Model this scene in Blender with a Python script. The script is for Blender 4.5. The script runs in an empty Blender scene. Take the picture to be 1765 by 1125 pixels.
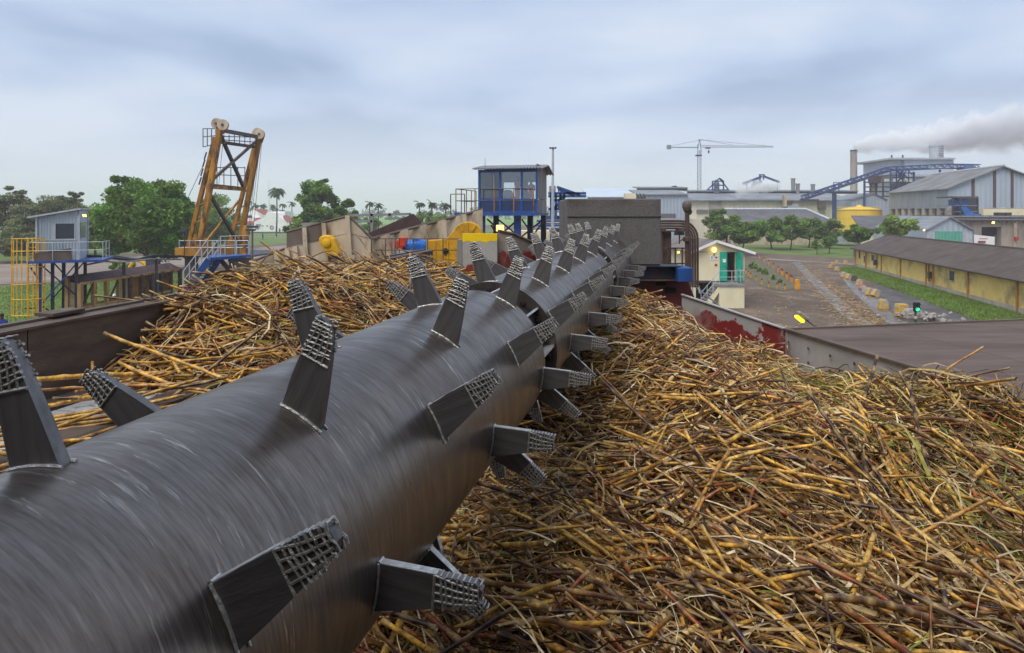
import bpy, math, random
import numpy as np
from mathutils import Vector, Matrix
R_ = math.radians
random.seed(7)
RNG = np.random.default_rng(11)
scene = bpy.context.scene
COL = scene.collection

# ------------------------------------------------------------------ camera
F, HY, CX, CAMZ = 1100.0, 365.0, 882.5, 6.7
cam_d = bpy.data.cameras.new('camera'); cam = bpy.data.objects.new('camera', cam_d); COL.objects.link(cam)
cam.location = (0, 0, CAMZ); cam.rotation_euler = (R_(90), 0, 0)
cam_d.sensor_width = 36; cam_d.lens = F/1765*36
cam_d.shift_y = -(562.5-HY)/1765
cam_d.clip_start = 0.05; cam_d.clip_end = 20000
scene.camera = cam

# ------------------------------------------------------------------ sky and sun
SUN_EL, SUN_AZ = 58, 215         # soft light through cloud from high behind the camera, to the left
world = bpy.data.worlds.new('World'); scene.world = world; world.use_nodes = True
wn = world.node_tree; wn.nodes.clear()
def wnode(t, **k):
    n = wn.nodes.new(t)
    for a, b in k.items(): setattr(n, a, b)
    return n
def build_world():
    L = wn.links.new
    out = wnode('ShaderNodeOutputWorld'); bg = wnode('ShaderNodeBackground'); bg.inputs['Strength'].default_value = 0.1
    sky = wnode('ShaderNodeTexSky', sky_type='NISHITA', sun_disc=False)
    sky.sun_elevation = R_(SUN_EL); sky.sun_rotation = R_(SUN_AZ); sky.air_density = 1.0; sky.dust_density = 2.0
    tc = wnode('ShaderNodeTexCoord'); sep = wnode('ShaderNodeSeparateXYZ'); L(tc.outputs['Generated'], sep.inputs[0])
    zc = wnode('ShaderNodeMath', operation='MAXIMUM'); L(sep.outputs['Z'], zc.inputs[0]); zc.inputs[1].default_value = 0.0
    za = wnode('ShaderNodeMath', operation='ADD'); L(zc.outputs[0], za.inputs[0]); za.inputs[1].default_value = 0.16
    dx = wnode('ShaderNodeMath', operation='DIVIDE'); L(sep.outputs['X'], dx.inputs[0]); L(za.outputs[0], dx.inputs[1])
    dy = wnode('ShaderNodeMath', operation='DIVIDE'); L(sep.outputs['Y'], dy.inputs[0]); L(za.outputs[0], dy.inputs[1])
    cmb = wnode('ShaderNodeCombineXYZ'); L(dx.outputs[0], cmb.inputs[0]); L(dy.outputs[0], cmb.inputs[1])
    mp = wnode('ShaderNodeMapping'); L(cmb.outputs[0], mp.inputs[0]); mp.inputs['Rotation'].default_value = (0, 0, R_(-12)); mp.inputs['Location'].default_value = (3.1, 0.4, 0)
    mp.inputs['Scale'].default_value = (0.9, 1.0, 1)
    n1 = wnode('ShaderNodeTexNoise'); L(mp.outputs[0], n1.inputs['Vector'])
    n1.inputs['Scale'].default_value = 0.85; n1.inputs['Detail'].default_value = 6; n1.inputs['Roughness'].default_value = 0.46; n1.inputs['Distortion'].default_value = 0.3
    n2 = wnode('ShaderNodeTexNoise'); L(mp.outputs[0], n2.inputs['Vector']); n2.inputs['Scale'].default_value = 2.3; n2.inputs['Detail'].default_value = 3
    mx = wnode('ShaderNodeMath', operation='MULTIPLY_ADD'); L(n2.outputs['Fac'], mx.inputs[0]); mx.inputs[1].default_value = 0.2; L(n1.outputs['Fac'], mx.inputs[2])
    ramp = wnode('ShaderNodeValToRGB'); L(mx.outputs[0], ramp.inputs[0])
    e = ramp.color_ramp; e.elements[0].position = 0.45; e.elements[0].color = (2.05, 2.7, 3.85, 1)
    e.elements[1].position = 0.74; e.elements[1].color = (4.0, 4.5, 5.3, 1)
    m = e.elements.new(0.58); m.color = (2.9, 3.6, 4.8, 1)
    # the cloud deck pales towards the horizon
    pw = wnode('ShaderNodeMapRange'); L(zc.outputs[0], pw.inputs[0]); pw.inputs[1].default_value = 0.0; pw.inputs[2].default_value = 0.22
    pw.inputs[3].default_value = 0.9; pw.inputs[4].default_value = 0.0; pw.interpolation_type = 'SMOOTHSTEP'
    hz = wnode('ShaderNodeMixRGB'); L(pw.outputs[0], hz.inputs[0]); L(ramp.outputs[0], hz.inputs[1]); hz.inputs[2].default_value = (4.35, 4.75, 5.4, 1)
    mix = wnode('ShaderNodeMixRGB'); mix.inputs[0].default_value = 0.9; L(sky.outputs[0], mix.inputs[1]); L(hz.outputs[0], mix.inputs[2])
    L(mix.outputs[0], bg.inputs['Color']); L(bg.outputs[0], out.inputs[0])
build_world()
sun_d = bpy.data.lights.new('sun', 'SUN'); sun_d.energy = 1.5; sun_d.angle = R_(35); sun_d.color = (1, 0.95, 0.88)
sun = bpy.data.objects.new('sun', sun_d); COL.objects.link(sun)
_s = Vector((math.sin(R_(SUN_AZ))*math.cos(R_(SUN_EL)), math.cos(R_(SUN_AZ))*math.cos(R_(SUN_EL)), math.sin(R_(SUN_EL))))
sun.rotation_euler = _s.to_track_quat('Z', 'Y').to_euler(); sun.location = (0, 0, 60)
vs = scene.view_settings; vs.view_transform = 'Standard'; vs.look = 'None'; vs.exposure = 0.85; vs.gamma = 1; vs.use_curve_mapping = False
scene.render.engine = 'CYCLES'
cy = scene.cycles
cy.use_denoising = True; cy.max_bounces = 6; cy.diffuse_bounces = 3; cy.glossy_bounces = 3; cy.transmission_bounces = 4; cy.transparent_max_bounces = 12; cy.volume_bounces = 4
cy.caustics_reflective = False; cy.caustics_refractive = False

# ------------------------------------------------------------------ helpers
def at(px, py, Y): return Vector(((px-CX)/F*Y, Y, CAMZ-(py-HY)/F*Y))
def gp(px, py, z=0.0):
    Y = (CAMZ-z)*F/(py-HY); return Vector(((px-CX)/F*Y, Y, z))
OFF = {}
def thing(name, label, cat, loc=(0, 0, 0), group=None, rz=0.0, world=True):
    o = bpy.data.objects.new(name, None); o.empty_display_size = 0.2; COL.objects.link(o)
    o.location = loc; o.rotation_euler = (0, 0, rz); o['label'] = label; o['category'] = cat
    if group: o['group'] = group
    OFF[o] = Vector(loc) if world else Vector((0, 0, 0))
    return o
def tag(o, label=None, cat=None, group=None, kind=None):
    if label: o['label'] = label
    if cat: o['category'] = cat
    if group: o['group'] = group
    if kind: o['kind'] = kind
    return o
class MB:
    def __init__(s): s.v = []; s.f = []; s.mi = None
    def add(s, vs, fs):
        n = len(s.v); s.v += [tuple(v) for v in vs]; s.f += [tuple(i+n for i in f) for f in fs]; return s
    def box(s, c, d, M=None):
        x, y, z = d[0]/2, d[1]/2, d[2]/2; c = Vector(c)
        vs = [Vector((a, b, e)) for a in (-x, x) for b in (-y, y) for e in (-z, z)]
        if M is not None: vs = [M @ v for v in vs]
        return s.add([c+v for v in vs], [(0, 1, 3, 2), (4, 6, 7, 5), (0, 4, 5, 1), (2, 3, 7, 6), (0, 2, 6, 4), (1, 5, 7, 3)])
    def bx(s, a, b):
        return s.box([(a[i]+b[i])/2 for i in range(3)], [abs(a[i]-b[i]) for i in range(3)])
    def bar(s, p, q, w, h=None, up=(0, 0, 1)):
        p, q = Vector(p), Vector(q); h = h or w; d = (q-p)
        if d.length < 1e-6: return s
        d.normalize(); u = Vector(up)
        if abs(d.dot(u)) > 0.98: u = Vector((0, 1, 0))
        a = d.cross(u).normalized(); b = a.cross(d)
        vs = []
        for e in (p, q):
            for i, j in ((-1, -1), (1, -1), (1, 1), (-1, 1)): vs.append(e+a*(i*w/2)+b*(j*h/2))
        return s.add(vs, [(0, 1, 2, 3), (7, 6, 5, 4), (0, 4, 5, 1), (1, 5, 6, 2), (2, 6, 7, 3), (3, 7, 4, 0)])
    def tube(s, pts, r, n=8, caps=True, closed=False):
        pts = [Vector(p) for p in pts]; m = len(pts); rs = r if hasattr(r, '__len__') else [r]*m
        ref = None; rings = []; base = len(s.v)
        for i, p in enumerate(pts):
            d = (pts[min(i+1, m-1)]-pts[max(i-1, 0)])
            if closed: d = pts[(i+1) % m]-pts[i-1]
            d.normalize()
            if ref is None or abs(ref.dot(d)) > 0.95: ref = Vector((0, 0, 1)) if abs(d.z) < 0.9 else Vector((1, 0, 0))
            a = d.cross(ref).normalized(); b = a.cross(d).normalized(); ref = b
            for k in range(n):
                t = 2*math.pi*k/n; s.v.append(tuple(p+a*(math.cos(t)*rs[i])+b*(math.sin(t)*rs[i])))
        for i in range(m if closed else m-1):
            j = (i+1) % m
            for k in range(n):
                k2 = (k+1) % n; s.f.append((base+i*n+k, base+i*n+k2, base+j*n+k2, base+j*n+k))
        if caps and not closed:
            s.f.append(tuple(base+k for k in reversed(range(n)))); s.f.append(tuple(base+(m-1)*n+k for k in range(n)))
        return s
    def lathe(s, prof, c, n=16, axis='z', M=None):
        c = Vector(c); base = len(s.v); m = len(prof)
        for r, h in prof:
            for k in range(n):
                t = 2*math.pi*k/n; v = Vector((r*math.cos(t), r*math.sin(t), h))
                if axis == 'y': v = Vector((v.x, v.z, v.y))
                if axis == 'x': v = Vector((v.z, v.x, v.y))
                if M is not None: v = M @ v
                s.v.append(tuple(c+v))
        for i in range(m-1):
            for k in range(n):
                k2 = (k+1) % n; s.f.append((base+i*n+k, base+i*n+k2, base+(i+1)*n+k2, base+(i+1)*n+k))
        s.f.append(tuple(base+k for k in reversed(range(n)))); s.f.append(tuple(base+(m-1)*n+k for k in range(n)))
        return s
    def prism(s, poly, ext):
        poly = [Vector(p) for p in poly]; e = Vector(ext); n = len(poly)
        fs = [tuple(range(n)), tuple(reversed(range(n, 2*n)))]+[(i, i+n, (i+1) % n+n, (i+1) % n) for i in range(n)]
        return s.add(poly+[p+e for p in poly], fs)
    def mesh(s, name, mat, off=Vector((0, 0, 0)), smooth=False):
        me = bpy.data.meshes.new(name); o = tuple(off)
        me.from_pydata([(v[0]-o[0], v[1]-o[1], v[2]-o[2]) for v in s.v], [], s.f)
        me.materials.append(mat)
        import bmesh
        if len(s.v) < 60000:
            bm = bmesh.new(); bm.from_mesh(me); bmesh.ops.recalc_face_normals(bm, faces=bm.faces); bm.to_mesh(me); bm.free()
        if smooth:
            me.shade_smooth()
            try: me.set_sharp_from_angle(angle=R_(40))
            except Exception: pass
        me.update(); return me
    def build(s, name, mat, parent=None, smooth=False, bevel=0.0):
        if parent is not None: off = OFF[parent]
        else:
            A = np.array(s.v); off = Vector(((A[:, 0].min()+A[:, 0].max())/2, (A[:, 1].min()+A[:, 1].max())/2, A[:, 2].min()))
        o = bpy.data.objects.new(name, s.mesh(name, mat, off, smooth)); COL.objects.link(o); OFF[o] = off
        if parent is not None: o.parent = parent
        else: o.location = off
        if bevel:
            b = o.modifiers.new('bevel', 'BEVEL'); b.width = bevel; b.segments = 1; b.limit_method = 'ANGLE'
        return o
def copy_tree(o, parent=None):
    c = o.copy(); COL.objects.link(c); c.parent = parent; OFF[c] = OFF.get(o, Vector())
    for ch in list(o.children): copy_tree(ch, c)
    return c
def rotz(a): return Matrix.Rotation(a, 3, 'Z')

# ------------------------------------------------------------------ materials
def srgb(r, g, b):
    f = lambda c: (c/255/12.92) if c/255 <= 0.04045 else ((c/255+0.055)/1.055)**2.4
    return (f(r), f(g), f(b), 1)
MATS = {}
def mat(name, c1, c2=None, rough=0.75, metal=0.0, scale=3.0, stretch=(1, 1, 1), lo=0.35, hi=0.7, bump=0.15, bscale=None, c3=None, lo3=0.6, hi3=0.72, scale3=1.2, wave=None, detail=6, rvar=0.12):
    """Two-tone worn surface: c1 with patches of c2, optional stains of c3, fine relief; wave=(axis, period, depth) gives corrugation relief."""
    if name in MATS: return MATS[name]
    m = bpy.data.materials.new(name); m.use_nodes = True; nt = m.node_tree; L = nt.links.new
    b = nt.nodes['Principled BSDF']; N = nt.nodes.new
    tc = N('ShaderNodeTexCoord'); mp = N('ShaderNodeMapping'); mp.inputs['Scale'].default_value = stretch
    L(tc.outputs['Object'], mp.inputs[0])
    n = N('ShaderNodeTexNoise'); n.inputs['Scale'].default_value = scale; n.inputs['Detail'].default_value = detail; n.inputs['Roughness'].default_value = 0.62
    L(mp.outputs[0], n.inputs['Vector'])
    mr = N('ShaderNodeMapRange'); L(n.outputs['Fac'], mr.inputs[0]); mr.inputs[1].default_value = lo; mr.inputs[2].default_value = hi
    c2 = c2 or tuple(x*0.7 for x in c1[:3])+(1,)
    mx = N('ShaderNodeMixRGB'); L(mr.outputs[0], mx.inputs[0]); mx.inputs[1].default_value = c1; mx.inputs[2].default_value = c2
    last = mx
    if c3:
        n3 = N('ShaderNodeTexNoise'); n3.inputs['Scale'].default_value = scale3; n3.inputs['Detail'].default_value = 7; n3.inputs['Roughness'].default_value = 0.65
        mp3 = N('ShaderNodeMapping'); mp3.inputs['Location'].default_value = (7.3, 2.1, 5.5); mp3.inputs['Scale'].default_value = stretch; L(tc.outputs['Object'], mp3.inputs[0]); L(mp3.outputs[0], n3.inputs['Vector'])
        r3 = N('ShaderNodeMapRange'); L(n3.outputs['Fac'], r3.inputs[0]); r3.inputs[1].default_value = lo3; r3.inputs[2].default_value = hi3
        m3 = N('ShaderNodeMixRGB'); L(r3.outputs[0], m3.inputs[0]); L(mx.outputs[0], m3.inputs[1]); m3.inputs[2].default_value = c3; last = m3
    L(last.outputs[0], b.inputs['Base Color'])
    b.inputs['Metallic'].default_value = metal
    rr = N('ShaderNodeMapRange'); L(n.outputs['Fac'], rr.inputs[0]); rr.inputs[1].default_value = 0.3; rr.inputs[2].default_value = 0.7
    rr.inputs[3].default_value = max(0.05, rough-rvar); rr.inputs[4].default_value = min(1, rough+rvar); L(rr.outputs[0], b.inputs['Roughness'])
    h = n.outputs['Fac']; dist = 0.02
    if bscale:
        nb = N('ShaderNodeTexNoise'); nb.inputs['Scale'].default_value = bscale; nb.inputs['Detail'].default_value = 4; L(mp.outputs[0], nb.inputs['Vector']); h = nb.outputs['Fac']
    prev = None
    if wave:
        ax, per, dep = wave
        w = N('ShaderNodeTexWave'); w.wave_type = 'BANDS'; w.bands_direction = ax; w.wave_profile = 'SIN'; w.inputs['Scale'].default_value = 0.314/per
        L(tc.outputs['Object'], w.inputs['Vector']); bw = N('ShaderNodeBump'); bw.inputs['Strength'].default_value = 1; bw.inputs['Distance'].default_value = dep
        L(w.outputs['Fac'], bw.inputs['Height']); prev = bw
    if bump:
        bp = N('ShaderNodeBump'); bp.inputs['Strength'].default_value = bump; bp.inputs['Distance'].default_value = dist; L(h, bp.inputs['Height'])
        if prev: L(prev.outputs[0], bp.inputs['Normal'])
        prev = bp
    if prev: L(prev.outputs[0], b.inputs['Normal'])
    MATS[name] = m; return m
def emis(name, c, s):
    m = bpy.data.materials.new(name); m.use_nodes = True; b = m.node_tree.nodes['Principled BSDF']
    b.inputs['Base Color'].default_value = c; b.inputs['Emission Color'].default_value = c; b.inputs['Emission Strength'].default_value = s; return m
def attr_mat(name, rough=0.6, nscale=30, namp=0.35, trans=0.0, spec=0.4):
    """Colour comes from each piece's own colour attribute, broken up by fine noise."""
    m = bpy.data.materials.new(name); m.use_nodes = True; nt = m.node_tree; L = nt.links.new; N = nt.nodes.new
    b = nt.nodes['Principled BSDF']; a = N('ShaderNodeAttribute'); a.attribute_name = 'Col'
    tc = N('ShaderNodeTexCoord'); n = N('ShaderNodeTexNoise'); n.inputs['Scale'].default_value = nscale; n.inputs['Detail'].default_value = 3; L(tc.outputs['Object'], n.inputs['Vector'])
    mr = N('ShaderNodeMapRange'); L(n.outputs['Fac'], mr.inputs[0]); mr.inputs[1].default_value = 0.3; mr.inputs[2].default_value = 0.7; mr.inputs[3].default_value = 1-namp; mr.inputs[4].default_value = 1+namp
    mm = N('ShaderNodeVectorMath'); mm.operation = 'SCALE'; L(a.outputs['Color'], mm.inputs[0]); L(mr.outputs[0], mm.inputs['Scale'])
    L(mm.outputs[0], b.inputs['Base Color']); b.inputs['Roughness'].default_value = rough; b.inputs['Specular IOR Level'].default_value = spec
    if trans:
        t = N('ShaderNodeBsdfTranslucent'); L(mm.outputs[0], t.inputs[0]); ms = N('ShaderNodeMixShader'); ms.inputs[0].default_value = trans
        L(b.outputs[0], ms.inputs[1]); L(t.outputs[0], ms.inputs[2]); L(ms.outputs[0], nt.nodes['Material Output'].inputs[0])
    return m
def np_mesh(name, verts, faces4, mat, cols=None, smooth=False):
    """Fast mesh from numpy quads (or triangles); cols = one colour per vertex."""
    me = bpy.data.meshes.new(name); nv = len(verts); nf, k = faces4.shape
    me.vertices.add(nv); me.vertices.foreach_set('co', np.ascontiguousarray(verts, np.float32).ravel())
    me.loops.add(nf*k); me.loops.foreach_set('vertex_index', np.ascontiguousarray(faces4, np.int32).ravel())
    me.polygons.add(nf); me.polygons.foreach_set('loop_start', np.arange(nf, dtype=np.int32)*k)
    me.polygons.foreach_set('use_smooth', np.full(nf, smooth))
    if cols is not None:
        at_ = me.color_attributes.new('Col', 'FLOAT_COLOR', 'POINT')
        c4 = np.ones((nv, 4), np.float32); c4[:, :3] = cols; at_.data.foreach_set('color', c4.ravel())
    me.materials.append(mat); me.update(calc_edges=True); me.validate(); return me
def np_obj(name, me, parent=None, loc=(0, 0, 0)):
    o = bpy.data.objects.new(name, me); COL.objects.link(o); o.location = loc; o.parent = parent; OFF[o] = Vector(loc); return o
M_ = dict(
 steel_brown=lambda: mat('brown rusted steel', srgb(104, 88, 75), srgb(74, 61, 52), 0.65, 0.1, 2.2, (1, 1, 4), bump=0.3, bscale=30, c3=srgb(128, 112, 98), scale3=3.0),
 conc=lambda: mat('dark rough concrete', srgb(118, 113, 110), srgb(82, 77, 74), 0.9, 0, 55, bump=0.6, c3=srgb(84, 76, 72), scale3=1.6, lo3=0.5, hi3=0.7, lo=0.3, hi=0.72),
 tan=lambda: mat('tan weathered plate', srgb(206, 190, 164), srgb(166, 148, 124), 0.8, 0, 1.6, (1, 1, 0.35), bump=0.2, bscale=20, c3=srgb(96, 78, 64), scale3=2.2, lo3=0.55),
 tan_dark=lambda: mat('brown stained plate', srgb(112, 98, 88), srgb(84, 70, 62), 0.8, 0, 1.8, (1, 1, 0.4), bump=0.2),
 purple=lambda: mat('purple brown rusted plate', srgb(84, 62, 60), srgb(58, 42, 42), 0.7, 0.1, 2.0, bump=0.3, c3=srgb(120, 104, 98), lo3=0.66, hi3=0.74),
 blue=lambda: mat('blue painted steel', srgb(36, 86, 158), srgb(24, 56, 108), 0.5, 0, 2.5, bump=0.1, c3=srgb(60, 48, 50), lo3=0.62, hi3=0.7),
 dblue=lambda: mat('dark blue steel', srgb(32, 46, 72), srgb(24, 30, 44), 0.5, 0.1, 2.5, bump=0.15, c3=srgb(70, 48, 38), lo3=0.6),
 yellow=lambda: mat('yellow painted steel', srgb(238, 186, 14), srgb(200, 148, 14), 0.5, 0, 1.8, bump=0.1, c3=srgb(112, 74, 26), lo3=0.62, hi3=0.74),
 ochre=lambda: mat('ochre worn paint', srgb(190, 134, 34), srgb(140, 94, 30), 0.6, 0, 2.2, (1, 1, 0.4), bump=0.2, c3=srgb(82, 56, 34), lo3=0.5, hi3=0.62, scale3=2.0),
 rust=lambda: mat('rusty pipe', srgb(98, 80, 70), srgb(70, 52, 44), 0.8, 0.1, 4, bump=0.3, c3=srgb(124, 92, 70), lo3=0.58),
 grey=lambda: mat('grey painted steel', srgb(150, 150, 150), srgb(118, 116, 114), 0.55, 0.1, 2.0, bump=0.12, c3=srgb(104, 86, 76), lo3=0.62),
 lgrey=lambda: mat('pale galvanised steel', srgb(196, 202, 206), srgb(160, 166, 172), 0.5, 0.2, 2.0, bump=0.08),
 dgrey=lambda: mat('dark grey steel', srgb(74, 74, 78), srgb(50, 50, 54), 0.5, 0.2, 3.0, bump=0.12),
 white=lambda: mat('white render wall', srgb(246, 246, 243), srgb(230, 228, 222), 0.85, 0, 0.8, bump=0.05),
 cream=lambda: mat('cream painted wall', srgb(236, 226, 190), srgb(218, 206, 168), 0.85, 0, 1.0, (1, 1, 0.4), bump=0.08, c3=srgb(186, 174, 142), lo3=0.6, hi3=0.75),
 glass=lambda: mat('dark window glass', srgb(60, 68, 78), srgb(44, 50, 58), 0.12, 0, 0.8, bump=0.0),
 black=lambda: mat('black interior', srgb(24, 24, 26), srgb(16, 16, 18), 0.8),
 orange=lambda: mat('orange workwear', srgb(240, 110, 40), srgb(214, 88, 30), 0.8, 0, 6),
 leafbark=lambda: mat('tree bark', srgb(86, 70, 58), srgb(54, 44, 38), 0.9, 0, 6, (1, 1, 0.3), bump=0.6),
 redroof=lambda: mat('red tile roof', srgb(156, 88, 78), srgb(124, 68, 62), 0.8, 0, 2.0, wave=('X', 0.35, 0.05)),
)
def M(k): return M_[k]()
# ================================================================== GROUND
def sheet(name, pts, z, m, label=None, kind='structure', parent=None):
    b = MB(); b.add([(p[0], p[1], z) for p in pts], [tuple(range(len(pts)))])
    o = b.build(name, m, parent); o['kind'] = kind
    if label: o['label'] = label
    return o
m_dirt = mat('yard dirt', srgb(108, 90, 74), srgb(84, 69, 56), 0.9, 0, 0.16, bump=0.5, bscale=3.0, c3=srgb(130, 112, 92), scale3=0.5, lo3=0.52, hi3=0.66, detail=10)
m_grass = mat('grass', srgb(100, 126, 44), srgb(72, 98, 32), 0.9, 0, 0.35, bump=0.8, bscale=5.0, c3=srgb(122, 118, 72), scale3=0.25, lo3=0.47, hi3=0.7, detail=9)
m_field = mat('far field green', srgb(120, 158, 70), srgb(96, 134, 56), 0.95, 0, 0.01, bump=0.0)
m_road = mat('pale dirt road', srgb(152, 138, 126), srgb(124, 108, 96), 0.9, 0, 0.3, (0.3, 1, 1), bump=0.3, bscale=2.0, c3=srgb(92, 78, 68), scale3=0.4, detail=8)
m_mud = mat('wet mud', srgb(80, 70, 60), srgb(58, 50, 42), 0.5, 0, 0.5, bump=0.5, bscale=2.5, c3=srgb(110, 104, 100), scale3=0.8, lo3=0.58, hi3=0.64, detail=9)
m_wet = mat('wet wheel rut', srgb(122, 118, 120), srgb(84, 76, 70), 0.3, 0, 0.6, (1, 0.35, 1), bump=0.3, bscale=2.0, c3=srgb(88, 74, 60), scale3=0.7, lo3=0.5)
def big_ground():
    b = MB(); n = 24
    S = 3300.0
    b.add([(-S, -200, 0), (S, -200, 0), (S, S, 0), (-S, S, 0)], [(0, 1, 2, 3)])
    o = b.build('ground', m_dirt); o['kind'] = 'structure'
big_ground()
sheet('field', [(-3200, 330), (3200, 330), (3200, 3200), (-3200, 3200)], 0.03, m_field)
# left: lawn behind the feeder wall, pale road, far verge
sheet('lawn', [gp(-260, 600)[:2], gp(60, 600)[:2], gp(330, 560)[:2], gp(470, 500)[:2], gp(400, 470)[:2], gp(250, 468)[:2], gp(100, 487)[:2], gp(-260, 508)[:2]], 0.012, m_grass)
sheet('road', [gp(-400, 508)[:2], gp(100, 485)[:2], gp(300, 462)[:2], gp(520, 436)[:2], gp(760, 415)[:2], gp(760, 411)[:2], gp(520, 421)[:2], gp(300, 437)[:2], gp(100, 452)[:2], gp(-400, 470)[:2]], 0.016, m_road)
sheet('lawn', [gp(-400, 462)[:2], gp(100, 446)[:2], gp(300, 432)[:2], gp(520, 418)[:2], gp(760, 408)[:2], gp(900, 395)[:2], gp(700, 389)[:2], gp(430, 392)[:2], gp(-400, 405)[:2]], 0.014, m_grass)
# right: lawn under the trees, verge by the yellow warehouse, mud and ruts
sheet('lawn', [gp(1270, 424)[:2], gp(1300, 436)[:2], gp(1400, 441)[:2], gp(1500, 448)[:2], gp(1560, 425)[:2], gp(1480, 408)[:2], gp(1300, 407)[:2]], 0.012, m_grass)
sheet('verge', [gp(1440, 462)[:2], gp(1470, 475)[:2], gp(1530, 495)[:2], gp(1640, 535)[:2], gp(1790, 592)[:2], gp(1840, 570)[:2], gp(1620, 500)[:2], gp(1475, 459)[:2]], 0.012, m_grass)
sheet('mud_patch', [gp(1500, 484)[:2], gp(1560, 500)[:2], gp(1600, 520)[:2], gp(1700, 560)[:2], gp(1790, 588)[:2], gp(1790, 640)[:2], gp(1640, 600)[:2], gp(1560, 560)[:2], gp(1515, 505)[:2]], 0.02, m_mud)
def ribbon(name, pts, w, z, m):
    P = [gp(x, y) for x, y in pts]; b = MB(); vs = []
    for i, p in enumerate(P):
        d = (P[min(i+1, len(P)-1)]-P[max(i-1, 0)]).normalized(); nrm = Vector((-d.y, d.x, 0))*w*(0.8+0.4*random.random())/2
        vs += [(p.x+nrm.x, p.y+nrm.y, z), (p.x-nrm.x, p.y-nrm.y, z)]
    b.add(vs, [(2*i, 2*i+1, 2*i+3, 2*i+2) for i in range(len(P)-1)]); o = b.build(name, m); o['kind'] = 'structure'; return o
ribbon('wheel_rut', [(1372, 452), (1385, 465), (1400, 480), (1420, 500), (1442, 520), (1462, 540), (1495, 562), (1520, 580)], 1.1, 0.024, m_wet)
ribbon('wheel_rut', [(1452, 470), (1480, 500), (1520, 538), (1545, 556), (1580, 580)], 1.2, 0.024, m_wet)
ribbon('wheel_rut', [(1320, 446), (1380, 450), (1440, 453), (1475, 456)], 2.0, 0.024, m_road)

# loose straw trodden into the yard: stuff
def straw_litter():
    n = 4200; tracks = [((1376, 458), (1500, 575)), ((1390, 455), (1560, 600)), ((1300, 500), (1420, 580))]
    P = np.zeros((n, 2)); k = 0
    while k < n:
        (x0, y0), (x1, y1) = tracks[int(RNG.integers(0, 2.3))]
        u = RNG.random(); x = x0+(x1-x0)*u+RNG.normal(0, 7+14*u); y = y0+(y1-y0)*u+RNG.normal(0, 3)
        if k % 4 == 0: x, y = RNG.uniform(1285, 1560), RNG.uniform(446, 590)
        if y < 440 or (x > 1440+(y-455)*1.9): continue
        g = gp(x, y); P[k] = (g.x, g.y); k += 1
    a = RNG.uniform(0, np.pi, n); L = RNG.uniform(0.08, 0.5, n)/2; w = RNG.uniform(0.012, 0.03, n)
    dx, dy = np.cos(a), np.sin(a); z = RNG.uniform(0.03, 0.05, n)
    V = np.zeros((n, 4, 3))
    for i, (sx, sw) in enumerate(((-1, -1), (1, -1), (1, 1), (-1, 1))):
        V[:, i, 0] = P[:, 0]+dx*L*sx-dy*w*sw; V[:, i, 1] = P[:, 1]+dy*L*sx+dx*w*sw; V[:, i, 2] = z+0.02*sx*RNG.random(n)
    c = np.array([srgb(190, 160, 112)[:3], srgb(150, 118, 72)[:3], srgb(120, 96, 68)[:3]])[RNG.integers(0, 3, n)]
    me = np_mesh('straw_litter', V.reshape(-1, 3), np.arange(n*4).reshape(-1, 4), attr_mat('straw', 0.9), np.repeat(c, 4, 0))
    tag(np_obj('straw_litter', me), 'loose cane straw trodden into the dirt yard', 'straw', kind='stuff')
straw_litter()

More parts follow.
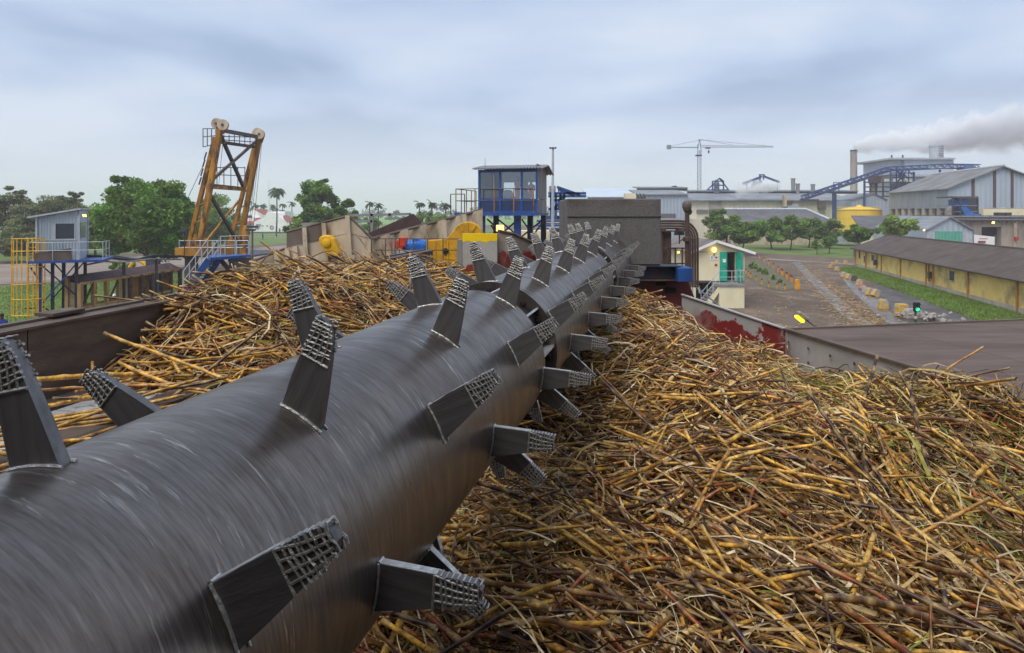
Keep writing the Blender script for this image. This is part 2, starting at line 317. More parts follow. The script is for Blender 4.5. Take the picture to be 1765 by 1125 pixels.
# ================================================================== DRUM
RD = 0.45; SS = 0.281; DD = RD/SS
dv = Vector((0.25402469, 0.96710903, 0.01309872)).normalized(); rv = dv.cross(Vector((0, 0, 1))).normalized(); zv = rv.cross(dv)
CAM = Vector((0, 0, CAMZ)); _a = R_(38.53)
AX = CAM-rv*(math.cos(_a)*DD)-zv*(math.sin(_a)*DD)
def FP(t, r, z): return CAM+dv*t+rv*r+zv*z
def brushed(name, base, rough, dark):
    m = bpy.data.materials.new(name); m.use_nodes = True; nt = m.node_tree; L = nt.links.new; N = nt.nodes.new; b = nt.nodes['Principled BSDF']
    tc = N('ShaderNodeTexCoord'); sp = N('ShaderNodeSeparateXYZ'); L(tc.outputs['Object'], sp.inputs[0])
    at2 = N('ShaderNodeMath'); at2.operation = 'ARCTAN2'; L(sp.outputs['X'], at2.inputs[0]); L(sp.outputs['Z'], at2.inputs[1])
    # slight helix so that scratches do not run as perfect hoops
    def streak(fy, fp, sk, det, ro):
        s1 = N('ShaderNodeMath'); s1.operation = 'MULTIPLY_ADD'; L(at2.outputs[0], s1.inputs[0]); s1.inputs[1].default_value = sk; L(sp.outputs['Y'], s1.inputs[2])
        y = N('ShaderNodeMath'); y.operation = 'MULTIPLY'; L(s1.outputs[0], y.inputs[0]); y.inputs[1].default_value = fy
        p = N('ShaderNodeMath'); p.operation = 'MULTIPLY'; L(at2.outputs[0], p.inputs[0]); p.inputs[1].default_value = fp
        c = N('ShaderNodeCombineXYZ'); L(p.outputs[0], c.inputs[0]); L(y.outputs[0], c.inputs[1])
        n = N('ShaderNodeTexNoise'); n.inputs['Scale'].default_value = 1.0; n.inputs['Detail'].default_value = det; n.inputs['Roughness'].default_value = ro; L(c.outputs[0], n.inputs['Vector']); return n.outputs['Fac']
    s_f = streak(90, 3.0, 0.02, 5, 0.7); s_c = streak(9, 1.3, -0.05, 5, 0.6); s_r = streak(42, 1.6, 0.05, 4, 0.75)
    blot = N('ShaderNodeTexNoise'); blot.inputs['Scale'].default_value = 2.2; blot.inputs['Detail'].default_value = 6; L(tc.outputs['Object'], blot.inputs['Vector'])
    wn2 = N('ShaderNodeTexNoise'); wn2.inputs['Scale'].default_value = 3.4; wn2.inputs['Detail'].default_value = 4; L(tc.outputs['Object'], wn2.inputs['Vector'])
    def rng(x, a, b_, c, d):
        r = N('ShaderNodeMapRange'); L(x, r.inputs[0]); r.inputs[1].default_value = a; r.inputs[2].default_value = b_; r.inputs[3].default_value = c; r.inputs[4].default_value = d; return r.outputs[0]
    mx = N('ShaderNodeMixRGB'); L(rng(s_f, 0.3, 0.7, 0, 1), mx.inputs[0]); mx.inputs[1].default_value = dark; mx.inputs[2].default_value = base
    mx2 = N('ShaderNodeMixRGB'); mx2.blend_type = 'MULTIPLY'; L(rng(s_c, 0.35, 0.65, 0.0, 0.5), mx2.inputs[0]); L(mx.outputs[0], mx2.inputs[1]); mx2.inputs[2].default_value = (0.5, 0.48, 0.47, 1)
    mx3 = N('ShaderNodeMixRGB'); wear = N('ShaderNodeMath'); wear.operation = 'MULTIPLY'; L(rng(s_r, 0.57, 0.7, 0, 1), wear.inputs[0]); L(rng(wn2.outputs['Fac'], 0.44, 0.62, 0, 0.95), wear.inputs[1]); L(wear.outputs[0], mx3.inputs[0]); L(mx2.outputs[0], mx3.inputs[1]); mx3.inputs[2].default_value = srgb(216, 208, 198)   # bare bright scratches
    mx4 = N('ShaderNodeMixRGB'); L(rng(blot.outputs['Fac'], 0.5, 0.75, 0, 0.55), mx4.inputs[0]); L(mx3.outputs[0], mx4.inputs[1]); mx4.inputs[2].default_value = srgb(98, 78, 64)
    L(mx4.outputs[0], b.inputs['Base Color']); b.inputs['Metallic'].default_value = 0.85
    L(rng(s_c, 0.3, 0.7, rough-0.07, rough+0.16), b.inputs['Roughness'])
    bp = N('ShaderNodeBump'); bp.inputs['Strength'].default_value = 0.09; bp.inputs['Distance'].default_value = 0.006; L(s_f, bp.inputs['Height']); L(bp.outputs[0], b.inputs['Normal'])
    return m
m_drum = brushed('brushed drum steel', srgb(146, 137, 130), 0.32, srgb(104, 96, 90))
m_tooth = mat('worn tooth steel', srgb(136, 134, 134), srgb(80, 77, 76), 0.5, 0.7, 14, (1, 1, 0.12), bump=0.3, c3=srgb(92, 80, 70), lo3=0.55, hi3=0.8, scale3=5)
m_bead = mat('hardfacing bead metal', srgb(196, 193, 188), srgb(140, 137, 132), 0.45, 0.7, 40, bump=0.5)
m_weld = mat('bright weld metal', srgb(226, 226, 222), srgb(170, 168, 164), 0.4, 0.7, 40, bump=0.5)
m_recess = mat('greasy dark steel', srgb(58, 46, 42), srgb(34, 28, 26), 0.5, 0.3, 8, bump=0.2)
drum = bpy.data.objects.new('leveller_drum', None); COL.objects.link(drum)
tag(drum, 'long horizontal steel drum studded with rows of tapered teeth above the cane', 'drum')
_m = Matrix((rv, dv, zv)).transposed().to_4x4(); _m.translation = AX; drum.matrix_world = _m
OFF[drum] = Vector((0, 0, 0))
def ring_shell(y0, y1, r0, r1, n=96, nl=1):
    b = MB()
    prof = [(r0, y0), (r1, y0)]+[(r1, y0+(y1-y0)*k/nl) for k in range(1, nl+1)]+[(r0, y1)]
    vs = []; fs = []; m = len(prof)
    for r, y in prof:
        for k in range(n):
            t = 2*math.pi*k/n; vs.append((r*math.sin(t), y, r*math.cos(t)))
    for i in range(m):
        j = (i+1) % m
        for k in range(n): fs.append((i*n+k, i*n+(k+1) % n, j*n+(k+1) % n, j*n+k))
    return b.add(vs, fs)
JOINTS = [(8.56*RD, 9.36*RD), (18.0*RD, 18.75*RD)]
segs = [(-5.2*RD, JOINTS[0][0]), (JOINTS[0][1], JOINTS[1][0]), (JOINTS[1][1], 24.6*RD)]
for y0, y1 in segs: ring_shell(y0, y1, RD*0.94, RD).build('drum_shell', m_drum, drum, smooth=True)
for y0, y1 in JOINTS:
    co = ring_shell(y0-0.02, y1+0.02, RD*0.5, RD*0.86, 64).build('coupling', m_recess, drum, smooth=True)
    ring_shell(y1-0.012, y1+0.02, RD*0.86, RD*1.025, 96).build('flange', m_drum, drum, smooth=True)
    for k in range(10):
        a = R_(36*k+12); b = MB(); Mx = Matrix.Rotation(a, 3, 'Y')
        b.box(Mx @ Vector((0, (y0+y1)/2, RD*0.915)), (0.014, y1-y0-0.014, RD*0.13), Mx); b.build('gusset', m_weld, co)
        for da in (9, 24):
            a2 = a+R_(da); M2 = Matrix.Rotation(a2, 3, 'Y')
            bb = MB(); bb.lathe([(0.024, 0), (0.024, 0.02), (0.012, 0.022), (0.012, 0.036)], M2 @ Vector((0, y1-0.05, RD*0.90)), 6, M=M2 @ Matrix.Rotation(R_(90), 3, 'X'))
            bb.build('bolt', m_recess, co)
# teeth: flat tapered plates square to the axis, tip hard-faced with crossed weld beads
TH = 0.027
def pol(rho, deg): return Vector((rho*RD*math.sin(R_(deg)), 0, rho*RD*math.cos(R_(deg))))
def tooth_meshes(jit):
    rr = random.Random(jit)
    tipl = 1.655+rr.uniform(-0.035, 0.03); jj = lambda: rr.uniform(-0.5, 0.5)
    prof = [pol(0.965, -9.2), pol(1.2, -8.9+jj()*.4), pol(1.4, -8.2), pol(1.52, -7.9+jj()*.5), pol(tipl-0.05, -7.5+jj()*.5), pol(tipl-0.01+jj()*.02, -6.4), pol(tipl-0.02+jj()*.02, -4.6), pol(tipl-0.04, -3.5+jj()*.3), pol(1.52, -2.0+jj()*.3), pol(1.4, -0.1), pol(1.2, 3.5+jj()*.2), pol(0.965, 9.2)]
    b = MB(); b.prism([p+Vector((0, -TH/2, 0)) for p in prof], (0, TH, 0))
    plate = b.mesh('tooth', m_tooth)
    h = MB()   # raised cross-hatch beads on both faces and along the leading edge
    def edge(u): # u 0..1 from hatch line to the tip: leading and trailing points
        lead = pol(1.37+(tipl-0.02-1.37)*u, -8.25+0.7*u); tr = pol(1.37+(tipl-0.04-1.37)*u, 0.35-3.6*u); return lead, tr
    for sgn in (-1, 1):
        y = sgn*(TH/2+0.0006)
        for i in range(9):
            u = i/8*0.98; A, B = edge(u); u2 = min(1, u+0.16)
            if i == 0: h.tube([A+Vector((0, y, 0)), B+Vector((0, y, 0))], 0.0045, 5)
            else:
                A2, B2 = edge(min(1, u+0.0)); j = rr.uniform(-0.004, 0.004)
                h.tube([A2.lerp(B2, q/4)+Vector((rr.uniform(-.002, .002), y, j+0.003*q+rr.uniform(-.003, .003))) for q in range(5)], [0.0034+rr.uniform(-0.0014, 0.0014) for _ in range(5)], 5)
        for i in range(4):
            w = (i+0.5)/4; A0, B0 = edge(0.0); A1, B1 = edge(1.0)
            h.tube([A0.lerp(B0, max(0, w-0.12))+Vector((0, y, 0)), A0.lerp(B0, w).lerp(A1.lerp(B1, min(1, w+0.1)), 0.5)+Vector((0, y, 0)), A1.lerp(B1, min(1, w+0.18))+Vector((0, y, 0))], 0.0035, 5)
    for i in range(9):
        u = i/8; A, B = edge(u); h.tube([A+Vector((0, -TH/2, 0)), A+Vector((0, TH/2, 0))], 0.0028+rr.uniform(0, .0016), 5)
    hard = h.mesh('hardfacing', m_bead)
    w = MB()
    for sgn in (-1, 1):
        w.tube([pol(1.004, -9.4+18.8*k/8)+Vector((0, sgn*(TH/2+0.003), 0)) for k in range(9)], [0.0045+rr.uniform(-0.0012, 0.0012) for _ in range(9)], 6)
    w.tube([pol(1.004, -9.5)+Vector((0, -TH/2, 0)), pol(1.004, -9.5)+Vector((0, TH/2, 0))], 0.005, 6)
    # bright strip along the leading edge
    w.box((pol(1.0, -9.3)+pol(1.38, -8.35))/2+Vector((0, 0, 0)), (0.004, TH*0.98, (pol(1.38, -8.35)-pol(1.0, -9.3)).length), Matrix.Rotation(math.atan2((pol(1.38, -8.35)-pol(1.0, -9.3)).x, (pol(1.38, -8.35)-pol(1.0, -9.3)).z), 3, 'Y'))
    weld = w.mesh('weld_bead', m_weld)
    return plate, hard, weld
tooth_var = [tooth_meshes(k) for k in range(9)]
TA = [-1.3, 1.15, 3.57, 6.06, 8.44, 10.73, 12.9, 15.1, 17.2, 19.35, 21.3, 23.2]
TB = [-2.5, 0.0, 2.35, 4.83, 7.28, 9.64, 11.86, 14.05, 16.2, 19.0, 20.4, 22.3]
ROWS = [(-44.5, TA), (-8.9, TB), (29.4, TA), (64.4, TB), (98.8, TA), (134.5, TB), (170, TA), (206, TB), (243, TA), (279, TB)]
for ph, T in ROWS:
    for t in T:
        pl, hd, wd = random.choice(tooth_var); a = R_(ph+random.uniform(-0.8, 0.8))
        o = bpy.data.objects.new('tooth', pl); COL.objects.link(o); o.parent = drum; o.location = (0, t*RD, 0)
        o.rotation_euler = (0, a, R_(0))
        for nm, me in (('hardfacing', hd), ('weld_bead', wd)):
            c = bpy.data.objects.new(nm, me); COL.objects.link(c); c.parent = o
ring_shell(24.6*RD, 25.4*RD, 0.02, 0.2, 32).build('axle', m_recess, drum, smooth=True)

# ================================================================== FEEDER WALLS AND BED
WR = -5.0; WZ = -0.963
fw = thing('feeder_wall', 'dark brown steel side wall along the left of the feeder', 'steel wall', FP(5, WR, -4))
def fbox(b, t0, t1, r0, r1, z0, z1):
    vs = [FP(t, r, z) for t in (t0, t1) for r in (r0, r1) for z in (z0, z1)]
    return b.add(vs, [(0, 1, 3, 2), (4, 6, 7, 5), (0, 4, 5, 1), (2, 3, 7, 6), (0, 2, 6, 4), (1, 5, 7, 3)])
for t0, t1 in ((-1, 3.9), (3.91, 8.3), (8.31, 12.5)):
    b = MB(); fbox(b, t0, t1, WR-0.06, WR, -5.0, WZ-0.02); b.build('plate', M('steel_brown'), fw)
b = MB(); fbox(b, -1, 12.5, WR-0.34, WR+0.03, WZ-0.02, WZ); fbox(b, -1, 12.5, WR-0.34, WR-0.30, WZ-0.2, WZ-0.022); b.build('top_flange', M('steel_brown'), fw)
b = MB(); fbox(b, -1, 12.5, WR-0.2, WR-0.15, WZ+0.003, WZ+0.022); b.build('edge_strip', M('tan_dark'), fw)
for t in (1.5, 3.2, 4.75, 6.3, 7.9):
    b = MB(); fbox(b, t, t+0.06, WR-0.3, WR-0.07, -5.0, WZ-0.025); b.build('stiffener', M('steel_brown'), fw)
b = MB(); fbox(b, 4.2, 4.5, WR-0.3, WR-0.1, WZ+0.025, WZ+0.05); b.build('clip_plate', M('steel_brown'), fw)

bed = thing('conveyor_bed', 'worn bright steel slat bed between dark rails left of the drum', 'conveyor', FP(5, -4.8, -3))
m_bed = mat('scraped wet bed plate', srgb(214, 214, 216), srgb(170, 170, 174), 0.4, 0.1, 5, bump=0.15, c3=srgb(86, 76, 66), lo3=0.58, hi3=0.66, scale3=4)
t = 1.0
while t < 9:
    b = MB(); fbox(b, t, t+0.485, -4.83, -4.2, -1.68, -1.64+random.uniform(-0.004, 0.004)); b.build('slat', m_bed, bed); t += 0.5
for r0, r1 in ((-4.98, -4.85), (-4.18, -3.95)):
    b = MB(); fbox(b, -1, 12, r0, r1, -1.95, -1.60); fbox(b, -1, 12, r0-0.012, r1+0.012, -1.597, -1.58); b.build('rail', M('steel_brown'), bed)
b = MB(); fbox(b, -1.5, 12, -3.94, -2.45, -2.15, -2.05); fbox(b, -1.5, 12, -4.99, -3.94, -2.15, -2.02); b.build('bed_plate', M('steel_brown'), bed)

# right wall: grey near run with brown apron, red-grey far return
W1 = Vector((4.07, 9.48, CAMZ-1.75)); W0 = Vector((5.45, 2.3, CAMZ-1.75)); W2 = Vector((2.86, 10.75, CAMZ-1.40))
def paint_wall(name, top, low, patch, dirz, seam=0.0, amp=1.0, lo=None):
    """Two coats of paint by height above the object's base with a ragged border, worn through in patches."""
    m = bpy.data.materials.new(name); m.use_nodes = True; nt = m.node_tree; L = nt.links.new; N = nt.nodes.new; b = nt.nodes['Principled BSDF']
    tc = N('ShaderNodeTexCoord'); sp = N('ShaderNodeSeparateXYZ'); L(tc.outputs['Object'], sp.inputs[0])
    n = N('ShaderNodeTexNoise'); n.inputs['Scale'].default_value = 3.2; n.inputs['Detail'].default_value = 8; n.inputs['Roughness'].default_value = 0.65; L(tc.outputs['Object'], n.inputs['Vector'])
    a = N('ShaderNodeMath'); a.operation = 'MULTIPLY_ADD'; L(n.outputs['Fac'], a.inputs[0]); a.inputs[1].default_value = amp; L(sp.outputs['Z'], a.inputs[2])
    r = N('ShaderNodeMapRange'); L(a.outputs[0], r.inputs[0]); r.inputs[1].default_value = seam+amp*0.5-0.02; r.inputs[2].default_value = seam+amp*0.5+0.03
    mx = N('ShaderNodeMixRGB'); L(r.outputs[0], mx.inputs[0]); mx.inputs[1].default_value = low; mx.inputs[2].default_value = top
    n2 = N('ShaderNodeTexNoise'); n2.inputs['Scale'].default_value = 2.1; n2.inputs['Detail'].default_value = 9; n2.inputs['Roughness'].default_value = 0.7; mp = N('ShaderNodeMapping'); mp.inputs['Location'].default_value = (3, 8, 1); mp.inputs['Scale'].default_value = (1, 1, 0.5); L(tc.outputs['Object'], mp.inputs[0]); L(mp.outputs[0], n2.inputs['Vector'])
    r2 = N('ShaderNodeMapRange'); L(n2.outputs['Fac'], r2.inputs[0]); r2.inputs[1].default_value = 0.52; r2.inputs[2].default_value = 0.66; r2.inputs[4].default_value = 0.75
    m2 = N('ShaderNodeMixRGB'); L(r2.outputs[0], m2.inputs[0]); L(mx.outputs[0], m2.inputs[1]); m2.inputs[2].default_value = patch
    L(m2.outputs[0], b.inputs['Base Color']); b.inputs['Roughness'].default_value = 0.55
    bp = N('ShaderNodeBump'); bp.inputs['Strength'].default_value = 0.25; bp.inputs['Distance'].default_value = 0.02; L(n2.outputs['Fac'], bp.inputs['Height']); L(bp.outputs[0], b.inputs['Normal'])
    return m
rw = thing('feeder_wall', 'grey and red painted steel wall closing the feeder on the right', 'steel wall', (4.3, 7.5, CAMZ-4.4))
def wall_run(A, B, zb, th, name, m, parent):
    d = (B-A); nrm = Vector((-d.y, d.x, 0)).normalized()*-th
    b = MB(); b.prism([A, B, Vector((B.x, B.y, zb)), Vector((A.x, A.y, zb))], nrm); return b.build(name, m, parent)
m_red = paint_wall('worn red oxide under grey paint', srgb(158, 154, 152), srgb(118, 34, 32), srgb(132, 122, 118), 1, seam=2.60, amp=1.5)
m_gp = mat('scraped grey plate', srgb(190, 188, 186), srgb(164, 160, 156), 0.5, 0.2, 2.0, bump=0.15, c3=srgb(120, 104, 96), lo3=0.6)
mid = W0.lerp(W1, 0.45)
wall_run(W0, mid-(W1-W0)*0.002, CAMZ-4.4, 0.05, 'grey_panel', m_gp, rw); wall_run(mid, W1-(W1-W0)*0.002, CAMZ-4.4, 0.05, 'grey_panel', m_gp, rw)
wall_run(W1, W2, CAMZ-4.4, 0.05, 'red_panel', m_red, rw)
b = MB(); b.bar(W1+Vector((0, -0.035, 0.01)), Vector((W1.x, W1.y-0.035, CAMZ-3)), 0.07, 0.02, up=(1, 0, 0)); b.build('joint_strip', m_gp, rw)
dW = (W0-W1).normalized()
for k in range(9):
    p = W1+dW*(0.12+0.45*k)
    for dz in (-0.16, -0.36):
        b = MB(); b.lathe([(0.022, 0), (0.022, 0.012), (0.010, 0.014)], p+Vector((-0.03, 0, dz)), 8, axis='x', M=Matrix.Scale(-1, 3)); b.build('bolt', M('rust'), rw)
    if k > 3: break
b = MB(); b.bar(W1+Vector((0.0, 0, 0.015)), W0+Vector((0, 0, 0.015)), 0.09, 0.022); b.build('top_edge', M('tan_dark'), rw)
b = MB(); b.bar(W1+Vector((0, 0, 0.012)), W2+Vector((0, 0, 0.012)), 0.06, 0.018); b.build('top_edge', m_gp, rw)
m_apron = mat('wet brown apron plate', srgb(100, 80, 65), srgb(78, 62, 52), 0.66, 0.0, 1.2, (0.5, 3, 1), bump=0.2, bscale=25, c3=srgb(120, 96, 84), lo3=0.56, hi3=0.75)
ap = thing('apron_plate', 'wide flat brown steel apron beyond the right feeder wall', 'steel plate', (6.5, 8, CAMZ-2.2))
A0 = W1+Vector((0.03, 0.02, -0.004)); A1 = Vector((9.2, 10.45, CAMZ-1.74)); A2 = Vector((9.2, 3.2, CAMZ-1.76)); A3 = W0+Vector((0.05, 0, -0.004))
def lerp3(u, v):
    return A0.lerp(A1, u).lerp(A3.lerp(A2, u), v)
for i, (u0, u1) in enumerate(((0, 0.30), (0.3015, 0.66), (0.6615, 1))):
    b = MB(); b.prism([lerp3(u0, 0), lerp3(u1, 0), lerp3(u1, 1), lerp3(u0, 1)], (0, 0, -0.05)); b.build('plate', m_apron, ap)
b = MB(); b.bar(A0+Vector((0, 0, 0.012)), A1+Vector((0, 0, 0.012)), 0.05, 0.025); b.build('edge_bar', M('tan_dark'), ap)
b = MB(); b.add([A0.lerp(A3, u)+Vector((w, 0, 0.004)) for u in (0.3, 0.9) for w in (0.06, 0.42)], [(0, 1, 3, 2)]); b.build('red_band', mat('red oxide band', srgb(96, 62, 52), srgb(86, 68, 57), 0.5, 0, 2), ap)
for x in (5.2, 7, 8.8):
    b = MB(); b.bx((x, 9.4, 0.0), (x+0.15, 9.55, CAMZ-1.83)); b.build('support_post', M('steel_brown'), ap)

# concrete end block, beam and red base wall
cb = thing('concrete_block', 'dark rough concrete block at the far end of the drum', 'concrete block', (1.8, 11.6, CAMZ-0.95))
YC = 11.05; p00 = at(977, 457, YC); p11 = at(1139.5, 342, YC)
b = MB(); b.bx((p00.x, YC, p00.z), (p11.x, YC+1.8, p11.z)); b.build('block', M('conc'), cb, bevel=0.02)
b = MB(); b.bx((p00.x+0.005, YC-0.012, at(0, 374, YC).z), (p11.x-0.004, YC-0.0005, at(0, 372.6, YC).z)); b.build('pour_line', mat('joint', srgb(60, 56, 54)), cb)
b = MB(); q = at(1112, 374, YC); b.prism([at(1136, 343.5, YC-0.02), at(1139, 343.5, YC-0.02), at(1139, 372, YC-0.02), at(1136.5, 372, YC-0.02)], (0, 0.019, 0)); b.build('edge_strip', M('conc'), cb)
gb = thing('support_beam', 'dark blue steel beam below the concrete block', 'steel beam', at(1120, 480, YC))
b = MB(); b.bx(tuple(at(1085, 481, YC-0.1)), tuple(at(1170, 459, YC)+Vector((0, 0.2, 0)))); b.build('web', M('dblue'), gb)
b = MB(); b.bx(tuple(at(1085, 459, YC-0.22)), tuple(at(1172, 457.3, YC)+Vector((0, 0.25, 0)))); b.build('flange', M('dblue'), gb)
b = MB(); b.bx(tuple(at(1085, 483, YC-0.22)), tuple(at(1172, 481, YC)+Vector((0, 0.25, 0)))); b.build('flange', M('rust'), gb)
b = MB(); b.bx(tuple(at(1168, 486, YC-0.3)), tuple(at(1186, 459, YC)+Vector((0, 0.3, 0)))); tag(b.build('steel_box', M('blue'), bevel=0.01), 'blue steel box at the right end of the dark beam', 'steel box')
m_redb = paint_wall('red wash on grey base', srgb(112, 104, 102), srgb(104, 36, 34), srgb(84, 72, 68), 1, seam=3.2, amp=1.6)
rb = thing('base_wall', 'red and grey stained wall under the dark blue beam', 'wall', at(1120, 560, YC))
b = MB(); b.prism([at(1060, 484, YC+0.05), at(1186, 484, YC+0.05), at(1200, 520, YC+0.05), at(1200, 640, YC+0.05), at(1060, 640, YC+0.05)], (0, 0.3, 0)); b.build('plate', m_redb, rb)
for x0, y0, x1, y1 in ((1146, 496, 1166, 505), (1130, 481.5+4, 1148, 492)):
    b = MB(); b.bx(tuple(at(x0, y1, YC+0.04)), tuple(at(x1, y0, YC+0.04)+Vector((0, 0.02, 0)))); b.build('slot', M('black'), rb)
    b = MB(); b.bx(tuple(at(x0-1, y0+0.2, YC-0.02)), tuple(at(x1+1, y0-0.8, YC)+Vector((0, 0.04, 0)))); b.build('lip', M('rust'), rb)

# unseen house added behind the camera to shade the near drum and teeth
shade_house = thing('box_house', 'tall brown steel house added out of view to shade the near drum', 'building', (-3, -4, 0))
for x0, x1 in ((-11.0, -6.02), (-6.0, -1.02), (-1.0, 4.0), (4.02, 8.0)):
    b = MB(); b.bx((x0, -2.3, 0), (x1, -2.1, CAMZ+5.2)); b.build('wall_panel', M('steel_brown'), shade_house)
    b = MB(); b.bx((x0, -7.5, CAMZ+5.21), (x1, -1.5, CAMZ+5.35)); b.build('roof_panel', M('steel_brown'), shade_house)
for x in (-10.9, 7.9):
    b = MB(); b.bx((x-0.1, -7.4, 0), (x+0.1, -2.31, CAMZ+5.2)); b.build('side_wall', M('steel_brown'), shade_house)
b = MB(); b.bx((-10.9, -7.5, 0), (7.9, -7.41, CAMZ+5.2)); b.build('rear_wall', M('steel_brown'), shade_house)

# left end panels: yellow-topped plate, post, sloping red-grey plate
YP = 10.9
m_pan = paint_wall('yellow over grey over red', srgb(170, 168, 160), srgb(128, 34, 34), srgb(150, 142, 130), 1, seam=0.42, amp=0.5)
pp = thing('end_panel', 'grey steel panel with a yellow top band and red foot behind the teeth', 'steel panel', at(827, 500, YP))
b = MB(); b.prism([at(797, 414, YP), at(857, 414, YP), at(857, 500, YP), at(797, 500, YP)], (0, 0.12, 0)); b.build('plate', m_pan, pp)
b = MB(); b.prism([at(797, 402.5, YP-0.002), at(857, 402.5, YP-0.002), at(857, 414.2, YP-0.002), at(852, 416, YP-0.002), at(846, 414.5, YP-0.002), at(838, 418, YP-0.002), at(826, 415, YP-0.002), at(818, 417.5, YP-0.002), at(806, 415, YP-0.002), at(797, 417, YP-0.002)], (0, 0.124, 0)); b.build('yellow_band', mat('bright yellow paint', srgb(250, 214, 10), srgb(232, 190, 10), 0.5, 0, 3), pp)
b = MB(); b.prism([at(788, 413, YP), at(796.5, 413, YP), at(796.5, 500, YP), at(788, 500, YP)], (0, 0.2, 0)); b.build('post', M('grey'), pp)
sp_ = thing('chute_plate', 'sloping red and grey chute plate between panel and concrete block', 'steel plate', at(905, 500, YP+0.2))
m_pan2 = paint_wall('red under brown grey', srgb(150, 140, 130), srgb(138, 38, 34), srgb(120, 106, 94), 1, seam=0.62, amp=0.7)
b = MB(); b.prism([at(858, 396, YP+0.15), at(884, 402, YP+0.15), at(935, 424, YP+0.5), at(972, 436, YP+0.9), at(975, 500, YP+0.9), at(858, 500, YP+0.15)], (0, 0.08, 0)); b.build('plate', m_pan2, sp_)
b = MB(); b.tube([at(858, 396, YP+0.13), at(884, 402, YP+0.13), at(935, 424, YP+0.48), at(972, 436, YP+0.88)], 0.02, 6); b.build('rim', M('tan_dark'), sp_)
b = MB(); b.prism([at(930, 440, YP+1.2), at(945, 420, YP+1.2), at(965, 408, YP+1.2), at(972, 408, YP+1.2), at(972, 450, YP+1.2)], (0, 0.05, 0)); b.build('wing', M('dgrey'), sp_)
# ================================================================== CANE
def vnoise(x, y, s, seed):
    """Cheap smooth noise for the heap surface."""
    r = np.random.default_rng(seed); o = np.zeros_like(x, dtype=float)
    for k in range(6):
        a = r.uniform(0, 6.28); w = s*r.uniform(0.6, 1.8); o += np.sin((x*math.cos(a)+y*math.sin(a))*w+r.uniform(0, 6.28))
    return o/6
DV = np.array(dv); RV = np.array(rv); ZV = np.array(zv)
def h_right(X, Y):
    z = -2.32+1.02*np.exp(-((X-1.5)/1.28)**2-((Y-9.5)/2.6)**2)+0.55*np.exp(-((X-4.9)/1.2)**2-((Y-5.9)/1.7)**2)
    z = z+0.30*np.exp(-((X-2.1)/1.2)**2-((Y-6.4)/1.6)**2)
    return z+0.19*vnoise(X, Y, 2.2, 5)+0.14*vnoise(X, Y, 5.5, 6)+CAMZ
def sstep(a, b, x): u = np.clip((x-a)/(b-a), 0, 1); return u*u*(3-2*u)
def h_left(X, Y):
    t = X*DV[0]+Y*DV[1]; r = X*RV[0]+Y*RV[1]
    up = sstep(3.7, 6.6, t-0.5*(r+4.3))
    z = -1.9+1.14*up-0.55*sstep(9.8, 12, t)-0.16*sstep(6.6, 8.6, t)*(1-sstep(-4.6, -3.6, r))
    z = z-0.60*sstep(-5.1, -2.2, r)*up
    return z+0.10*vnoise(X, Y, 2.4, 8)+0.05*vnoise(X, Y, 6, 9)+CAMZ
def right_wall_x(Y): return np.where(Y < 9.48, 5.45+(Y-2.3)*(4.07-5.45)/(9.48-2.3), 4.07+(Y-9.48)*(2.86-4.07)/1.27)
def in_right(X, Y):
    r = X*RV[0]+Y*RV[1]; return (X < right_wall_x(Y)-0.12) & (r > -2.3) & (Y < 10.7)
def in_left(X, Y):
    r = X*RV[0]+Y*RV[1]; return (r > WR+0.1) & (r < -1.4)
CANE = np.array([srgb(*c)[:3] for c in ((230, 174, 66), (186, 128, 48), (112, 70, 30), (62, 38, 32), (148, 76, 30), (232, 190, 100), (138, 100, 38), (80, 48, 26))])  # darkest and brightest tones imitate gap shade and highlights
CW = np.array([0.13, 0.17, 0.2, 0.15, 0.12, 0.06, 0.08, 0.09])
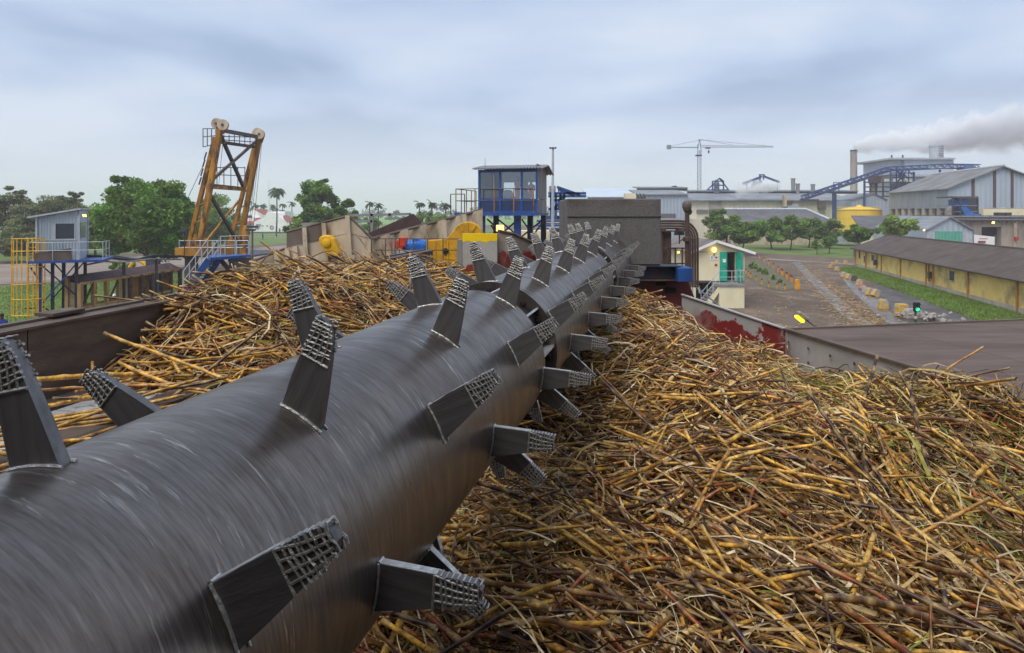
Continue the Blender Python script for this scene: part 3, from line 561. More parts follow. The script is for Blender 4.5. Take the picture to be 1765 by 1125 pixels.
def stalk_geo(P, D, Ln, Rd, col, rings, sides, rng, bend=0.10):
    """Jointed cane: P centres (n,3), D unit directions; returns verts, quads, colours."""
    n = len(P); up = np.tile([0., 0, 1], (n, 1)); A = np.cross(D, up); A /= np.linalg.norm(A, axis=1, keepdims=True)+1e-9; B = np.cross(A, D)
    seg = rng.uniform(0.09, 0.16, n)                       # internode length
    u = np.linspace(-0.5, 0.5, rings)
    ctr = np.zeros((n, rings, 3)); rad = np.zeros((n, rings)); C = np.zeros((n, rings, 3))
    ba = rng.uniform(0, 2*np.pi, n); bm = rng.normal(0, bend, n)*Ln
    kink = rng.normal(0, 0.011, (n, rings)); kink = (kink+np.roll(kink, 1, 1)+np.roll(kink, -1, 1))/2
    node = (np.arange(rings) % 3 == 0)
    for i in range(rings):
        s = u[i]+ (rng.uniform(-0.2, 0.2, n)/rings if 0 < i < rings-1 else 0)
        off = bm*(0.25-s*s)*1.6
        ctr[:, i] = P+D*(s*Ln)[:, None]+A*(off*np.cos(ba)+kink[:, i]*Ln*0.25)[:, None]+B*(off*np.sin(ba))[:, None]
        rad[:, i] = Rd*(1.12 if node[i] else 0.97)*(0.9+0.1*np.cos(s*2))
        base = col*(rng.uniform(0.75, 1.2, (n, 1)))
        C[:, i] = base
        if node[i]: C[:, i] = base*0.5+np.array([0.42, 0.29, 0.11])*rng.uniform(0.4, 0.9, (n, 1))
        if i % 3 == 1: C[:, i] = base*rng.uniform(0.25, 0.6, (n, 1))+np.array([0.02, 0.008, 0.008])
    # some stalks are snapped at a joint
    brk = np.where(rng.random(n) < 0.3, rng.normal(0, 0.32, n), 0); bj = rng.uniform(-0.3, 0.3, n); ba2 = rng.uniform(0, 2*np.pi, n)
    for i in range(rings):
        e = np.clip(u[i]-bj, 0, None)*Ln*brk; ctr[:, i] += A*(e*np.cos(ba2))[:, None]+B*(e*np.sin(ba2)*0.5)[:, None]
    rad *= rng.uniform(0.8, 1.15, (n, 1))
    cut = rng.random(n) < 0.75
    C[cut, 0] = np.array([0.5, 0.36, 0.17]); C[cut, -1] = np.array([0.44, 0.3, 0.13])
    ang = 2*np.pi*np.arange(sides)/sides
    V = ctr[:, :, None, :]+rad[:, :, None, None]*(np.cos(ang)[None, None, :, None]*A[:, None, None, :]+np.sin(ang)[None, None, :, None]*B[:, None, None, :])
    nv = rings*sides; idx = []
    for i in range(rings-1):
        for k in range(sides):
            k2 = (k+1) % sides; idx.append((i*sides+k, i*sides+k2, (i+1)*sides+k2, (i+1)*sides+k))
    if sides == 6:
        for e in (0, (rings-1)*sides):
            idx += [(e, e+1, e+2, e+3), (e, e+3, e+4, e+5)]
    idx = np.array(idx); Fq = (idx[None]+(np.arange(n)*nv)[:, None, None]).reshape(-1, 4)
    return V.reshape(-1, 3), Fq, np.repeat(C.reshape(-1, 3), sides, 0)
def slope_dir(h, X, Y, ang, pitch):
    e = 0.15; gx = (h(X+e, Y)-h(X-e, Y))/(2*e); gy = (h(X, Y+e)-h(X, Y-e))/(2*e)
    dx, dy = np.cos(ang), np.sin(ang); dz = np.clip(gx*dx+gy*dy, -0.8, 0.8)+np.tan(pitch)
    D = np.stack([dx, dy, dz], 1); return D/np.linalg.norm(D, axis=1, keepdims=True)
m_cane = attr_mat('cane rind', 0.38, 45, 0.45, spec=0.5); m_leaf = attr_mat('dry cane leaf', 0.7, 25, 0.3, trans=0.12)
def ang_right(X, Y, rng):
    n = len(X); comb = sstep(1.9, 3.0, X+0.12*(5-Y))*(Y < 8.5)
    a = rng.uniform(0, np.pi, n); pref = rng.normal(np.radians(100), np.radians(14), n)
    cross = rng.normal(np.radians(150)+1.3*vnoise(X, Y, 1.1, 21), np.radians(20), n)
    a = np.where(rng.random(n) < 0.7, cross, a)
    return np.where(rng.random(n) < comb*0.85, pref, a)
def ang_left(X, Y, rng):
    n = len(X); a = rng.uniform(0, np.pi, n); pref = rng.normal(np.radians(12)+1.0*vnoise(X, Y, 1.2, 22), np.radians(20), n)
    return np.where(rng.random(n) < 0.62, pref, a)
def sample(n, box, inside, rng):
    xs, ys = [], []
    tot = 0
    while tot < n:
        x = rng.uniform(box[0], box[1], n*2); y = rng.uniform(box[2], box[3], n*2); k = inside(x, y); xs.append(x[k]); ys.append(y[k]); tot += k.sum()
    return np.concatenate(xs)[:n], np.concatenate(ys)[:n]
def drum_clear(P, D, Ln, rmin):
    """True where a stick keeps out of the drum."""
    ok = np.ones(len(P), bool); ax = np.array(AX)
    for s in np.linspace(-0.5, 0.5, 9):
        q = P+D*(s*Ln)[:, None]-ax; q = q-np.outer(q@DV, DV); ok &= np.linalg.norm(q, axis=1) > rmin
    return ok
def wall_clear(P, D, Ln, side):
    ok = np.ones(len(P), bool)
    for s in np.linspace(-0.5, 0.5, 5):
        q = P+D*(s*Ln)[:, None]
        if side == 'right': ok &= (q[:, 0] < right_wall_x(q[:, 1])-0.02) | (q[:, 2] > CAMZ-1.70)
        else: ok &= ((q[:, :2]@RV[:2]) > WR+0.03) | (q[:, 2] > CAMZ+WZ+0.03)
        if side == 'right': ok &= (q[:, 1] < 10.9)
        else: ok &= (q[:, 1] < 12.2)
    return ok
def heap(name, label, h, inside, box, angf, n, lo, hi, seed, side, thin=1.0):
    rng = np.random.default_rng(seed)
    X, Y = sample(n, box, inside, rng)
    Ln = rng.uniform(lo, hi, n)*np.where(rng.random(n) < 0.15, 1.4, 1); Rd = rng.uniform(0.0075, 0.0155, n)*thin
    D = slope_dir(h, X, Y, angf(X, Y, rng), rng.normal(0, R_(12), n)); depth = rng.uniform(0, 1, n)**1.3
    P = np.stack([X, Y, h(X, Y)-0.46*depth+0.06], 1)
    k = drum_clear(P, D, Ln, RD+0.05) & wall_clear(P, D, Ln, side)
    P, D, Ln, Rd = P[k], D[k], Ln[k], Rd[k]; n = len(P)
    col = CANE[rng.choice(len(CANE), n, p=CW)]*1.18
    near = np.hypot(P[:, 0], P[:, 1]) < 6.2
    Vs, Fs, Cs, o = [], [], [], 0
    for sel, rings, sides in ((near, 19, 6), (~near, 13, 5)):
        if not sel.any(): continue
        V, Fq, C = stalk_geo(P[sel], D[sel], Ln[sel], Rd[sel], col[sel], rings, sides, rng)
        Vs.append(V); Fs.append(Fq+o); Cs.append(C); o += len(V)
    me = np_mesh(name, np.concatenate(Vs), np.concatenate(Fs), m_cane, np.concatenate(Cs), smooth=True)
    tag(np_obj(name, me), label, 'cane heap', kind='stuff')
    # packed mass below the stalks, coloured near black as shade in the gaps
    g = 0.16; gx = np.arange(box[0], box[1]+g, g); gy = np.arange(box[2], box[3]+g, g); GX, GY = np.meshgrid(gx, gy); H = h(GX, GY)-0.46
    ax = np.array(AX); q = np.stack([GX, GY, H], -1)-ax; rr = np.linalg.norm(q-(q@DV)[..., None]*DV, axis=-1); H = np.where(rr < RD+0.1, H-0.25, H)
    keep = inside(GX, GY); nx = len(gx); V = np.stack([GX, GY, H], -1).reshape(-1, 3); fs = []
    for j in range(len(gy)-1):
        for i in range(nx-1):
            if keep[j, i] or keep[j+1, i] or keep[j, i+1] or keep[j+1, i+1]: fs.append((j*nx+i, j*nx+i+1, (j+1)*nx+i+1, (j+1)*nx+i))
    me = np_mesh('gap_shade_trash', V, np.array(fs), mat('cane trash with gap shade', srgb(36, 26, 16), srgb(20, 14, 9), 0.95, 0, 8, bump=1.0, bscale=30), smooth=True)
    tag(np_obj('gap_shade_trash', me), 'packed trash coloured dark as gap shade under '+label, 'cane trash', kind='stuff')
def leaves(name, label, h, inside, box, angf, n, seed, side, green=0.0):
    rng = np.random.default_rng(seed); X, Y = sample(n, box, inside, rng)
    Ln = rng.uniform(0.15, 0.8, n); W = rng.uniform(0.0025, 0.010, n)*np.where(rng.random(n) < 0.1, 1.8, 1)
    D = slope_dir(h, X, Y, angf(X, Y, rng)+rng.normal(0, 0.5, n), rng.normal(R_(3), R_(14), n))
    P = np.stack([X, Y, h(X, Y)+rng.uniform(-0.07, 0.09, n)], 1)
    k = drum_clear(P, D, Ln, RD+0.04) & wall_clear(P, D, Ln, side); P, D, Ln, W = P[k], D[k], Ln[k], W[k]; n = len(P)
    up = np.tile([0., 0, 1], (n, 1)); A = np.cross(D, up); A /= np.linalg.norm(A, axis=1, keepdims=True)+1e-9; B = np.cross(A, D)
    K = 6; V = np.zeros((n, K, 2, 3)); bm = rng.normal(0.06, 0.16, n)*Ln; bs = rng.normal(0, 0.3, n)*Ln; tw = rng.uniform(0, np.pi, n); dt = rng.normal(0, 0.9, n)
    for i in range(K):
        s = i/(K-1)-0.5; c = P+D*(s*Ln)[:, None]+B*(bm*(0.25-s*s)*3)[:, None]+A*(bs*(0.25-s*s)*3)[:, None]
        th = tw+dt*s; wdir = A*np.cos(th)[:, None]+B*np.sin(th)[:, None]; w = W*(1-0.75*(i/(K-1))**2)
        V[:, i, 0] = c-wdir*w[:, None]; V[:, i, 1] = c+wdir*w[:, None]
    pal = np.array([srgb(*c)[:3] for c in ((226, 192, 130), (172, 128, 72), (112, 78, 44), (240, 222, 182), (78, 54, 34), (172, 168, 84), (128, 140, 60))])  # dark browns put shade between the stalks into the leaf colour
    pw = np.array([0.24, 0.2, 0.22, 0.16, 0.16, 0.03+green, 0.01+green]); pw /= pw.sum(); col = pal[rng.choice(7, n, p=pw)]*rng.uniform(0.7, 1.15, (n, 1))
    idx = np.array([(2*i, 2*i+1, 2*i+3, 2*i+2) for i in range(K-1)]); Fq = (idx[None]+(np.arange(n)*K*2)[:, None, None]).reshape(-1, 4)
    me = np_mesh(name, V.reshape(-1, 3), Fq, m_leaf, np.repeat(col, K*2, 0)); tag(np_obj(name, me), label, 'dry leaves', kind='stuff')
BR = (-1.2, 5.6, 2.4, 10.9); BL = (-5.5, 1.6, 2.6, 12.2)
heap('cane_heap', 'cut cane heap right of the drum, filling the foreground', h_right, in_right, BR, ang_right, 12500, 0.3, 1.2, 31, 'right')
def in_left2(X, Y): return in_left(X, Y) & (h_left(X, Y) > CAMZ-1.80)
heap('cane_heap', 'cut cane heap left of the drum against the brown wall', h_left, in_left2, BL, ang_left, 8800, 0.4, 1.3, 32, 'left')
leaves('dry_leaves', 'pale dry cane leaves strewn over the right heap', h_right, in_right, BR, ang_right, 15000, 41, 'right')
leaves('dry_leaves', 'yellow green leaf tops lying on the right edge of the heap', h_right, lambda X, Y: in_right(X, Y) & (X > 3.0), (3.0, 5.4, 3.2, 8.8), lambda X, Y, r: r.normal(R_(112), R_(16), len(X)), 2400, 43, 'right', green=0.5)
leaves('dry_leaves', 'pale dry cane leaves strewn over the left heap', h_left, in_left2, BL, ang_left, 9000, 42, 'left', green=0.02)
# single stalks on top, picked out one by one
def single_stalks():
    rng = np.random.default_rng(77); var = []
    for k in range(22):
        Ln = np.array([rng.uniform(0.7, 1.5)]); col = CANE[rng.choice(len(CANE), 1, p=np.array([.3, .26, .14, .06, .1, .06, .05, .03]))]
        V, Fq, C = stalk_geo(np.zeros((1, 3)), np.array([[1., 0, 0]]), Ln, np.array([rng.uniform(0.012, 0.019)]), col, 25, 6, rng, bend=0.12)
        var.append((np_mesh('cane_stalk', V, Fq, m_cane, C, smooth=True), Ln[0]))
    def put(h, inside, box, angf, n, side, label, group, lift=(0.03, 0.09), pit=9):
        done = 0
        while done < n:
            X, Y = sample(1, box, inside, rng); me, L = var[rng.integers(len(var))]
            D = slope_dir(h, X, Y, angf(X, Y, rng), rng.normal(R_(2), R_(pit), 1)); P = np.array([[X[0], Y[0], h(X, Y)[0]+rng.uniform(*lift)]])
            if not (drum_clear(P, D, np.array([L]), RD+0.03)[0] and wall_clear(P, D, np.array([L]), side)[0]): continue
            px = CX+F*P[0, 0]/P[0, 1]; py = HY+F*(CAMZ-P[0, 2])/P[0, 1]
            if not (-20 < px < 1790 and 380 < py < 1150): continue
            o = bpy.data.objects.new('cane_stalk', me); COL.objects.link(o); o.location = P[0]
            d = Vector(D[0]); o.rotation_euler = (Matrix.Rotation(rng.uniform(0, 6.28), 3, d) @ d.to_track_quat('X', 'Z').to_matrix()).to_euler(); tag(o, label, 'cane stalk', group); done += 1
    put(h_right, in_right, (-0.9, 4.6, 2.9, 6.6), ang_right, 190, 'right', 'jointed cane stalk lying on top of the near right heap', 'cane stalks on top of the near right heap')
    put(h_left, in_left2, (-4.6, 0.5, 5.2, 10.0), ang_left, 62, 'left', 'jointed cane stalk lying on top of the left heap', 'cane stalks on top of the left heap')
    # stalks spilled over the bright bed, near end
    def floor(X, Y): return np.full(np.shape(X), CAMZ-1.52)+0.0*X
    def spill(X, Y):
        t = X*DV[0]+Y*DV[1]; r = X*RV[0]+Y*RV[1]; return (t > 2.7) & (t < 5.4) & (r > -4.75) & (r < -3.4)
    put(floor, spill, (-5.4, -1.5, 2.6, 7.0), lambda X, Y, r: r.normal(R_(5), R_(40), len(X)), 46, 'left', 'long cane stalk spilled across the bright conveyor bed', 'cane stalks spilled on the conveyor bed', lift=(-0.07, 0.3), pit=7)
single_stalks()
# ================================================================== SHARED BUILDERS
def glass_mat(name, tint=(0.8, 0.86, 0.9, 1), refl=0.14):
    m = bpy.data.materials.new(name); m.use_nodes = True; nt = m.node_tree; nt.nodes.clear(); N = nt.nodes.new; L = nt.links.new
    o = N('ShaderNodeOutputMaterial'); t = N('ShaderNodeBsdfTransparent'); t.inputs[0].default_value = tint; g = N('ShaderNodeBsdfGlossy'); g.inputs['Roughness'].default_value = 0.05; g.inputs[0].default_value = (0.8, 0.85, 0.9, 1)
    mx = N('ShaderNodeMixShader'); mx.inputs[0].default_value = refl; L(t.outputs[0], mx.inputs[1]); L(g.outputs[0], mx.inputs[2]); L(mx.outputs[0], o.inputs[0]); return m
m_pane = glass_mat('clear pane')
m_pane_d = glass_mat('smoky pane', (0.42, 0.46, 0.5, 1), 0.12)
def railing(parent, pts, h=1.05, r=0.022, gap=1.2, rails=(1.0, 0.52), m=None, pm=None, name='railing'):
    """Posts and rails along a polyline of deck points; each post a piece."""
    m = m or M('lgrey'); pts = [Vector(p) for p in pts]
    for fr in rails:
        b = MB(); b.tube([p+Vector((0, 0, h*fr)) for p in pts], r, 6); b.build('rail', m, parent)
    for i in range(len(pts)-1):
        a, c = pts[i], pts[i+1]; n = max(1, round((c-a).length/gap))
        for k in range(n+(i == len(pts)-2)):
            p = a.lerp(c, k/n); b = MB(); b.tube([p, p+Vector((0, 0, h))], r*1.15, 6); b.build('post', pm or m, parent)
def bars(parent, name, segs, w, m, h=None):
    for p, q in segs:
        b = MB(); b.bar(p, q, w, h); b.build(name, m, parent)
def lit_lamp(name, label, loc, size, col, strength, housing, aim=Vector((0, -1, -0.3)), kind='FLOOD', power=None):
    """Flood lamp: housing box with a lit lens on its aimed face."""
    t = thing(name, label, 'lamp', loc); q = aim.normalized().to_track_quat('Y', 'Z').to_matrix()
    b = MB(); b.box(loc, (size, size*0.5, size*0.8), q); b.build('housing', housing, t)
    b = MB(); b.box(Vector(loc)+q @ Vector((0, size*0.27, 0)), (size*0.88, size*0.05, size*0.7), q); b.build('lens', emis('lit lens '+name+label[:8], col, strength), t)
    return t

# ------------------------------------------------------------------ people
def person(label, loc, yaw=0.0, h=1.72, shirt=None, trousers=None, helmet=None, pose='stand', group=None, vest=None):
    import bmesh
    t = thing('person', label, 'person', loc, group, rz=yaw, world=False)
    k = h/1.75
    J = {'pel': (0, 0, .95), 'spi': (0, 0, 1.18), 'che': (0, 0.01, 1.38), 'nek': (0, 0.0, 1.52), 'hd0': (0, -0.02, 1.60), 'hd1': (0, -0.015, 1.70)}
    lift = 0.0 if pose != 'walk' else 0.18
    for s, n in ((-1, 'l'), (1, 'r')):
        J['hip'+n] = (s*.1, 0, .9); J['kne'+n] = (s*.11, -s*lift*0.6, .5); J['ank'+n] = (s*.11, s*lift*-0.4+0.03, .08); J['toe'+n] = (s*.12, s*lift*-0.4-0.14, .03)
        J['sho'+n] = (s*.18, 0.01, 1.42)
        if pose == 'work': J['elb'+n] = (s*.26, -0.12, 1.18); J['wri'+n] = (s*.15, -0.34, 1.12); J['han'+n] = (s*.12, -0.44, 1.12)
        else: J['elb'+n] = (s*.25, 0.02, 1.14); J['wri'+n] = (s*.26, -0.05, .9); J['han'+n] = (s*.26, -0.08, .79)
    names = list(J); rad = {'pel': .15, 'spi': .135, 'che': .15, 'nek': .055, 'hd0': .085, 'hd1': .095, 'hip': .095, 'kne': .062, 'ank': .045, 'toe': .04, 'sho': .07, 'elb': .046, 'wri': .034, 'han': .04}
    E = [('pel', 'spi'), ('spi', 'che'), ('che', 'nek'), ('nek', 'hd0'), ('hd0', 'hd1')]
    for n in 'lr': E += [('pel', 'hip'+n), ('hip'+n, 'kne'+n), ('kne'+n, 'ank'+n), ('ank'+n, 'toe'+n), ('che', 'sho'+n), ('sho'+n, 'elb'+n), ('elb'+n, 'wri'+n), ('wri'+n, 'han'+n)]
    me = bpy.data.meshes.new('body'); me.from_pydata([tuple(c*k for c in J[n]) for n in names], [(names.index(a), names.index(b)) for a, b in E], [])
    o = bpy.data.objects.new('body', me); COL.objects.link(o)
    o.modifiers.new('skin', 'SKIN'); sub = o.modifiers.new('sub', 'SUBSURF'); sub.levels = 2; sub.render_levels = 2
    if not me.skin_vertices: me.skin_vertices.new() if hasattr(me.skin_vertices, 'new') else None
    bm = bmesh.new(); bm.from_mesh(me); lay = bm.verts.layers.skin.verify()
    bm.verts.ensure_lookup_table()
    for i, n in enumerate(names):
        r = rad.get(n, rad.get(n[:3], .06))*k; bm.verts[i][lay].radius = (r, r*0.8 if n in ('pel', 'spi', 'che') else r); bm.verts[i][lay].use_root = (n == 'pel')
    bm.to_mesh(me); bm.free()
    dg = bpy.context.evaluated_depsgraph_get(); dg.update(); me2 = bpy.data.meshes.new_from_object(o.evaluated_get(dg)); bpy.data.objects.remove(o); me2.name = 'body'
    me2.materials.clear()
    for m in (mat('skin', srgb(92, 62, 48), srgb(78, 52, 40), 0.6), shirt, trousers, M('dgrey')): me2.materials.append(m)
    for p in me2.polygons:
        c = p.center/k; arm = abs(c.x) > 0.2
        p.material_index = 3 if c.z < .09 else 2 if c.z < .93 and not (arm and c.z > .7) else 0 if (c.z > 1.5 or (arm and c.z < .92) or (pose == 'work' and c.y < -0.30)) else 1
    me2.shade_smooth()
    b_ = np_obj('body', me2, t); OFF[b_] = Vector()
    hb = MB()
    if helmet: hb.lathe([(0.125*k, 1.70*k), (0.12*k, 1.715*k), (0.108*k, 1.74*k), (0.088*k, 1.79*k), (0.05*k, 1.825*k), (0.004, 1.835*k)], (0, -0.01, 0), 14); hb.build('helmet', helmet, t, smooth=True)
    else: hb.lathe([(0.094*k, 1.66*k), (0.10*k, 1.71*k), (0.085*k, 1.765*k), (0.045*k, 1.80*k), (0.004, 1.808*k)], (0, 0.004, 0), 14); hb.build('hair', M('black'), t, smooth=True)
    fb = MB(); fb.box((0, -0.115*k, 1.655*k), (0.026*k, 0.03*k, 0.05*k)); fb.build('nose', MATS['skin'], t)
    if vest:
        vb = MB(); vb.lathe([(0.165*k, 1.02*k), (0.16*k, 1.2*k), (0.175*k, 1.36*k), (0.12*k, 1.46*k)], (0, 0, 0), 14); vb.build('vest', vest, t, smooth=True)
    return t

# ================================================================== LEFT: WATCH CABIN
def watch_cabin():
    Z0 = 4.24; th = R_(23); u = Vector((math.cos(th), math.sin(th), 0)); FR = Vector((-22.4, 33, Z0)); w = 1.78; dp = 2.0; FL = FR-u*w
    t = thing('watch_cabin', 'pale grey corrugated lookout cabin on blue braced legs', 'cabin', FL, rz=th, world=False)
    m = mat('pale blue grey sheeting', srgb(184, 196, 204), srgb(154, 166, 174), 0.6, 0.1, 1.5, (1, 1, 0.3), bump=0.1, c3=srgb(120, 104, 92), lo3=0.66, wave=('X', 0.14, 0.02))
    zl, zr = 2.2, 2.55
    # front wall with window opening
    x0, x1, z0, z1 = 0.78, 1.58, 1.08, 1.86
    for poly in ([(0, 0), (w, 0), (w, z0), (0, z0)], [(0, z0), (x0, z0), (x0, z1), (0, z1)], [(x1, z0), (w, z0), (w, z1), (x1, z1)], [(0, z1), (w, z1), (w, zr), (0, zl)]):
        b = MB(); b.prism([(x, 0, z) for x, z in poly], (0, 0.06, 0)); b.build('wall_sheet', m, t)
    for i in range(13):
        x = 0.14+i*0.13
        if x > w-0.1: break
        for za, zb in (((z1 if x0-.05 < x < x1+.05 else 0.0), zl+(zr-zl)*x/w-0.06),) + (((0.0, z0),) if x0-.05 < x < x1+.05 else ()):
            b = MB(); b.bx((x, -0.018, za), (x+0.035, -0.001, zb)); b.build('rib', m, t)
    b = MB(); b.bx((0.16, -0.03, 1.0), (1.72, -0.02, 1.075)); b.bx((x0-0.12, -0.03, z0), (x0, -0.02, z1)); b.build('window_frame', M('lgrey'), t)
    b = MB(); b.bx((x0, 0.02, z0), (x1, 0.03, z1)); b.build('window', M('glass'), t)
    b = MB(); b.prism([(w, 0, 0), (w, dp, 0), (w, dp, zr), (w, 0, zr)], (-0.06, 0, 0)); b.prism([(0, 0, 0), (0, dp, 0), (0, dp, zl), (0, 0, zl)], (0.06, 0, 0)); b.prism([(0, dp, 0), (w, dp, 0), (w, dp, zr), (0, dp, zl)], (0, -0.06, 0)); b.build('side_wall', m, t)
    b = MB(); b.bx((w+0.003, 0.35, 1.1), (w+0.02, 1.55, 1.9)); b.build('window', M('glass'), t)
    for x, y in ((-0.02, -0.02), (w+0.01, -0.02), (w+0.01, dp)):
        b = MB(); b.box((x, y, 1.15), (0.09, 0.09, 2.3)); b.build('corner_post', M('lgrey'), t)
    b = MB(); b.prism([(-0.35, -0.2, zl-0.06), (w+0.1, -0.2, zr+0.03), (w+0.1, -0.2, zr+0.11), (-0.35, -0.2, zl+0.03)], (0, dp+0.4, 0)); b.build('roof', M('lgrey'), t)
    b = MB(); b.bx((-0.3, -0.55, -0.12), (w+1.2, dp+0.3, -0.001)); b.build('deck', M('blue'), t)
    b = MB(); b.prism([(0.0, -0.5, 0.0), (1.6, -0.5, 0.0), (1.55, -0.5, 0.62), (0.0, -0.5, 0.4)], (0, 0.03, 0)); b.build('kick_plate', M('tan_dark'), t)
    railing(t, [(-0.3, -0.52, 0), (w+1.15, -0.52, 0), (w+1.15, 1.2, 0)], 0.92, 0.018, 1.0, (1.0, 0.55))
    H = -Z0
    legs = [(0.15, 0), (1.0, 0.6), (w-0.1, 0), (0.2, dp), (w-0.1, dp)]
    for i, (x, y) in enumerate(legs):
        b = MB(); b.bx((x-0.07, y-0.07, H), (x+0.07, y+0.07, -0.125)); b.build('leg', M('blue') if i in (0,) else M('dblue'), t)
    for p, q, m2 in (((.15, -.02, -.2), (w-.1, .05, -1.9), 'dblue'), ((w-.1, -.03, -.2), (.15, -.05, -2.3), 'blue'), ((.15, .1, -2.3), (w-.1, .1, -3.6), 'dblue'), ((0.2, dp, -.2), (w-.1, dp, -2.2), 'dblue'), ((w-.1, dp, -.2), (.2, dp, -2.2), 'dblue'), ((.15, 0, -1.2), (-0.5, 0, -1.2), 'blue'), ((.15, 0, -2.4), (-0.5, 0, -2.4), 'dblue'), ((.15, 0, -1.1), (-.3, 0, -.3), 'blue')):
        b = MB(); b.bar(p, q, 0.06); b.build('brace', M(m2), t)
    R3 = Matrix.Rotation(th, 3, 'Z')
    lit_lamp('flood_lamp', 'lit yellow flood lamp on the corner of the pale lookout cabin', FL+R3 @ Vector((w+0.28, -0.05, 2.3)), 0.2, (1, 0.86, 0.2, 1), 1.5, M('dgrey'), Vector((0.2, -1, -0.5)))
    # yellow caged ladder at its left end
    base = FL+R3 @ Vector((-0.62, -0.1, 0)); c = thing('cage_ladder', 'yellow caged ladder beside the lookout cabin', 'ladder', Vector((base.x, base.y, 0)), rz=th, world=False)
    zt = Z0+1.15
    for x in (0.28, 0.62):
        b = MB(); b.bx((x-0.025, -0.03, 0), (x+0.025, 0.03, zt)); b.build('stile', M('yellow'), c)
    for k in range(17):
        b = MB(); b.tube([(0.28, 0, 0.4+k*0.3), (0.62, 0, 0.4+k*0.3)], 0.014, 5); b.build('rung', M('yellow'), c)
    arc = [(0.5-0.56*math.sin(R_(a))*1.25+(-0.2), -0.45*math.cos(R_(a))+0.0) for a in range(-80, 110, 19)]
    for z in (1.55, 2.35, 3.1, 3.95, 4.75, zt-0.02):
        b = MB(); b.tube([(x, y, z) for x, y in arc], 0.026, 6); b.build('hoop', M('yellow'), c)
    for x, y in arc:
        b = MB(); b.bx((x-0.02, y-0.01, 1.5), (x+0.02, y+0.01, zt)); b.build('cage_strap', M('yellow'), c)
watch_cabin()

# ------------------------------------------------------------------ walkway to the gantry
def walkway():
    t = thing('walkway', 'sagging dark walkway from the lookout cabin to the yellow gantry', 'walkway', at(230, 445, 37)-Vector((0, 0, 0.4)))
    top = [(150, 440.5, 34.5), (178, 442, 35), (205, 446, 36), (236, 448, 37), (255, 442, 37.8), (270, 440, 38.5), (290, 443, 40), (312, 441, 41.5)]
    P = [at(*p) for p in top]
    for i in range(len(P)-1):
        b = MB(); b.prism([P[i], P[i+1], P[i+1]+Vector((0.1, 1.0, 0)), P[i]+Vector((0.1, 1.0, 0))], (0, 0, -0.08)); b.build('deck_plate', M('dgrey'), t)
    low = [(150, 456, 34.4), (180, 450, 34.9), (205, 452, 35.9), (235, 449, 36.9), (258, 446, 37.7), (290, 447, 39.9), (312, 447, 41.4)]
    b = MB(); b.tube([at(*p) for p in low], 0.05, 6); b.build('bent_rail', M('grey'), t)
    b = MB(); b.tube([p+Vector((0, -0.02, 0.03)) for p in P], 0.045, 6); b.build('bent_rail', M('dgrey'), t)
    for p in ((205, 449, 36), (262, 443, 38)):
        q = at(*p); b = MB(); b.bx((q.x-0.06, q.y+0.4, 0), (q.x+0.06, q.y+0.52, q.z-0.1)); b.build('post', M('dgrey'), t)
walkway()

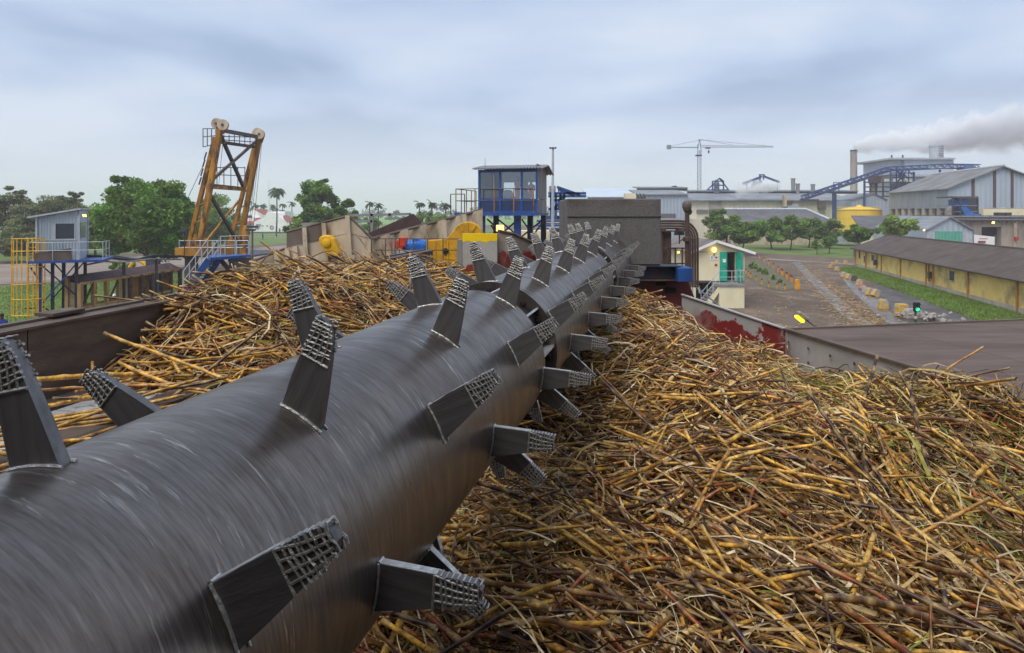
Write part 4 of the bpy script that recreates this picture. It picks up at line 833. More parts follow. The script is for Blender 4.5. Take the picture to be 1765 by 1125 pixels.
# ------------------------------------------------------------------ gantry
def gantry():
    t = thing('gantry_hoist', 'tall leaning ochre gantry with sheaves and crossed braces', 'gantry', at(365, 441, 43))
    om = M('ochre')
    def col(px0, py0, Y0, px1, py1, Y1, w): b = MB(); b.bar(at(px0, py0, Y0), at(px1, py1, Y1), w, w*1.2, up=(0, 1, 0)); b.build('column', om, t)
    YL, YR = 42.0, 46.0
    col(379, 224, YL, 341, 441, YL, 0.30); col(371, 236, YL+0.6, 321, 441, YL+1.3, 0.24)
    col(447, 238, YR, 410, 437, YR, 0.30); col(438, 256, YR+0.5, 392, 437, YR+1.2, 0.24)
    m = M('tan'); dk = M('dgrey')
    def beam(n, a, b_, w, mm): b = MB(); b.bar(at(*a), at(*b_), w); b.build(n, mm, t)
    beam('top_beam', (381, 224, YL), (446, 236, YR), 0.24, M('tan_dark')); beam('top_beam', (376, 244, YL), (438, 253, YR), 0.2, M('tan_dark'))
    beam('cross_beam', (360, 318, YL), (418, 324, YR), 0.16, dk); beam('cross_beam', (358, 321.5, YL), (420, 326, YR), 0.24, om)
    beam('brace', (379, 230, YL), (419, 321, YR), 0.2, dk); beam('brace', (443, 242, YR), (360, 315, YL), 0.16, M('tan_dark'))
    beam('brace', (359, 330, YL), (414, 425, YR), 0.18, dk); beam('brace', (412, 345, YR), (348, 425, YL), 0.12, om)
    for k in range(6):
        u = (k+1)/7; a = at(378+(339-378)*u, 224+(441-224)*u, YL); c = at(372+(323-372)*u, 236+(441-236)*u, YL+0.6+0.7*u); b = MB(); b.bar(a, c, 0.07); b.build('lacing', om, t)
        a = at(446+(408-446)*u, 238+(437-238)*u, YR); c = at(438+(394-438)*u, 256+(437-256)*u, YR+0.5+0.7*u); b = MB(); b.bar(a, c, 0.07); b.build('lacing', om, t)
    for (px, py, Y) in ((374, 213, YL), (384.5, 215, YL-0.3), (444, 229, YR+0.2), (447.5, 231, YR-0.2)):
        c = at(px, py, Y); q = Matrix.Rotation(R_(90), 3, 'X') @ Matrix.Identity(3)
        b = MB(); b.lathe([(0.30, -0.1), (0.36, -0.1), (0.36, -0.05), (0.31, -0.02), (0.31, 0.02), (0.36, 0.05), (0.36, 0.1), (0.30, 0.1)], c, 22, M=q); sh = b.build('sheave', M('tan'), t, smooth=True)
        b = MB(); b.lathe([(0.09, -0.14), (0.09, 0.14)], c, 12, M=q); b.build('hub', M('rust'), sh)
    for px, py, Y in ((380, 222, YL-0.1), (447, 237, YR-0.1)):
        b = MB(); b.prism([at(px-8, py-4, Y), at(px+7, py-4, Y), at(px+3, py+8, Y), at(px-4, py+8, Y)], (0, 0.3, 0)); b.build('sheave_bracket', om, t)
    # hoist ropes
    for i, (x0, y0, x1, y1) in enumerate(((443, 244, 424, 398), (446, 244, 428, 400), (449, 241, 431, 398), (452, 238, 437, 390), (376, 246, 370, 318), (384, 247, 377, 318))):
        b = MB(); Y = YR-0.3 if i < 4 else YL+0.5; b.tube([at(x0, y0, Y), at(x1, y1, Y)], 0.016, 4); b.build('rope', dk, t)
    b = MB(); b.tube([at(352, 281, YL+1), at(322, 345, YL+4)], 0.02, 4); b.build('guy_rope', dk, t)
    # top service platform at the left, mid platform railing
    def rect_rail(x0, y0, x1, y1, Y0, Y1, n, rails):
        for f in rails:
            b = MB(); b.tube([at(x0, y0+(y1[0]-y0)*f, Y0), at(x1, y0+(y1[1]-y0)*f, Y1)], 0.03, 5); b.build('rail', dk, t)
        for k in range(n):
            u = k/(n-1); b = MB(); b.tube([at(x0+(x1-x0)*u, y0, Y0+(Y1-Y0)*u), at(x0+(x1-x0)*u, y1[0]+(y1[1]-y1[0])*u, Y0+(Y1-Y0)*u)], 0.03, 5); b.build('post', dk, t)
    rect_rail(350, 221.5, 372, (253, 248), YL+0.8, YL+0.8, 4, (0, 0.45, 1))
    rect_rail(386, 232, 440, (247, 253), YL, YR, 7, (0.2, 0.6))
    rect_rail(362, 287, 422, (317, 322), YL+1, YR+1, 6, (0.05, 0.45))
    for y in (262, 275, 290, 305): 
        b = MB(); b.tube([at(356-(y-262)*0.21, y, YL+1), at(352-(y-262)*0.21, y+13, YL+1)], 0.05, 5); b.build('ladder', dk, t)
    # base platform with railing and equipment
    z = at(0, 441, YL).z
    b = MB(); b.bx(tuple(at(308, 443.5, YL-0.3)), tuple(at(432, 441, YL-0.3)+Vector((0, 6.5, 0)))); b.build('base_deck', M('dgrey'), t)
    for (px, py, Y) in ((333, 440, YL+0.5), (400, 437, YR+0.5)):
        p = at(px, py, Y); b = MB(); b.box((p.x, p.y, p.z+0.25), (1.6, 1.6, 0.6)); b.build('foot_block', om, t)
    zd = z+0.02; f = lambda px, Y: Vector((at(px, 441, Y).x, Y, zd))
    railing(t, [f(309, YL-0.2), f(345, YL-0.2), f(388, YL-0.2), f(428, YL-0.2)], 1.0, 0.025, 0.9, (1, 0.55))
    for px, Y, w, h in ((336, YL+2, 0.5, 1.2), (352, YL+3, 0.7, 0.9), (398, YR-2, 0.6, 0.8), (420, YR-2, 0.4, 1.3)):
        p = f(px, Y); b = MB(); b.box((p.x, p.y, zd+h/2), (w, w, h)); b.box((p.x, p.y, zd+h+0.05), (w*0.6, w*0.6, 0.12)); b.build('winch_box', om, t)
    # blue operator's lever column on the right
    p = f(424, YL); b = MB(); b.lathe([(0.22, 0), (0.26, 0.5), (0.2, 1.0), (0.28, 1.5), (0.14, 2.0)], (p.x, p.y, zd), 10); b.build('motor', om, t, smooth=True)
    # supporting pier below the deck
    for px, Y in ((330, YL+0.5), (418, YL+0.5), (330, YR+1), (405, YR+1)):
        p = f(px, Y); b = MB(); b.bx((p.x-0.3, p.y-0.3, 0), (p.x+0.3, p.y+0.3, zd-0.15)); b.build('pier', M('tan_dark'), t)
    q = at(318, 397, YL-0.5)
    lit = thing('flood_lamp', 'unlit dark flood lamp on a stand left of the ochre gantry', 'lamp', Vector((q.x, q.y, zd)))
    b = MB(); b.tube([(q.x, q.y, zd), (q.x, q.y, q.z-0.1)], 0.03, 6); b.build('stand', M('dgrey'), lit)
    b = MB(); b.box(q, (0.45, 0.2, 0.3)); b.build('housing', M('dgrey'), lit); b = MB(); b.box(q+Vector((0, -0.11, 0)), (0.36, 0.03, 0.22)); b.build('lens', M('glass'), lit)
gantry()
def lamp_board():
    t = thing('flood_lamp', 'dark double flood lamp on a post before the white office', 'lamp', at(435, 446, 34))
    b = MB(); b.tube([at(435, 447, 34), at(435, 398, 34)], 0.05, 6); b.build('post', M('tan_dark'), t)
    for x0, x1, y0, y1 in ((425, 441, 389, 392.5), (423, 437, 394.5, 398)):
        b = MB(); b.bx(tuple(at(x0, y1, 34)), tuple(at(x1, y0, 34)+Vector((0, 0.3, 0)))); b.build('lamp_head', M('dgrey'), t)
lamp_board()

# ------------------------------------------------------------------ blue stair down to the yard
def blue_stair():
    t = thing('stair', 'blue steel stair and landing below the ochre gantry', 'stair', at(360, 500, 30))
    Y = 30
    b = MB(); b.prism([at(362, 444, Y), at(432, 439, Y+2), at(418, 437.5, Y+5), at(358, 440, Y+4)], (0, 0, -0.14)); b.build('landing', M('blue'), t)
    for x0, x1, dy in ((360, 318, 0), (377, 340, 1.0)):
        b = MB(); b.bar(at(x0, 447, Y+dy), at(x1, 503, Y+dy-0.6), 0.1, 0.28); b.build('stringer', M('blue'), t)
    for k in range(11):
        u = (k+0.5)/11; a = at(360-42*u, 447+56*u, Y-0.6*u); c = at(377-37*u, 447+56*u, Y+1-0.6*u); b = MB(); b.bar(a, c, 0.22, 0.04); b.build('tread', M('dgrey'), t)
    for x0, x1, dy in ((358, 316, 0), (376, 338, 1.0)):
        for h in (0.95, 0.5):
            b = MB(); b.tube([at(x0, 447, Y+dy)+Vector((0, 0, h)), at(x1, 503, Y+dy-0.6)+Vector((0, 0, h))], 0.022, 5); b.build('rail', M('lgrey'), t)
        for k in range(5):
            u = k/4; p = at(x0+(x1-x0)*u, 447+56*u, Y+dy-0.6*u); b = MB(); b.tube([p, p+Vector((0, 0, 0.95))], 0.025, 5); b.build('post', M('lgrey'), t)
    for x0, y0, x1, y1 in ((380, 447, 415, 490), (395, 446, 440, 480), (365, 448, 365, 520), (428, 443, 430, 500)):
        b = MB(); b.bar(at(x0, y0, Y+1.2), at(x1, y1, Y+1.5), 0.2); b.build('strut', M('dgrey'), t)
    railing(t, [at(380, 441, Y+1), at(430, 438, Y+2)], 0.95, 0.022, 0.8)
blue_stair()

# ------------------------------------------------------------------ long rusty frame shed with workers
def frame_shed():
    t = thing('frame_shed', 'long rusty open frame shed behind the feeder wall', 'shed', at(220, 560, 36))
    A = at(138, 492, 33); B = at(310, 458, 41.5)
    A.z = B.z = (A.z+B.z)/2; d = (B-A); L = d.length; u = d.normalized(); n = Vector((-u.y, u.x, 0))*0.7
    zb = 0.9
    b = MB(); b.prism([A+Vector((0, 0, 0.02)), B+Vector((0, 0, 0.02)), B+n+Vector((0, 0, 0.35)), A+n+Vector((0, 0, 0.35))], (0, 0, -0.06)); b.build('roof', M('purple'), t)
    b = MB(); b.prism([A+n+Vector((0, 0, 0.35)), B+n+Vector((0, 0, 0.35)), B+n+Vector((0, 0, -0.2)), A+n+Vector((0, 0, -0.2))], (0, 0.05, 0)); b.build('fascia', M('purple'), t)
    N = 9
    for k in range(N+1):
        for s in (0, 1):
            p = A+u*(L*k/N)+n*s; b = MB(); b.bx((p.x-0.09, p.y-0.09, 0), (p.x+0.09, p.y+0.09, p.z-0.05+0.3*s)); b.build('post', om_post if k < 4 else M('rust'), t)
    for z in (A.z-0.06, A.z-1.35):
        for s in (0, 1):
            b = MB(); b.bar(Vector((A.x, A.y, z))+n*s, Vector((B.x, B.y, z))+n*s, 0.1, 0.14); b.build('rail', om_post, t)
    for k in (0, 2, 5):
        p = A+u*(L*k/N); q = A+u*(L*(k+1)/N); b = MB(); b.bar(Vector((p.x, p.y, A.z-1.5)), Vector((q.x, q.y, A.z-0.1)), 0.08); b.build('brace', M('rust'), t)
    for k, c in ((4, srgb(206, 196, 140)), (5, srgb(198, 140, 60)), (6, srgb(150, 110, 60)), (7, srgb(120, 150, 150)), (8, srgb(140, 104, 60))):
        p = A+u*(L*(k+0.1)/N)+n*0.9; q = A+u*(L*(k+0.8)/N)+n*0.9; b = MB(); b.prism([Vector((p.x, p.y, A.z-0.2)), Vector((q.x, q.y, A.z-0.2)), Vector((q.x, q.y, 0.3)), Vector((p.x, p.y, 0.3))], (0, 0.05, 0)); b.build('panel', mat('shed panel %d' % k, c), t)
    b = MB(); b.prism([A, A+n, Vector((A.x+n.x, A.y+n.y, 0.2)), Vector((A.x, A.y, 0.2))], (0.03, 0, 0)); b.build('mesh_end', mat('woven end screen', srgb(150, 130, 96), srgb(118, 100, 72), 0.9, 0, 8), t)
    # cane caught on the shed's right end
om_post = mat('faded yellow timber', srgb(176, 148, 96), srgb(138, 104, 60), 0.8, 0, 2, (1, 1, .4), c3=srgb(108, 72, 40))
frame_shed()
blu = mat('blue shirt', srgb(34, 66, 168), srgb(26, 50, 130), 0.8); drk = mat('dark clothes', srgb(40, 42, 50), srgb(30, 30, 36), 0.8)
whel = mat('white helmet', srgb(240, 240, 240), srgb(226, 226, 226), 0.35)
p = at(197, 545, 38); person('worker in white helmet and orange overalls in the rusty frame shed', (p.x, p.y, 0), R_(20), 1.75, M('orange'), M('orange'), whel, 'work')
p = at(208, 545, 38.8); person('worker in dark clothes and white helmet behind the orange worker', (p.x, p.y, 0), R_(-15), 1.72, drk, drk, whel)
p = at(3, 545, 31); person('person in blue shirt standing beyond the feeder wall at left', (p.x, p.y, 0), R_(40), 1.72, blu, drk)
p = gp(453, 413); person('person in blue walking on the road before the white office', (p.x, p.y, 0), R_(90), 1.72, blu, drk, None, 'walk')
p = gp(482, 403); person('person in dark clothes standing on the office lawn', (p.x, p.y, 0), 0, 1.75, drk, drk)

def mini_loader():
    p = gp(252, 470); p = Vector((at(255, 445, 60).x, 60, 0)); t = thing('excavator', 'small yellow excavator with raised bucket under the big tree', 'excavator', p)
    y = M('yellow')
    for s in (-0.8, 0.8):
        b = MB(); b.prism([(p.x-1.2, p.y+s, 0.15), (p.x-0.9, p.y+s, 0.0), (p.x+0.9, p.y+s, 0.0), (p.x+1.2, p.y+s, 0.15), (p.x+1.2, p.y+s, 0.5), (p.x+0.9, p.y+s, 0.65), (p.x-0.9, p.y+s, 0.65), (p.x-1.2, p.y+s, 0.5)], (0, 0.4, 0)); b.build('track', M('black'), t)
    b = MB(); b.bx((p.x-1.2, p.y-0.7, 0.66), (p.x+0.9, p.y+1.0, 1.35)); b.build('body', y, t, bevel=0.05)
    b = MB(); b.bx((p.x+0.1, p.y-0.6, 1.36), (p.x+1.0, p.y+0.4, 2.3)); b.build('cab', M('glass'), t, bevel=0.05)
    b = MB(); b.tube([(p.x+0.6, p.y, 1.2), (p.x-0.6, p.y-0.2, 2.1), (p.x-1.1, p.y-0.2, 2.25)], [0.2, 0.18, 0.14], 6); b.build('boom', y, t)
    b = MB(); b.tube([(p.x-1.1, p.y-0.2, 2.25), (p.x-1.6, p.y-0.2, 1.5)], 0.13, 6); b.build('stick', y, t)
    b = MB(); b.prism([(p.x-1.9, p.y-0.5, 1.5), (p.x-1.4, p.y-0.5, 1.5), (p.x-1.4, p.y-0.5, 1.1), (p.x-1.7, p.y-0.5, 0.9)], (0, 0.7, 0)); b.build('bucket', M('rust'), t)
mini_loader()

# ================================================================== CENTRE: INCLINED CONVEYOR
def tan_conveyor():
    t = thing('inclined_conveyor', 'tan plated inclined conveyor trough rising to the blue cabin', 'conveyor', at(620, 470, 20))
    Y = 19.0
    def plate(pts, m, y=0.0, th=0.08, n='panel'):
        b = MB(); b.prism([at(px, py, Y+y) for px, py in pts], (0, th, 0)); return b.build(n, m, t)
    T, TD = M('tan'), M('tan_dark')
    plate([(432, 452), (494, 427.5), (494, 470), (432, 490)], T, 0.1); 
    for poly, m in (([(494, 427.5), (527, 420), (527, 470), (494, 480)], T), ([(527, 420), (559, 411), (559, 470), (527, 480)], T), ([(559, 411), (600, 402), (600, 475), (559, 480)], T), ([(600, 402), (641, 411), (641, 470), (600, 475)], T)): plate(poly, m)
    for poly in ([(494, 400), (528, 392), (528, 419), (494, 426.8)], [(528.3, 392), (561, 383), (561, 410.6), (528.3, 419)]): plate(poly, TD, -0.02)
    plate([(561.5, 383), (599, 373), (599, 401.4), (561.5, 410.5)], T, -0.01); plate([(600.4, 372.5), (641, 411), (600.4, 401.6)], T, -0.015)
    # the long trough up to the cabin, panel by panel
    xs = [641, 668, 700, 733, 765, 800, 832]
    def ytop(x): return 411+(370-411)*(x-641)/(797-641)
    for i in range(len(xs)-1):
        plate([(xs[i]+0.3, ytop(xs[i])), (xs[i+1]-0.3, ytop(xs[i+1])), (xs[i+1]-0.3, ytop(xs[i+1])+60), (xs[i]+0.3, ytop(xs[i])+60)], T, 0.3+i*0.35)
    for i, x in enumerate(xs[1:-1]):
        b = MB(); b.bar(at(x, ytop(x), Y+0.25+i*0.35), at(x+4, ytop(x)+46, Y+0.25+i*0.35), 0.13, 0.1); b.build('rib', T, t)
    b = MB(); b.tube([at(641, 411, Y+0.2), at(832, ytop(832), Y+2.3)], 0.05, 6); b.build('rim', TD, t)
    for x, y0, y1 in ((497, 428, 470), (527, 392, 470), (560, 384, 450), (601, 371, 450), (440, 450, 480), (478, 434, 470), (511, 424, 470)):
        b = MB(); b.bar(at(x-2, y0, Y-0.08), at(x+3, y1, Y-0.08), 0.12, 0.1); b.build('rib', T, t)
    b = MB(); b.tube([at(432, 451.5, Y), at(494, 427, Y-0.05)], 0.04, 6); b.build('rim', TD, t)
    b = MB(); b.tube([at(494, 399.5, Y), at(601, 371.5, Y), at(641, 411, Y)], 0.04, 6); b.build('rim', TD, t)
    b = MB(); b.bar(at(497, 461, Y-0.1), at(566, 444, Y-0.1), 0.07); b.bar(at(580, 435, Y-0.1), at(612, 444, Y-0.1), 0.1); b.build('tie_bar', T, t)
    # inner dark liner and rail frame behind
    b = MB(); b.prism([at(636, 401, Y+3), at(712, 368, Y+3), at(728, 383, Y+3), at(690, 410, Y+3), at(640, 420, Y+3)], (0, 0.08, 0)); b.build('liner', M('purple'), t)
    for a, c in (((600, 371), (708, 368.5)), ((520, 386), (560, 384.5)), ((612, 381), (642, 381)), ((641, 368), (641, 400)), ((672, 368), (672, 376)), ((708, 368), (708, 372))):
        b = MB(); b.bar(at(a[0], a[1], Y+4), at(c[0], c[1], Y+4), 0.09); b.build('frame_bar', M('grey'), t)
    g = thing('bearing_guard', 'bright yellow rounded bearing guard on the tan conveyor', 'guard', at(568, 445, Y-0.4))
    b = MB(); b.prism([at(x, y, Y-0.45) for x, y in ((549, 412), (552, 407), (560, 405), (568, 406), (575, 412), (582, 428), (585, 437), (582, 442), (571, 444), (563, 440), (556, 428), (551, 420))], (0, 0.35, 0)); b.build('cover', M('yellow'), g, bevel=0.03)
    b = MB(); b.lathe([(0.12, 0), (0.12, 0.06), (0.05, 0.08)], at(563, 418, Y-0.45), 12, axis='y', M=Matrix.Scale(-1, 3)); b.build('boss', M('yellow'), g)
    # drive: red gearbox, blue motor, yellow chain case
    YM = 17.5
    d = thing('drive_motor', 'red gearbox and blue motor before the tan conveyor', 'motor', at(712, 434, YM))
    mr = mat('red orange gearbox paint', srgb(222, 72, 34), srgb(180, 52, 26), 0.45, 0, 3, bump=0.1); mb = mat('bright blue motor paint', srgb(40, 118, 200), srgb(28, 84, 160), 0.4, 0, 3, bump=0.1)
    b = MB(); b.bx(tuple(at(683, 431, YM)), tuple(at(694, 412, YM)+Vector((0, 0.5, 0)))); b.bx(tuple(at(688, 425, YM-0.02)), tuple(at(699, 408, YM)+Vector((0, 0.45, 0)))); b.build('gearbox', mr, d, bevel=0.03)
    for x in (674, 676.5): 
        b = MB(); b.bx(tuple(at(x, 430, YM)), tuple(at(x+2, 416, YM)+Vector((0, 0.4, 0)))); b.build('rib', mr, d)
    c = at(697, 423, YM+0.25); e = at(734, 423, YM+0.25)
    b = MB(); b.lathe([(0.10, 0), (0.15, 0.02), (0.15, 0.16), (0.19, 0.2), (0.19, (e-c).length-0.12), (0.13, (e-c).length)], c, 18, axis='x'); b.build('motor_body', mb, d, smooth=True)
    for k in range(7):
        b = MB(); b.lathe([(0.2, 0), (0.205, 0.004), (0.205, 0.012), (0.2, 0.016)], c+Vector((0.24+k*0.035, 0, 0)), 18, axis='x'); b.build('fin', mb, d)
    b = MB(); b.box(at(716, 413.5, YM+0.15), (0.14, 0.12, 0.08)); b.build('terminal_box', mb, d)
    b = MB(); b.bx(tuple(at(680, 437, YM-0.1)), tuple(at(735, 431.5, YM)+Vector((0, 0.6, 0)))); b.build('base_plate', M('lgrey'), d)
    b = MB(); b.tube([at(679, 436, YM-0.15), at(679, 408, YM-0.15)], 0.035, 8); b.build('pipe', M('grey'), d)
    y = thing('chain_case', 'large yellow chain case with round top beside the motor', 'chain case', at(785, 455, YM+0.8))
    arc = [(806+27*math.cos(R_(a)), 409-27*math.sin(R_(a))) for a in range(0, 151, 15)]
    b = MB(); b.prism([at(px, py, YM+0.6) for px, py in [(833, 460), *arc, (770, 411), (755, 413), (737, 414), (737, 440), (745, 460)]], (0, 0.4, 0)); b.build('case', mat('grimy yellow case', srgb(222, 166, 18), srgb(172, 122, 22), 0.6, 0, 3, bump=0.15, c3=srgb(92, 66, 34), lo3=0.5, hi3=0.7, scale3=2.5), y, bevel=0.02)
    for a in (20, 55, 90, 125):
        b = MB(); b.bar(at(806+14*math.cos(R_(a)), 409-14*math.sin(R_(a)), YM+0.58), at(806+26*math.cos(R_(a)), 409-26*math.sin(R_(a)), YM+0.58), 0.02, 0.02); b.build('stiffener', M('yellow'), y)
    for x in (750, 772):
        b = MB(); b.bar(at(x, 415, YM+0.58), at(x, 455, YM+0.58), 0.02, 0.02); b.build('stiffener', M('yellow'), y)
    b = MB(); b.lathe([(0.09, 0), (0.09, 0.03)], at(768, 433, YM+0.57), 14, axis='y'); b.build('shaft_opening', M('black'), y)
    r = thing('guard_rail', 'thin rusty guard rail in front of the red and blue drive', 'railing', at(700, 440, YM-0.6))
    railing(r, [at(640, 447, YM-0.6), at(737, 447, YM-0.6), at(790, 447, YM-0.4)], 0.55, 0.012, 0.4, (1, 0.45), m=M('rust'))
tan_conveyor()

# ================================================================== BLUE OPERATOR CABIN
def operator_cabin():
    th = R_(13.5); w, dp = 2.72, 2.5; FR = Vector((1.12, 29.0, 6.67)); u = Vector((math.cos(th), -math.sin(th), 0)); FL = FR-u*w
    t = thing('operator_cabin', 'blue glazed operator cabin with corrugated roof on tall blue legs', 'cabin', FL, rz=-th, world=False)
    B, DB, G = M('blue'), M('dblue'), mat('weathered grey ply', srgb(140, 136, 130), srgb(108, 104, 98), 0.85, 0, 2, (1, 1, .3), bump=0.2)
    h = 1.98
    b = MB(); b.bx((-0.95, -0.75, -0.14), (w+0.05, dp+0.2, -0.002)); b.build('deck', B, t)
    xs = [0, 1.0, 2.02, w]
    for i in range(3):
        b = MB(); b.bx((xs[i]+0.04, 0.02, 0.08), (xs[i+1]-0.04, 0.05, 0.55)); b.build('lower_panel', mat('dark blue panel', srgb(44, 62, 98), srgb(34, 48, 78), 0.5, 0, 2), t)
        pn = MB(); pn.bx((xs[i]+0.05, 0.025, 0.64), (xs[i+1]-0.05, 0.035, h-0.12)); pn.build('window', m_pane_d if i == 0 else m_pane, t)
    for x in xs: b = MB(); b.bx((x-0.045, -0.02, 0), (x+0.045, 0.08, h)); b.build('mullion', B, t)
    b = MB(); b.bx((0.045, -0.01, 0.56), (w-0.045, 0.07, 0.63)); b.bx((0.045, -0.01, h-0.12), (w-0.045, 0.07, h)); b.bx((0.045, -0.01, 0.0), (w-0.045, 0.07, 0.08)); b.build('rail_frame', B, t)
    b = MB(); b.bx((0.7, -0.02, 0.63), (0.725, 0.06, h-0.12)); b.build('glazing_bar', M('lgrey'), t)
    # right wall, ply strips and low panel; left wall glazed; back wall with a wide window
    for y0, y1 in ((0.1, 0.72), (0.76, 1.4), (1.44, dp)):
        b = MB(); b.bx((w-0.04, y0, 0.62), (w, y1, h+0.25)); b.build('side_panel', G, t)
    b = MB(); b.bx((w-0.05, 0.1, 0), (w-0.001, dp, 0.6)); b.build('side_panel', G, t)
    b = MB(); b.bx((0, 0.1, 0), (0.04, dp, 0.7)); b.bx((0, dp-0.3, 0.7), (0.04, dp, h+0.25)); b.build('side_panel', DB, t)
    b = MB(); b.bx((0.01, 0.1, 0.7), (0.02, dp-0.3, h)); b.build('window', m_pane_d, t)
    b = MB(); b.bx((0.045, dp-0.04, 0), (w-0.05, dp, 0.62)); b.bx((0.045, dp-0.04, 0.62), (0.55, dp, h+0.3)); b.bx((1.5, dp-0.04, 0.62), (1.8, dp, h+0.3)); b.bx((2.35, dp-0.04, 0.62), (w-0.05, dp, h+0.3)); b.bx((0.55, dp-0.04, 1.5), (1.5, dp, h+0.3)); b.bx((1.8, dp-0.04, 1.5), (2.35, dp, h+0.3)); b.build('back_wall', mat('grey cabin lining', srgb(170, 174, 180), srgb(150, 154, 160)), t)
    # roof of corrugated sheet, real waves
    n = 46; vs = []; L = w+0.55
    for j, (y, z) in enumerate(((-0.25, h+0.02), (dp*0.62, h+0.26), (dp+0.35, h-0.12))):
        for i in range(n*2+1): vs.append((-0.25+L*i/(n*2), y, z+0.035*math.sin(i*math.pi/2)))
    k = n*2+1; fs = [(j*k+i, j*k+i+1, (j+1)*k+i+1, (j+1)*k+i) for j in range(2) for i in range(k-1)]
    b = MB(); b.add(vs, fs); rf = b.build('roof', M('grey'), t); sm = rf.modifiers.new('thick', 'SOLIDIFY'); sm.thickness = 0.03
    b = MB(); b.tube([(0.2, 0.3, h), (0.2, 0.3, h+0.55)], 0.01, 4); b.build('aerial', M('dgrey'), t)
    # railing
    ry = M('ochre')
    railing(t, [(-0.9, -0.7, 0), (w, -0.7, 0)], 1.08, 0.02, 0.9, (1, 0.5), m=M('tan_dark'), pm=ry); railing(t, [(-0.9, -0.7, 0), (-0.9, dp, 0)], 1.08, 0.02, 0.9, (1, 0.5), m=M('tan_dark'), pm=ry)
    railing(t, [(-1.6, 0.6, -0.1), (-0.9, 0.6, -0.1)], 0.98, 0.022, 0.7, (1,), m=M('rust'))
    # legs and braces down to the yard
    for x, y, ww, mm in ((0.15, -0.1, 0.28, B), (1.85, -0.1, 0.28, B), (2.3, 0.6, 0.24, DB), (0.15, dp, 0.24, DB), (w-0.15, dp, 0.24, DB)):
        b = MB(); b.bx((x-ww/2, y-ww/2, -6.67), (x+ww/2, y+ww/2, -0.145)); b.build('leg', mm, t)
    for x in (-0.75, -0.35):
        b = MB(); b.bx((x-0.05, -0.6, -1.2), (x+0.05, -0.5, -0.145)); b.build('hanger', B, t)
    for p, q in (((.3, .3, -1.6), (1.8, .3, -.3)), ((.3, .3, -.3), (1.8, .3, -1.6)), ((2.0, .1, -.3), (3.1, .4, -1.9)), ((3.1, .3, -.25), (2.1, .1, -1.6)), ((.2, dp, -.3), (2.6, dp, -2.2)), ((2.6, dp, -.3), (.2, dp, -2.2)), ((1.85, .1, -2.0), (.15, .1, -3.2)), ((.3, 1.0, -.6), (1.2, 1.0, -1.9))):
        b = MB(); b.bar(p, q, 0.07); b.build('brace', DB, t)
    b = MB(); b.bx((-0.5, -0.62, -1.35), (-0.15, -0.5, -1.0)); b.build('switch_box', M('dgrey'), t)
    R3 = Matrix.Rotation(-th, 3, 'Z'); W = lambda v: FL+R3 @ Vector(v)
    person('operator in orange overalls standing inside the blue cabin', W((1.68, 0.62, 0.02)), R_(60), 1.68, M('orange'), M('orange'), None, 'work')
    person('second operator in orange beside the right cabin window', W((2.32, 0.7, 0.02)), R_(-30), 1.5, M('orange'), M('orange'), None, 'work')
    c = thing('swivel_chair', 'pale swivel chair behind the left cabin window', 'chair', W((1.05, 1.0, 0.0)), rz=-th, world=False)
    b = MB(); b.box((0, 0, 0.48), (0.5, 0.5, 0.1)); b.build('seat', M('white'), c, bevel=0.03)
    b = MB(); b.prism([(-0.25, 0.22, 0.55), (0.25, 0.22, 0.55), (0.28, 0.26, 0.9), (0.15, 0.28, 1.08), (-0.15, 0.28, 1.08), (-0.28, 0.26, 0.9)], (0, 0.08, 0)); b.build('backrest', M('white'), c)
    b = MB(); b.tube([(0, 0, 0.06), (0, 0, 0.44)], 0.04, 8); b.build('stem', M('dgrey'), c)
    for k in range(5):
        a = R_(72*k); b = MB(); b.bar((0, 0, 0.06), (0.28*math.cos(a), 0.28*math.sin(a), 0.03), 0.04); b.build('leg', M('dgrey'), c)
    # control desk
    d = thing('control_desk', 'dark control desk below the cabin windows', 'desk', W((1.2, 0.4, 0)), rz=-th, world=False)
    b = MB(); b.prism([(-0.6, -0.15, 0), (-0.6, 0.25, 0), (-0.6, 0.25, 0.75), (-0.6, -0.15, 0.62)], (1.0, 0, 0)); b.build('body', M('dgrey'), d)
    for k in range(4): b = MB(); b.box((-0.45+k*0.2, 0.05, 0.72), (0.04, 0.04, 0.08)); b.build('lever', M('black'), d)
operator_cabin()
